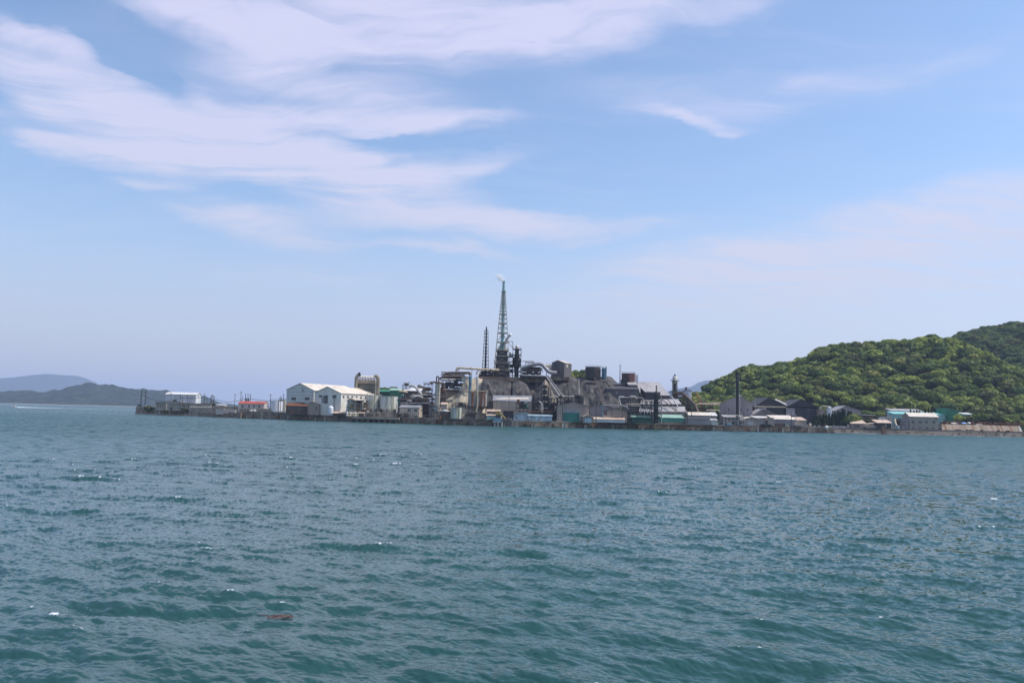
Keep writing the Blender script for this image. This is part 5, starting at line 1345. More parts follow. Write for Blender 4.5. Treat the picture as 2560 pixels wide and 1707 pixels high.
# dark house on the top
house('dark gabled house on top of the mound right of the fat pipe', 1380, 1411, 907, 900.5, 580, 15, 'slate_wall', 'cream_roof', axis='y', ridge=1395, name='winch_house', cat='house', base=Zat(1395, 945, 580) - 1, th=R(-24), side=[(1416, 911, 1420, 918, 'tank_cream')], wins=[(1397, 927, 1403, 933, 'rust')], fr=False, over=.3)
tag(MB().box(mx(1376, 577), 577, Zat(1395, 942, 577) - 2.5, mx(1424, 577), 583, Zat(1395, 942, 577)).build('platform', m_concdark, None), 'dark rimmed concrete base under the gabled house on the mound', 'platform')
# tanks on the plateau
tank('wide black tank on the right of the mound top', 1482.5, 19, 918, 943, 585, 'tank_dark', roof='flat', rm='rusty_steel', base=Zat(1482, 944, 585) - 1)
tank('narrow green black tank right of the wide black tank', 1510.5, 6.3, 921, 942, 582, 'pipe_blue', roof='flat', base=Zat(1510, 943, 582) - 1, rm='dark_steel')

house('rusty lean-to door box on the front of the wide black tank', 1487, 1502, 926, 925, 574, 2, 'rusty_steel', 'dark_roof', axis='f', name='door_box', cat='box', base=Zat(1495, 943, 574) - .5)
pipe('steep conveyor gallery climbing to the wide black tank from the left', [(1452, 943, 583), (1465, 922, 583)], .45, 'rusty_steel', .5, flanges=False, name='gallery', cat='conveyor')
pipe('dark drain pipe curving down the face of the mound under the tanks', [(1485, 944, 573), (1492, 955, 566), (1504, 990, 556), (1506, 1010, 552)], .35, 'rusty_steel', 1.0)
pipe('dark crack like drain running right over the mound top', [(1487, 944, 574), (1500, 952, 570), (1520, 957, 568)], .3, 'dark_steel', 1.0)
for px, pt, r_, Y in ((1428, 926, 4.2, 640), (1436, 923, 4.8, 645), (1445, 926, 4.4, 640), (1454, 922.5, 4.4, 645), (1430, 934, 4, 630), (1441, 934, 4, 630), (1452, 933, 4, 630), (1460, 932, 3.8, 632), (1463, 925, 4, 645)):
    p = W(px, pt, Y); tree(p.x, Y, p.z - r_ * 1.85, r_, r_ * .9, int(px), 'bright green tree behind the mound between the gabled house and the black tank', 'trees behind the mound')
tag(MB().box(W(1405, 985, 640).x, 618, G, W(1475, 985, 640).x, 670, Zat(1440, 943, 625)).build('terrace', m_under, None), kind='structure')
pole('tall thin mast left of the rusty round tank', 1550, 912, 578, name='mast', cat='mast', arms=1, w=.2, base=Zat(1550, 957, 578))
pole('hair thin aerial just right of the tall mast', 1552.5, 902, 580, name='aerial', cat='mast', arms=0, w=.06, base=Zat(1550, 957, 580))
tank('rusty round tank right of the tall thin mast', 1571, 17, 934, 962, 582, 'tank_red', roof='flat', base=Zat(1572, 965, 582))
rack('ladder frame hugging the right side of the rusty round tank', 1587, 1594, 940, 582, 4, 3, 1, base=Zat(1590, 960, 582), m='dark_steel', w=.18)
house('block shaped grey building with sloping roof before the rusty tank', 1572, 1593, 962, 949, 572, 12, 'slate_wall', 'slag_roof', axis='m', name='head_house', cat='building', base=G + 8, th=R(8))
house('dark flank building stepping down left of the grey block', 1556, 1571, 950, 949, 576, 10, 'black_wall', 'dark_roof', axis='f', name='flank_building', base=G + 8)
house('long dark low building dug into the right end of the mound', 1518, 1597, 973, 965, 562, 16, 'slate_wall', 'dark_roof', axis='m', name='dark_hall', cat='building', base=G, wins=[(1533, 992, 1537, 995, 'black_steel'), (1540, 980, 1543, 982, 'pipe_white')], fr=False)
house('grey ledge building joining the mound to the grey block', 1524, 1560, 960, 958, 576, 8, 'slate_wall', 'slag_roof', axis='m', name='ledge_building', cat='building', base=G + 6)
# tiered sloping roofs
zt0 = 0
def roofplane(label, q, m='slag_roof', t=.35, name='sloping_roof', wall='slate_wall'):
    """a tiered roof on its own walls; q: front-left, front-right, back-right, back-left as (px, py, Y)"""
    Q = [W(*p) for p in q]; o = thing(name, label, 'roof', (Q[0].x, Q[0].y, G)); r = MB(); slab(r, [tuple(p) for p in Q], t); r.build('roof', P[m], o)
    w = MB(); a, b, c, d = Q
    w.faces([(a.x + .3, a.y + .5, G), (b.x - .3, b.y + .5, G), (c.x - .3, c.y, G), (d.x + .3, d.y, G), (a.x + .3, a.y + .5, a.z - .02), (b.x - .3, b.y + .5, b.z - .02), (c.x - .3, c.y, c.z - .02), (d.x + .3, d.y, d.z - .02)],
            [(3, 2, 1, 0), (4, 5, 6, 7), (0, 1, 5, 4), (1, 2, 6, 5), (2, 3, 7, 6), (3, 0, 4, 7)])
    w.build('wall', P[wall], o); return o
roofplane('uppermost pale sloping roof right of the grey block', [(1602, 989, 570), (1676, 989.5, 570), (1647, 956.5, 590), (1590, 955.5, 590)])
roofplane('raised pale roof panel lying on the uppermost sloping roof', [(1612, 981, 565.5), (1652, 982, 565.5), (1640, 970, 573), (1600, 969, 573)], t=.6, wall='black_wall')
roofplane('middle pale sloping roof with pipes in front', [(1600, 1011, 560), (1704, 1011, 560), (1695, 999, 567), (1602, 999, 567)])
roofplane('lowest pale sloping roof behind the green sheds', [(1598, 1030, 552), (1716, 1030, 552), (1712, 1017, 558), (1600, 1017, 558)], wall='conc_wall')

rack('brown tangled frame between the beige office and the pale round tower', 1056, 1088, 1000, 561, 5, 3, 4, m='rusty_steel', brace=True, gear=[(1, 'b', .2, 1.3, 'rust'), (2, 'h', .5, 1.1, 'boiler'), (0, 'v', .7, 1.4, 'rusty_steel'), (3, 'b', .8, 1.0, 'boiler')], pipes=(3, 3, 3, 2), pmat=['pipe_brown', 'rust', 'pipe_cream'], pr=.28, gseed=91)
rack('black frame with machines right behind the beige office roof', 999, 1056, 1004, 559, 5, 2, 6, m='dark_steel', brace=False, gear=[(2, 'b', .1, 1.0, 'boiler'), (2, 'h', .35, .9, 'pipe_brown'), (2, 'v', .6, .8, 'boiler'), (2, 'b', .85, 1.1, 'rust')], pipes=(2, 3, 3), pmat=['pipe_brown', 'boiler', 'pipe_cream'], pr=.3, gseed=92)
rack('rusty low frame along the foot of the tan rock', 1122, 1164, 1012, 531, 3, 2, 5, m='rusty_steel', brace=False, w=.18, gear=[(1, 'b', .3, .9, 'rust'), (2, 'h', .7, .8, 'rusty_steel')], pipes=(1, 2, 1), pr=.2, gseed=93)
rack('dark pipe gallery along the foot of the mound right of the long building', 1222, 1334, 1009, 531, 3, 2, 12, base=G + 3, m='rusty_steel', brace=False, w=.16, gear=[(1, 'b', .15, .9, 'boiler'), (2, 'v', .3, .7, 'rust'), (1, 'h', .85, .8, 'pipe_brown')], pipes=(0, 2, 2), pr=.18, pmat=['pipe_brown', 'pipe_grey'], gseed=94) if False else None
for k_, (a_, b_, c_) in enumerate((((1420, 950, 577), (1432, 996, 556), 'narrow dark steps down the mound below the gabled house'), ((1447, 948, 577), (1449, 1000, 555), 'straight drain line down the middle of the mound'), ((1518, 944, 576), (1530, 975, 566), 'thin line of pipe down the right shoulder of the mound'))):
    pipe(c_, [a_, tuple((u_ + v_) / 2 for u_, v_ in zip(a_, b_)), b_], .22, ('dark_steel', 'pipe_grey', 'rusty_steel')[k_], .5, flanges=False)
# ------------------------------------------------------------ right half of the wharf
house('brown gabled workshop with a green folding door facing the water', 1394, 1473, 1012.5, 1004, 522, 20, 'taupe_wall', 'dark_roof', axis='y', ridge=1436, pe2=1017, name='workshop', cat='workshop', doors=[(1407.5, 1032, 1448.5, 1054, 'greendoor')], wins=[(1408, 1023.5, 1449, 1031, 'pipe_grey')], fr=False)
wall_box('low brown block wall in front of the green folding door', 1391, 1440, 1048, 2.3, .8, P['taupe_wall'])
house('taller grey brown gabled shed behind the right of the workshop', 1474, 1530, 1018, 1012, 533, 16, 'lavender_wall', 'dark_roof', axis='y', ridge=1503, name='workshop', cat='workshop')
house('brown gabled shed low behind the orange white roofs', 1518, 1568, 1026, 1019.5, 526, 14, 'taupe_wall', 'dark_roof', axis='y', ridge=1541, name='workshop', cat='workshop')
house('tiny gabled hut with a pale blue door right of the green folding door', 1458, 1480, 1041, 1037, 517, 5, 'taupe_wall', 'cream_roof', axis='y', ridge=1468, name='hut', cat='hut', doors=[(1459, 1046, 1479, 1056, 'bluepaint')])
house('long low pale panelled shed with tan roof on the wharf edge', 1486, 1562, 1048.5, 1044, 520, 5, 'white_wall', 'tan_roof', axis='m', name='wharf_shed')
house('second tan roof just behind the long low pale panelled shed', 1510, 1560, 1041, 1036.5, 526, 5, 'taupe_wall', 'tan_roof', axis='m', name='wharf_shed')
tank('blue upright pipe column at the left end of the level pipes', 1505.5, 1.3, 1012, 1044, 524, 'pipe_blue', name='pipe_column', cat='column', roof='flat', base=G, rail=False, ladder=False)
pole('thin black pole between the workshop and the blue column', 1491, 992, 519, arms=0, w=.16, m='black_steel')
pole('black pole before the left slope of the brown workshop', 1407, 1005, 519, arms=0, w=.16, m='black_steel')
pipe('long level pale pipe running right from the blue column', [(1507, 1013, 524), (1600, 1014.5, 524), (1602, 1018, 524), (1602, 1036, 524)], .32, 'pipe_grey', .9, supports=[((1530, 1013, 524), G), ((1555, 1014, 524), G), ((1580, 1014, 524), G)])
pipe('pale pipe arch standing over the level pipes', [(1552, 1014, 528), (1547, 994, 528), (1549, 992.5, 528), (1561, 992.5, 528)], .5, 'pipe_white', 1.2)
pipe('pale pipe zigzag at the left of the tiered roofs', [(1575, 990.5, 530), (1587, 990.5, 530), (1592, 997, 530), (1585, 1004, 530), (1572, 1004, 530)], .42, 'pipe_white', .9)
pipe('thin level pale pipe above the other at the brown gabled shed', [(1566, 1010, 527), (1600, 1010, 527)], .35, 'pipe_cream', .9)
pipe('drooping pale pipe end left of the brown gabled shed', [(1555, 1016, 525), (1566, 1016, 525), (1570, 1021, 525), (1570, 1026, 525)], .35, 'pipe_grey', .9)
for k, (a, b) in enumerate(((1608, 1030), (1615, 1031), (1622, 1031))):
    pipe('short hooped pale pipe in the row left of the black vessel', [(a - 4, 1024, 523), (a, 1023, 523), (a + 3, 1025, 523), (a + 3, 1034, 523)], .28, 'pipe_white', .8, group='hooped pipes by the black vessel')
pipe('bright slanting pipe left of the black vessel', [(1613, 1000, 530), (1624, 1022, 530), (1624, 1030, 530)], .35, 'pipe_white', .8)
pipe('white slanting pipe pair on the tiered roofs right of the black vessel', [(1676, 992, 556), (1680, 992, 556), (1695, 1017, 548)], .35, 'pipe_white', .5)
pipe('thin dark pipe line crossing the tiered roofs', [(1655, 1012, 550), (1692, 1016, 549)], .28, 'dark_steel', .5)
pipe('white level pipe at the foot of the tiered roofs', [(1654, 1017.5, 546), (1696, 1018, 546)], .25, 'pipe_white', .5)
pipe('slanting dark gallery over the middle tier', [(1645, 990, 556), (1690, 1027, 548)], .3, 'pipe_brown', .5); pipe('second slanting dark gallery crossing the middle tier further right', [(1668, 998, 556), (1693, 1026, 549)], .25, 'pipe_brown', .5)
rack('pipe frame below the zigzag pipe behind the green sheds', 1560, 1606, 998, 528, 6, 3, 4, m='rusty_steel', brace=False, gear=[(1, 'h', .4, 1.1, 'pipe_brown'), (2, 'h', .6, 1.0, 'boiler'), (1, 'b', .8, 1.2, 'rust'), (0, 'b', .3, 1.5, 'boiler')], pipes=(2, 3, 3, 1), pmat=['pipe_white', 'pipe_brown', 'pipe_cream'], pr=.28, gseed=51)
rack('tangled pipe frame left of the black vessel', 1606, 1630, 1004, 527, 6, 3, 2, m='dark_steel', brace=False, gear=[(1, 'h', .5, 1.2, 'boiler'), (2, 'v', .3, .8, 'pipe_white'), (2, 'v', .7, .9, 'pipe_white')], pipes=(2, 3, 3), pmat=['pipe_white', 'pipe_brown'], pr=.25, gseed=52)
tank('black upright vessel with a short stack behind the green sheds', 1640, 6.0, 984, 1036, 526, 'boiler', name='black_vessel', cat='vessel', roof='cone', base=G, hoops=4, rh=1.2, leg_m='pipe_blue')
pipe('short rusty stack on the black upright vessel', [(1641, 984, 526), (1641, 963, 526)], .4, 'rusty_steel', .4, name='stack', cat='chimney', flanges=False)
rack('black frame around the upright vessel behind the green sheds', 1630, 1653, 990, 523, 7, 4, 2, m='black_steel', brace=False, w=.2, pipes=(1, 1, 1, 1), pr=.2, gseed=53)
pole('pair of dark poles left of the first green shed, left one', 1572, 994, 521, arms=1, w=.2, m='black_steel'); pole('pair of dark poles left of the first green shed, right one', 1576, 992, 521, arms=2, w=.2, m='black_steel')
pole('dark pole between the two green sheds', 1629.5, 985, 522, arms=0, w=.18, m='black_steel')
pole('galvanised pole right of the black upright vessel', 1654, 990, 524, arms=0, w=.24, m='galv')
house('first green shed with a pale green roof on the wharf', 1580, 1632, 1043, 1035.5, 524, 7, 'darkgreen', 'green_roof', axis='m', name='green_shed', over=.6)
house('second longer green shed with bright green walls and pale roof', 1643, 1709, 1044.5, 1037.5, 526, 8, 'greenpaint', 'green_roof', axis='m', name='green_shed', over=.5, base=G + 1.2)
house('plain ribbed grey box shed right of the green sheds', 1714, 1775, 1045, 1044, 529, 8, 'lavender_wall', 'cream_roof', axis='f', name='box_shed')
house('low grey shed with an orange tan roof behind the ribbed grey box', 1721, 1777, 1038, 1031, 545, 9, 'lavender_wall', 'cream_roof', name='shed', pe2=None)
house('white roofed shed end poking out right of the tan roofed shed', 1781, 1792, 1039, 1031, 556, 12, 'lavender_wall', 'white_roof', name='shed')
house('small leaning grey shed at the right foot of the ribbed box', 1778, 1794, 1051, 1047, 537, 5, 'bluegrey_wall', 'slag_roof', axis='m', name='lean_to')
pole('dark pole before the right end of the second green shed', 1718.5, 1004, 526, arms=0, w=.2, m='black_steel'); pole('dark pole through the tan roofed shed', 1729, 1006, 530, arms=1, w=.2, m='black_steel'); pole('dark pole at the left end of the conveyor frame', 1713.5, 1000, 540, arms=0, w=.16, m='black_steel')
# tower on legs with ball
c = W(1687, 950, 600); o = thing('water_tower', 'grey cylinder tower on legs with a ring gallery and a ball on top', 'tower', (c.x, 600, G)); zz_ = lambda y: Zat(1687, y, 600)
MB().lathe(c.x, 600, [(1.7, zz_(958)), (1.7, zz_(942)), (1.2, zz_(940.6))], 20).build('cylinder', P['silo_streak'], o)
MB().lathe(c.x, 600, [(1.2, zz_(990)), (1.2, zz_(958.3))], 14).build('core', P['boiler'], o)
MB().lathe(c.x, 600, [(.75 * math.cos(a), zz_(938) + .75 * math.sin(a)) for a in [(-.5 + i / 6) * math.pi * .98 for i in range(7)]], 12, caps=False).build('ball', P['boiler'], o)
MB().lathe(c.x, 600, [(3.1, zz_(952.5)), (3.1, zz_(951.8))], 20).build('gallery', P['rusty_steel'], o)
q = MB()
for j in range(14):
    a = j * math.pi / 7; q.bar((c.x + 3 * math.cos(a), 600 + 3 * math.sin(a), zz_(952)), (c.x + 3 * math.cos(a), 600 + 3 * math.sin(a), zz_(948.5)), .09); a2 = a + math.pi / 7
    q.bar((c.x + 3 * math.cos(a), 600 + 3 * math.sin(a), zz_(948.6)), (c.x + 3 * math.cos(a2), 600 + 3 * math.sin(a2), zz_(948.6)), .09)
q.build('railing', P['rusty_steel'], o)
for dx_, dy_ in ((-1.7, -1.7), (1.7, -1.7), (1.7, 1.7), (-1.7, 1.7)): MB().bar((c.x + dx_, 600 + dy_, G), (c.x + dx_ * .85, 600 + dy_ * .85, zz_(953)), .35).build('leg', P['rusty_steel'], o)
q = MB()
for y0_ in (960, 968, 976, 984): q.bar((c.x - 1.7, 598.2, zz_(y0_)), (c.x + 1.7, 598.2, zz_(y0_ + 8)), .15); q.bar((c.x + 1.7, 598.2, zz_(y0_)), (c.x - 1.7, 598.2, zz_(y0_ + 8)), .15)
q.build('bracing', P['rusty_steel'], o)
# conveyor frames
rack('rusty brown frame under the cylinder tower', 1676, 1712, 979, 590, 8, 5, 4, m='rusty_steel', gear=[(4, 'b', .4, 1.4, 'rusty_steel'), (3, 'c', .7, 1.3, 'rusty_steel'), (2, 'b', .3, 1.6, 'pale_wall'), (1, 'b', .7, 1.8, 'conc_wall')], pipes=(1, 2, 2, 2, 2), gseed=61)
pipe('brown conveyor gallery sloping down right below the tower', [(1683, 984, 582), (1708, 984, 578), (1738, 1013, 566), (1745, 1032, 560)], 1.1, 'rusty_steel', 1.5, name='conveyor_gallery', cat='conveyor', flanges=False)
rack('brown trestle frame under the sloping conveyor', 1712, 1734, 1000, 572, 6, 4, 2, m='rusty_steel', pipes=(0, 1, 1, 1), gseed=62, gear=[(2, 'c', .5, 1.2, 'rust')])
tank('small silvery blue tank on the frame right of the tower', 1722.5, 6, 981, 998, 588, 'tank_white', name='small_tank', roof='flat', base=Zat(1722, 999, 588), legs=G, rail=False)
rack('dark frame and hood above the small silvery tank', 1712, 1728, 976, 594, 5, 5, 2, m='rusty_steel', gear=[(5, 'c', .3, .9, 'rusty_steel')])
for (a, b) in (((1735, 1011, 575), (1800, 1011.5, 575)), ((1745, 1008, 577), (1800, 1008, 577))):
    pipe('long level brown pipe bridge left of the grey gabled hall', [a, b], .45, 'pipe_cream', .5, supports=[((1755, 1011, 575), G), ((1775, 1011, 575), G), ((1792, 1011, 575), G)], group='pipe bridge left of the grey gabled hall')
rack('low rusty trestle under the level pipe bridge', 1738, 1782, 1012, 570, 5, 3, 5, m='rusty_steel', pipes=(2, 2, 2), gseed=63, gear=[(1, 'b', .3, 1.4, 'conc_wall'), (0, 'c', .7, 1.2, 'rust')])
pipe('pale level handrail pipe low before the grey gabled hall', [(1766, 1025, 560), (1796, 1025, 560), (1800, 1028, 560)], .3, 'pipe_cream', .5)
o = thing('orange_crane', 'slim orange crane boom rising against the wooded hill', 'crane', (W(1750, 985, 610).x, 610, G)); a = W(1752, 1004, 610); b = W(1741.5, 984, 610)
MB().bar(tuple(a), tuple(b), .85, .7).build('boom', P['orange'], o); MB().bar((a.x, 610, G), (a.x, 610, a.z + .5), .9).build('mast', P['orange'], o); MB().box(a.x - 1.5, 609, a.z - 1.5, a.x + 1.2, 611, a.z + .3).build('cab', P['orange'], o)
pipe('dark pipe arm reaching right of the orange crane', [(1735, 1006, 590), (1758, 1002, 590), (1763, 1003, 590)], .5, 'rusty_steel', .8)
# grey halls before the hill
house('large grey gabled hall with a pale right roof edge before the wooded hill', 1799, 1881, 1009, 989, 575, 34, 'lavender_wall', 'slag_roof', axis='y', ridge=1849, pe2=1010, name='gabled_hall', cat='hall', th=R(-14), wins=[(1820, 1022, 1823.5, 1026, 'black_steel'), (1850, 1022, 1853.5, 1026, 'black_steel'), (1867, 1022, 1870.5, 1026, 'black_steel')], fr=False)
house('black gabled hall with open trusses right of the grey hall', 1888, 1969, 1016, 994, 592, 28, 'black_wall', 'dark_roof', axis='y', ridge=1921, pe2=1017, name='gabled_hall', cat='hall')
house('black gabled hall with a square pale panel, rightmost of the three halls', 1966, 2047, 1017.5, 998, 590, 28, 'black_wall', 'dark_roof', axis='y', ridge=2004, pe2=1018.5, name='gabled_hall', cat='hall', wins=[(1965.5, 1020, 1987, 1038.5, 'slag_roof'), (2017, 1021, 2024, 1027, 'slate_wall')], fr=False)
# roof lantern strips and ridge caps
for lab, q in (('pale skylight strip up the roof of the black trussed hall', [(1936, 1001, 592.5), (1965, 1015, 592.5), (1969, 1013, 606), (1939, 999, 606)]),):
    r = MB(); Q = [W(*p) for p in q]; slab(r, [tuple(p + Vector((0, 0, .5))) for p in Q], .3); tag(r.build('skylight_strip', P['slag_roof'], None), lab, 'skylight')
deckslab('long brown gutter beam crossing both black halls', 1886, 2048, 1016, 590, .9, .9, P['pipe_cream'], name='gutter_beam')
house('small ridge lantern on the roof of the grey gabled hall', 1847, 1853, 989, 987, 577, 3, 'slag_roof', 'white_roof', axis='f', name='roof_lantern', cat='lantern', base=Zat(1850, 994, 577))
house('small ridge lantern on the rightmost black hall', 2000, 2009, 998, 996, 592, 4, 'black_wall', 'dark_roof', axis='f', name='roof_lantern', cat='lantern', base=Zat(2004, 1003, 592))
house('smaller grey gabled shed standing before the black trussed hall', 1882, 1942, 1037, 1021.5, 568, 14, 'slate_wall', 'slag_roof', axis='y', ridge=1909, name='gabled_shed', over=.3)
house('tiny ridge cap on the smaller grey gabled shed', 1905, 1914, 1021.5, 1019.5, 569, 3, 'slag_roof', 'white_roof', axis='f', name='roof_lantern', cat='lantern', base=Zat(1909, 1026, 569))
# tall black chimney
bx_ = W(1842, 990, 549).x; o = thing('black_chimney', 'tall plain black chimney standing before the wooded hill', 'chimney', (bx_, 549, G)); zt = Zat(1843, 930, 549)
MB().lathe(bx_ + .3, 549, [(.98, G), (.93, zt - 1), (1.02, zt - .9), (1.02, zt)], 20).build('shaft', P['black_steel'], o)
for y in (1009, 970, 950): z = Zat(1843, y, 549); MB().lathe(bx_ + .3, 549, [(1.05, z - .12), (1.2, z), (1.05, z + .12)], 20, caps=False).build('band', P['rusty_steel'], o)
q = MB(); q.bar((bx_ + 1.55, 548.5, G), (bx_ + 1.45, 548.5, zt - 2), .14); q.bar((bx_ - 1.0, 548.3, G), (bx_ - .8, 548.3, zt - 3), .12); q.build('ladder', P['galv'], o)
o = thing('pipe_mast', 'slim galvanised pipe mast just right of the tall black chimney', 'mast', (bx_ + 2.4, 551, G)); MB().lathe(bx_ + 2.4, 551, [(.35, G), (.3, Zat(1848, 989, 551))], 12).build('post', P['galv'], o); MB().lathe(bx_ + 2.4, 551, [(.5, Zat(1848, 989, 551)), (.2, Zat(1848, 987.5, 551))], 12).build('cap', P['pipe_white'], o)
# white roofed row
house('white roofed gabled shed beside the tall black chimney', 1857, 1912, 1048, 1042.5, 547, 14, 'taupe_wall', 'cream_roof', axis='y', ridge=1880, pe2=1051, name='shed', doors=[(1869, 1053, 1883, 1066, 'galv'), (1898, 1053, 1908, 1065, 'lavender_wall')], fr=False)
house('long shed with a flat looking cream roof right of the gabled shed', 1934, 1990, 1048.5, 1039, 548, 14, 'lavender_wall', 'cream_roof', axis='m', name='long_shed', over=.3)
house('short cream roofed shed at the right end of the white roofed row', 1991, 2016, 1050.5, 1043.5, 551, 10, 'taupe_wall', 'tan_roof', axis='m', name='shed', over=.3)
house('white roof behind the tall black chimney', 1812, 1856, 1043, 1039, 556, 8, 'rusty_steel', 'white_roof', axis='m', name='shed')
house('square brown block between the gabled and the long shed', 1920, 1934, 1045, 1044, 546, 6, 'taupe_wall', 'tan_roof', axis='f', name='block_house')
house('wide white back roof between the gabled shed and the long shed', 1885, 1935, 1045, 1039.5, 562, 8, 'lavender_wall', 'white_roof', axis='m', name='back_shed')
house('brown hut with a dark flat canopy before the long shed', 1906, 1928, 1061, 1060, 544, 4, 'rusty_steel', 'slate_wall', axis='f', name='hut', cat='hut', wins=[(1912, 1062, 1924, 1067, 'black_steel')], fr=False)
house('light blue grey cabinet shed left of the black chimney foot', 1817, 1829, 1056, 1055, 543, 4, 'bluepaint', 'tan_roof', axis='f', name='cabinet', cat='cabinet')
rack('tangle of pipes and rails around the foot of the black chimney', 1809, 1856, 1044, 544, 6, 2, 5, m='galv', floor='pipe_cream', brace=False, gear=[(1, 'h', .15, .8, 'pipe_white'), (1, 'b', .35, .9, 'rust'), (0, 'b', .5, 1.1, 'boiler'), (0, 'v', .8, .9, 'tank_white'), (1, 'v', .65, .7, 'rust')], pipes=(3, 3, 2), pmat=['pipe_white', 'rust', 'pipe_grey'], pr=.22, gseed=71)
pole('thin black pole before the long cream roofed shed', 1978.5, 1029, 545, arms=1, w=.16, m='black_steel', lamp=True); pole('thin dark pole before the right part of the grey gabled hall', 1858, 1000, 546, arms=0, w=.14)
pole('pale thin pole at the right edge of the grey gabled hall', 1887.5, 992, 580, arms=0, w=.14, m='galv'); pole('hair thin pole before the smaller grey gabled shed', 1927, 1012, 560, arms=1, w=.1)
pole('thin pole before the short cream roofed shed', 1989.5, 1035, 547, arms=0, w=.2, m='galv')
pipe('small white bollard pipe bent over on the quay right of the hut', [(1964, 1068, 541), (1966, 1063, 541), (1971, 1064, 541), (1973, 1077, 541)], .22, 'pipe_cream', .8)
house('tan lean-to at the right end of the white roofed row', 1988, 2006, 1062, 1061, 546, 4, 'taupe_wall', 'cream_roof', axis='f', name='lean_to')
for i in range(5):
    px = 1940 + i * 5.2; p = W(px, 1068, 544)
    o = thing('oil_drum', 'brown oil drum in the row on the quay before the long cream roofed shed', 'drum', (p.x, 544, G), 'oil drums on the quay')
    MB().lathe(p.x, 544, [(.55, G), (.6, G + .5), (.55, G + .95), (.6, G + 1.0), (.55, G + 1.7)], 12).build('shell', P['rust'] if i % 2 else P['rusty_steel'], o)
rack('long dark frame with a drum behind the brown gabled workshop', 1393, 1450, 996, 545, 5, 2, 6, base=G + 8, m='black_steel', brace=False, gear=[(2, 'h', .95, 1.3, 'boiler'), (2, 'b', .15, 1.0, 'boiler'), (1, 'h', .5, 1.1, 'boiler')], pipes=(2, 2, 1), pmat=['pipe_brown', 'boiler', 'pipe_white'], pr=.25, gseed=81)
tank('dark horizontal looking vessel above the workshop roof on the right', 1452, 8, 993, 1003, 546, 'boiler', name='vessel', cat='vessel', roof='dome', base=Zat(1452, 1008, 546))
# cypress row
cyp = [tri_mesh('crown', crown_arrays(s + 120, 12, 60, .10, cone=True), m_leafdk) for s in range(4)]
def cypress(px, pt, Y, i, group='row of dark cypresses', label='narrow dark cypress in the row right of the black halls', base=None, k=1.0):
    p = W(px, pt, Y); b = G if base is None else base; H = p.z - b
    o = tree(p.x, Y, b, k * rs.uniform(3.4, 4.3), H / 2.15, i, label, group, cme=cyp[i % 4], name='cypress', cat='cypress')
    return o
for i, (px, pt) in enumerate([(2037, 1041), (2044, 1039), (2051, 1037), (2059, 1035), (2066, 1037), (2073, 1033), (2081, 1034), (2088, 1031), (2095, 1027), (2100, 1030), (2106, 1023), (2111, 1023), (2121, 1027), (2127, 1028)]):
    cypress(px, pt, 566 + (i % 3) * 3, i)
for i, (px, pt) in enumerate([(2276, 1024), (2285, 1026), (2292, 1025), (2298, 1027), (2313, 1022), (2321, 1019), (2328, 1017)]):
    cypress(px, pt, 590, i, 'dark cypresses behind the concrete house', 'small dark cypress rising behind the roof of the two storey concrete house', k=.75)
house('grey concrete block with tanks on its roof right of the black halls', 2048, 2063, 1024, 1023, 585, 10, 'taupe_wall', 'slag_roof', axis='f', name='tank_house', cat='building')
tank('small white roof tank behind the cypress row', 2073, 6, 1021, 1036, 585, 'tank_white', name='small_tank', roof='dome', base=G + 4)
pipe('pale hooped pipe from the concrete block to the small white tank', [(2050, 1022, 584), (2052, 1016, 584), (2068, 1016, 584), (2071, 1021, 584)], .35, 'pipe_cream', 1.0)
house('lavender grey gabled shed behind the cypress row', 2088, 2152, 1026.5, 1015, 610, 16, 'lavender_wall', 'slag_roof', axis='y', ridge=2114, pe2=1027, name='gabled_shed')
house('dark flat canopy behind the olive trees', 2157, 2190, 1039, 1037, 585, 6, 'rusty_steel', 'dark_roof', axis='m', name='canopy')
for lab, px, pt, r_, Y, me in (('broad bright green tree between the cypresses and the olive trees', 2136, 1031, 4.6, 563, crown_me[2]), ('smaller green tree right of the broad bright green tree', 2146, 1036, 3.8, 566, crown_me[5]), ('low green tree at the right foot of the cypress row', 2122, 1038, 3.6, 560, crown_me[1]),
                               ('left one of two olive brown trees behind the tan huts', 2171, 1041, 3.4, 568, bush_me[1]), ('right one of two olive brown trees behind the tan huts', 2184, 1041, 3.6, 570, bush_me[3]), ('olive bush beside the two storey concrete house', 2250, 1044, 3.4, 568, bush_me[1])):
    p = W(px, pt, Y); tree(p.x, Y, min(G, p.z - r_ * 1.7), r_, (p.z - min(G, p.z - r_ * 1.7)) / 2.1, int(px), lab, cme=me)
house('left tan roofed hut on the low brown quay', 2128, 2165, 1058.5, 1051.5, 556, 6, 'taupe_wall', 'tan_roof', axis='m', name='hut', cat='hut', wins=[(2135, 1062, 2150, 1068, 'shutter_dark')], fr=False, over=.5)
house('right tan roofed hut with dark walls on the low brown quay', 2193, 2228, 1057, 1050.5, 556, 7, 'black_wall', 'tan_roof', axis='m', name='hut', cat='hut', over=.6, wins=[(2212, 1061, 2217, 1066, 'lavender_wall')], fr=False)
house('small low tan roof between the two tan roofed huts', 2165, 2186, 1061.5, 1056.5, 557, 5, 'taupe_wall', 'tan_roof', axis='s', pe2=1057, name='lean_to')
house('flat pale slab shelter below the small low tan roof', 2165, 2190, 1066.5, 1066, 553, 3, 'taupe_wall', 'pale_wall', axis='f', name='shelter')
house('small white house with two tiny windows behind the right tan hut', 2208, 2230, 1043, 1042, 575, 7, 'pale_wall', 'cream_roof', axis='f', name='white_hut', cat='hut', wins=[(2213, 1045.5, 2216, 1048.5, 'shutter_dark'), (2219, 1045.5, 2222, 1048.5, 'shutter_dark')], fr=False)
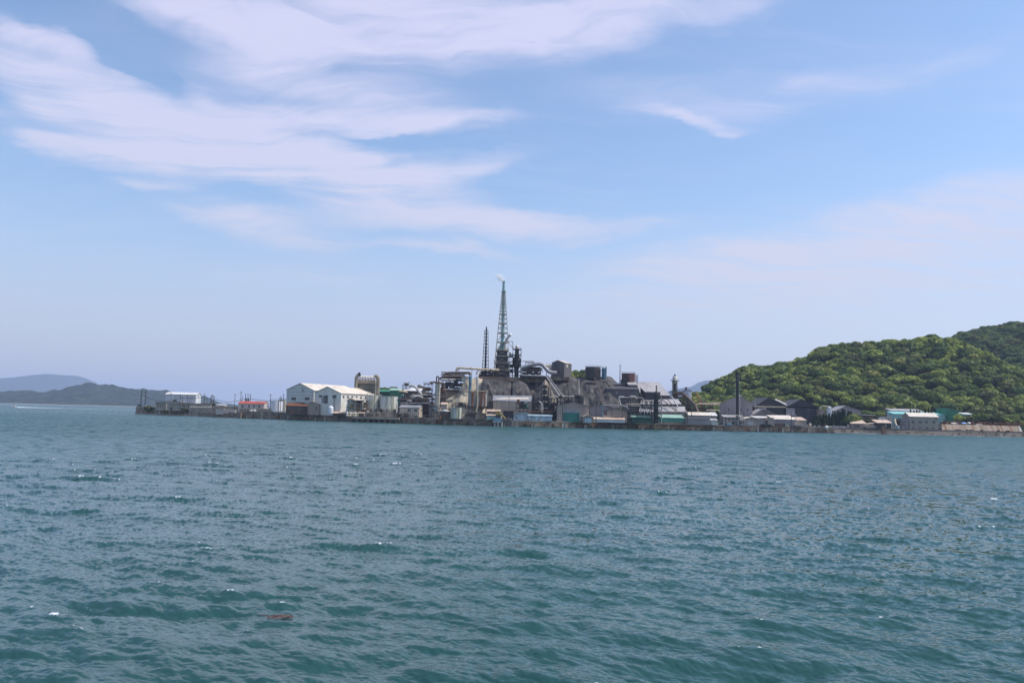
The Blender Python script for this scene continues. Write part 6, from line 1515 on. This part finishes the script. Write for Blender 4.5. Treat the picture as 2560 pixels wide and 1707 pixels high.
o = thing('site_truck', 'small red and white truck parked left of the white house', 'truck', (W(2200, 985, 572).x, 572, G)); xx = W(2196, 985, 572).x; zz = Zat(2200, 1050, 572)
MB().box(xx, 571, G + .5, xx + 3.4, 573, zz + 1.6).build('cargo_box', P['buoy_white'], o); MB().box(xx + 1.4, 570.95, zz - .4, xx + 2.6, 570.99, zz + .9).build('door_panel', P['rust'], o); MB().box(xx + 3.45, 571.1, G + .5, xx + 5.0, 572.9, zz + .8).build('cab', P['buoy_white'], o)
for k in (.7, 2.6, 4.2): MB().tube([(xx + k, 570.9, G + .45), (xx + k, 571.3, G + .45)], .45, 12).build('wheel', P['black_steel'], o)
house('dark narrow opening in the low brown quay between the huts', 2190, 2201, 1064, 1063.5, 552.6, 2, 'black_wall', 'rusty_steel', axis='f', name='gatehouse', cat='building')
tag(MB().box(mx(2203, 551.6), 551.3, -.5, mx(2213, 551.6), 553, Zat(2208, 1065, 551.5)).build('brick_pier', mat('brick_brown', (.23, .13, .08), (.15, .09, .06), rough=.9, scale=.6), None), 'square rusty brown pier on the low brown quay', 'pier')
pipe('yellow white ladder chute right of the right tan hut', [(2237, 1048, 562), (2239, 1058, 558), (2244, 1069, 554)], .5, 'pipe_cream', .8, name='chute', cat='chute', flanges=False)
tank('small pale round tank on the low quay by the yellow chute', 2244, 3, 1064, 1071, 554, 'bluepaint', name='small_tank', roof='flat', base=G, rail=False, ladder=False)
# concrete two storey house
house('two storey concrete house with two rows of dark windows and pale roof', 2275, 2345, 1041.5, 1032.5, 556, 11, 'conc_wall', 'cream_roof', axis='x', name='concrete_house', cat='building', over=.5,
      wins=[(x - 3.6, 1051, x + 3.6, 1058.5, 'shutter_dark') for x in (2282.5, 2301, 2316, 2334)] + [(x - 4, 1067, x + 4, 1072.5, 'shutter_dark') for x in (2283, 2300.5, 2317, 2332.5)], fr=True)
house('blue grey side store on the left of the two storey concrete house', 2264, 2273.5, 1052, 1050, 557, 8, 'lavender_wall', 'slag_roof', axis='m', name='side_store')
house('long teal shed with an aqua roof behind the concrete house', 2236, 2368, 1036, 1031, 600, 12, 'tealpaint', 'aqua_roof', axis='m', name='teal_shed', over=.4)
house('narrow pinkish roof behind the left part of the teal shed', 2229, 2308, 1028, 1023, 618, 10, 'rusty_steel', 'slag_roof', axis='m', name='back_shed')
house('bright green tall shed with a slanting top at the end of the teal shed', 2368, 2396, 1021.5, 1021, 598, 16, 'brightgreen', 'green_roof', axis='s', pe2=1026.5, name='green_hall', cat='building')
house('pale roofed shed half hidden by the bushes right of the green hall', 2409, 2432, 1035.5, 1032.5, 604, 8, 'tealpaint', 'white_roof', axis='m', name='back_shed')
pole('thin pole before the wooded hill right of the green hall', 2409.5, 1014, 590, arms=2, w=.12)
for i, (px, pt, r_) in enumerate([(2396, 1034, 4.2), (2404, 1037, 3.8), (2413, 1036, 4.2), (2424, 1036, 4.4), (2435, 1034, 4.4), (2446, 1033, 4.6), (2456, 1031, 4.8), (2466, 1032, 4.4), (2476, 1034, 4.4), (2487, 1034, 4.6), (2498, 1038, 4.2), (2508, 1042, 3.8), (2518, 1043, 3.6), (2400, 1044, 3.4), (2420, 1044, 3.6), (2440, 1044, 3.6), (2460, 1044, 3.8), (2480, 1045, 3.6), (2528, 1046, 3.4), (2540, 1048, 3.2)]):
    p = W(px, pt, 582 + (i % 3) * 4); tree(p.x, p.y, p.z - r_ * 1.7, r_, r_ * .8, i, 'olive brown bushy tree in the belt above the concrete slope', 'belt of bushy trees above the concrete slope', cme=bush_me[(i * 3) % 4])
# slanted concrete slope with scrap on top
zt0 = [(2354, 1060), (2400, 1061), (2450, 1062), (2500, 1063.5), (2550, 1065)]
b = MB(); a0 = [(px, py) for px, py in zt0]; tops = [W(px, py, 564) for px, py in a0]
bots = [W(px, 1079.5 + (px - 2350) * .02, 561) for px in (2350, 2402, 2453, 2505, 2557)]
n = len(tops)
b.faces([tuple(p) for p in tops] + [(p.x, p.y, G - .2) for p in bots] + [(p.x, p.y + 14, p.z) for p in tops], [(i, n + i, n + i + 1, i + 1) for i in range(n - 1)] + [(i, i + 1, 2 * n + i + 1, 2 * n + i) for i in range(n - 1)])
b.poly([tuple(tops[-1]), (bots[-1].x, bots[-1].y, G - .2), (tops[-1].x, tops[-1].y + 14, G - .2), (tops[-1].x, tops[-1].y + 14, tops[-1].z)]); b.poly([tuple(tops[0]), (tops[0].x, tops[0].y + 14, tops[0].z), (tops[0].x, tops[0].y + 14, G - .2), (bots[0].x, bots[0].y, G - .2)])
slope_m = mat('rusty_slope', (.36, .285, .215), (.23, .175, .125), (.20, .085, .04), rough=.9, scale=.22, streak=14, d3=.56, fine=.25, ys=.04)
tag(b.build('concrete_slope', slope_m, None), 'slanted pale concrete slope streaked with rust at the right edge', 'slope')
q = MB(); e0, e1 = tops[-1], bots[-1]; slab(q, [(e0.x - 1.8, e0.y - .15, e0.z + .05), (e0.x - .2, e0.y - .15, e0.z + .05), (e1.x - .2, e1.y - .15, G), (e1.x - 2.3, e1.y - .15, G)], .12); tag(q.build('ramp_strip', m_concpale, None), 'pale strip down the right end of the rusty concrete slope', 'strip')
tag(MB().box(tops[0].x - 3, 570, G, tops[-1].x + 30, 640, tops[2].z - .3).build('terrace', m_under, None), kind='structure')
rn = random.Random(9)
piles_ = [(2352, 2362, 1054), (2362, 2374, 1053), (2374, 2388, 1052.5), (2388, 2400, 1055), (2424, 2440, 1055.5), (2440, 2456, 1056), (2456, 2474, 1056.5), (2480, 2506, 1055), (2506, 2524, 1058), (2524, 2546, 1058)]
for i, (a, c_, t_) in enumerate(piles_):
    pa = W(a, t_, 574); pc = W(c_, t_, 574); zb_ = Zat((a + c_) / 2, 1062.5, 574); zt_ = pa.z; o = thing('scrap_heap', 'heap of red brown scrap metal on top of the concrete slope', 'scrap heap', (pa.x, 574, zb_), 'scrap heaps on the concrete slope')
    m1 = MB(); m2 = MB()
    for k in range(110):
        x = rn.uniform(pa.x, pc.x); u = 1 - abs((x - (pa.x + pc.x) / 2) / ((pc.x - pa.x) / 2 + .1)); z = zb_ + rn.random() * (zt_ - zb_) * (.45 + .55 * u); y = 571 + rn.uniform(-1, 2.5)
        d = Vector((rn.gauss(0, 1), rn.gauss(0, .6), rn.gauss(0, .5))).normalized() * rn.uniform(.5, 1.6)
        (m1 if k % 4 else m2).bar((x, y, z), (x + d.x, y + d.y, z + d.z), rn.uniform(.3, 1.1), rn.uniform(.2, .8))
    m1.build('rusty_pieces', P['rust'], o); m2.build('grey_pieces', P['rusty_steel'], o)
def tarp(label, px0, px1, pt, pb, Y, m, nm='tarpaulin', cat='tarpaulin'):
    a = W(px0, pb, Y); c_ = W(px1, pb, Y); z0 = Zat((px0 + px1) / 2, pb, Y); z1 = Zat((px0 + px1) / 2, pt, Y); rn2 = random.Random(px0); N_ = 9; rows = []
    for j in range(5):
        v = j / 4; rows.append([(a.x + (c_.x - a.x) * i / N_, Y + 2.4 * v, z0 + (z1 - z0) * math.sin(v * math.pi) ** .6 * (.6 + .4 * math.sin(i / N_ * math.pi)) * rn2.uniform(.75, 1.1)) for i in range(N_ + 1)])
    o_ = MB(); vs = [p for r_ in rows for p in r_]; o_.faces(vs, [(j * (N_ + 1) + i, j * (N_ + 1) + i + 1, (j + 1) * (N_ + 1) + i + 1, (j + 1) * (N_ + 1) + i) for j in range(4) for i in range(N_)], True); return tag(o_.build(nm, P[m], None), label, cat)
tarp('blue tarpaulin over scrap on top of the concrete slope', 2405, 2417, 1055, 1058.5, 568.5, 'tarp_blue'); tarp('white sheet lying right of the blue tarpaulin on the slope top', 2421, 2428, 1055, 1057.5, 568.5, 'buoy_white'); tarp('long blue and white sheet at the foot of the concrete slope', 2456, 2474, 1079, 1082, 560, 'tarp_blue')
tarp('pale slab of sheeting on the slope top further right', 2440, 2457, 1060, 1061.5, 568.5, 'pipe_white'); tarp('pinkish white load on the slope top left of the blue tarpaulin', 2379, 2396, 1055.5, 1059, 568.8, 'pale_wall')
for px0, px1, pt, lb, mm in ((2425, 2431, 1074, 'dark rusty box at the foot of the concrete slope', 'rusty_steel'), (2416, 2420, 1077.5, 'small red drum left of the dark box at the slope foot', 'rust'), (2452, 2457, 1078, 'small dark bin left of the blue sheet at the slope foot', 'dark_steel'), (2516, 2524, 1080.5, 'red float lying at the slope foot near the right edge', 'rust'), (2494, 2498, 1081, 'brown lump at the slope foot right of the blue sheet', 'rusty_steel'), (2390, 2401, 1077, 'low dark crate near the left foot of the concrete slope', 'slate_wall')):
    a = W(px0, pt, 558.5); c_ = W(px1, pt, 558.5); o = thing('storage_box', lb, 'box', (a.x, 558.5, G)); MB().box(a.x, 557.8, G + .001, c_.x, 559.3, max(a.z, G + .6) - .15).build('body', P[mm], o); MB().box(a.x - .08, 557.7, max(a.z, G + .6) - .14, c_.x + .08, 559.4, max(a.z, G + .6)).build('lid', P[mm], o)
house('narrow rusty gateway between the concrete house and the slope', 2346, 2355, 1063, 1060, 557, 6, 'taupe_wall', 'rust', axis='f', name='gateway', cat='gateway', wins=[(2347.5, 1070, 2353, 1077, 'black_steel')], fr=False)
# landing stages, buoys, ladders on the quay face
for k, (px, lb) in enumerate(((1543, 'pale wooden landing steps on the quay face below the tan roofed sheds'), (1053, 'brown timber landing on the quay face below the beige office'), (1169, 'brown timber fender on the quay face below the rust streaked silos'), (1321, 'brown timber fender on the quay face below the pale blue sheds'))):
    x, y = wallpt(px, -1.6); o = thing('landing_stage', lb, 'landing stage', (x, y, -1)); w_ = 2.2 if k else 4.2
    MB().box(x - w_, y - 1.2, 1.6, x + w_, y + 1.3, 1.9).build('deck', P['pipe_cream' if k == 0 else 'rusty_steel'], o)
    for dx_ in (-w_ + .3, 0, w_ - .3): MB().bar((x + dx_, y - 1, -2), (x + dx_, y - 1, G + (1.5 if k == 0 else .4)), .35).build('pile', P['conc_wall' if k == 0 else 'rusty_steel'], o)
    MB().bar((x - w_, y - 1, G + .2), (x + w_, y - 1, G + .2), .25).build('rail', P['pipe_cream' if k == 0 else 'rusty_steel'], o)
for px, lb in ((1635, 'white mooring buoy hanging on the quay below the green sheds'), (2066, 'white mooring buoy on the quay right of the cypress row')):
    x, y = wallpt(px, -1.2); o = thing('mooring_buoy', lb, 'buoy', (x, y, 3)); MB().lathe(x, y, [(1.1 * math.cos(a), 3.9 + 1.1 * math.sin(a)) for a in [(-.5 + i / 8) * math.pi * .98 for i in range(9)]], 16, caps=False).build('float', P['buoy_white'], o); MB().tube([(x + .3, y, 2.9), (x + 1.6, y, -.3)], .12, 6).build('rope', P['pipe_cream'], o)
# tyres, bollards and fence posts along the quay
def on_quay(px, off=1.2): return wallpt(px, off)
def railing(label, px0, px1, topz=1.1, m='galv', off=.4):
    o = thing('handrail', label, 'handrail', (*on_quay(px0, off), G)); q = MB(); n = int((px1 - px0) / 7); pr_ = None
    for i in range(n + 1):
        px = px0 + (px1 - px0) * i / n; x, y = on_quay(px, off); zb_ = G + .2
        q.bar((x, y, zb_ - .4), (x, y, zb_ + topz), .12)
        if pr_: q.bar((pr_[0], pr_[1], zb_ + topz), (x, y, zb_ + topz), .13); q.bar((pr_[0], pr_[1], zb_ + topz * .5), (x, y, zb_ + topz * .5), .1)
        pr_ = (x, y)
    q.build('rails', P[m], o); return o
railing('pale handrail along the quay before the rust streaked silos', 1100, 1280, 1.0); railing('long pale handrail along the quay below the green sheds', 1565, 1775, 1.0, 'pipe_cream')
railing('handrail along the quay before the white roofed row', 1860, 1990, .9); railing('fence along the sea wall left of the grey warehouses', 612, 850, 2.0, 'rusty_steel', .6); railing('handrail on the quay behind the concrete jetty', 880, 1000, 1.1, 'pipe_cream')
rn = random.Random(21)
kinds_ = [('crate', 'weathered equipment crate on the wharf'), ('drum', 'upright steel drum on the wharf'), ('pipe_bundle', 'bundle of pipes stacked on the wharf'), ('cabinet', 'grey switch cabinet on the wharf')]
spans = [(720, 865, 'below the two large warehouses'), (1222, 1284, 'beside the yellow crane'), (1486, 1565, 'by the tan roofed sheds'), (1576, 1640, 'under the first green shed'), (1778, 1860, 'left of the black chimney'), (1862, 2030, 'before the white roofed row'), (2034, 2125, 'below the cypress row'), (2215, 2350, 'before the concrete house')]
for a, c_, where in spans:
    n = int((c_ - a) / 9)
    for i in range(n):
        px = a + (c_ - a) * (i + rn.uniform(.2, .8)) / n; kd = rn.choice(kinds_); x, y = on_quay(px, rn.uniform(2, 3.6)); mm = rn.choice(['rust', 'rusty_steel', 'pipe_white', 'galv', 'dark_steel', 'tank_cream', 'bluepaint', 'pipe_cream', 'boiler'])
        h = rn.uniform(1.0, 2.3); o = thing(kd[0], kd[1] + ' ' + where, kd[0].replace('_', ' '), (x, y, G), kd[0].replace('_', ' ') + 's ' + where)
        if kd[0] == 'crate': MB().box(x - h * .6, y - .6, G, x + h * .6, y + .6, G + h * .8).build('body', P[mm], o); MB().box(x - h * .63, y - .63, G + h * .8 + .003, x + h * .63, y + .63, G + h * .8 + .12).build('lid', P['rusty_steel'], o)
        elif kd[0] == 'drum': MB().lathe(x, y, [(h * .35, G), (h * .38, G + h * .5), (h * .35, G + h), (h * .1, G + h + .1)], 12).build('shell', P[mm], o)
        elif kd[0] == 'pipe_bundle':
            for k in range(5): MB().tube([(x - 2, y + (k % 3) * .35, G + .2 + (k // 3) * .35), (x + 2, y + (k % 3) * .35, G + .2 + (k // 3) * .35)], .17, 7).build('pipe', P[mm], o)
        else: MB().box(x - .6, y - .4, G + .15, x + .6, y + .4, G + h).build('body', P['galv'], o); MB().box(x - .7, y - .5, G, x + .7, y + .5, G + .15).build('plinth', P['conc_wall'], o); MB().box(x - .5, y - .44, G + .3, x + .5, y - .4, G + h - .15).build('door', P['pipe_grey'], o)
# smoke from the tall chimney
cz = Zat(1259, 703, 590); cx_ = W(1259, 703, 590).x
sm = bpy.data.materials.new('smoke_vapour'); sm.use_nodes = True; t = sm.node_tree; t.nodes.clear(); q = NG(t)
pvv = q.n('ShaderNodeVolumePrincipled'); om_ = q.n('ShaderNodeOutputMaterial'); t.links.new(pvv.outputs[0], om_.inputs['Volume'])
tc = q.n('ShaderNodeTexCoord').outputs['Object']; nz = q.noise(tc, 1.7, 4, .65)
rad_ = q.vm('LENGTH', tc); dn = q.m('MULTIPLY', q.ss(q.m('ADD', rad_, q.m('MULTIPLY', q.m('SUBTRACT', nz, .5), 1.5)), .0, 1.0, 1.0, 0.0), .9)
t.links.new(dn, pvv.inputs['Density']); pvv.inputs['Color'].default_value = (.97, .97, .99, 1)
sme = bpy.data.meshes.new('smoke'); 
import bmesh
bm_ = bmesh.new(); bmesh.ops.create_icosphere(bm_, subdivisions=3, radius=1.0); bm_.to_mesh(sme); bm_.free(); sme.materials.append(sm)
o = bpy.data.objects.new('smoke', sme); COL.objects.link(o); a = W(1246, 692, 590); o.location = ((cx_ + a.x) / 2 - .5, 590, (cz + a.z) / 2 + .6); o.scale = (5.4, 2.8, 3.0); o.rotation_euler = (0, math.atan2(a.z - cz, cx_ - a.x) * .85, 0)
tag(o, 'small white puff of vapour drifting left from the tall chimney tip', 'smoke')
# reddish brown patch of thin strands on the foreground water
m_strands = mat('reddish_strands', (.085, .045, .038), (.06, .036, .03), rough=.6, scale=6)
for (px, py, sc, lb) in ((702, 1537, .24, 'reddish brown patch of thin strands floating in the foreground'),):
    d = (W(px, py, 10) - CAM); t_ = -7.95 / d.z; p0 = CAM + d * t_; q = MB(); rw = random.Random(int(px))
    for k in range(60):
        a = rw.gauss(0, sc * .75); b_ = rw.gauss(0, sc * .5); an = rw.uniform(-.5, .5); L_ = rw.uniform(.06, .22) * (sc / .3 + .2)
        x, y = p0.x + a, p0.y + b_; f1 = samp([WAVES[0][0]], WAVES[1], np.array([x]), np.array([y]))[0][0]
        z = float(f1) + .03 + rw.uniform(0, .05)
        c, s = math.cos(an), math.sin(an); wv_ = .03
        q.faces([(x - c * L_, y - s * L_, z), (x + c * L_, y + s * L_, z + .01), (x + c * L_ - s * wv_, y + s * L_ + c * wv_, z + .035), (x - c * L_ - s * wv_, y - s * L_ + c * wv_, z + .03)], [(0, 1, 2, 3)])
    tag(q.build('reddish_strands', m_strands, None), lb, 'reddish_strands')
# ------------------------------------------------------------ the air
hz = MB().box(-20000, -1500, -3.6, 20000, 18500, 470)
hm = bpy.data.materials.new('haze_air'); hm.use_nodes = True; t = hm.node_tree; t.nodes.clear()
pv = t.nodes.new('ShaderNodeVolumePrincipled'); om = t.nodes.new('ShaderNodeOutputMaterial')
pv.inputs['Color'].default_value = (.64, .75, 1.0, 1); pv.inputs['Density'].default_value = 8.2e-5; pv.inputs['Anisotropy'].default_value = .1
t.links.new(pv.outputs[0], om.inputs['Volume'])
tag(hz.build('haze', hm, None), kind='stuff')
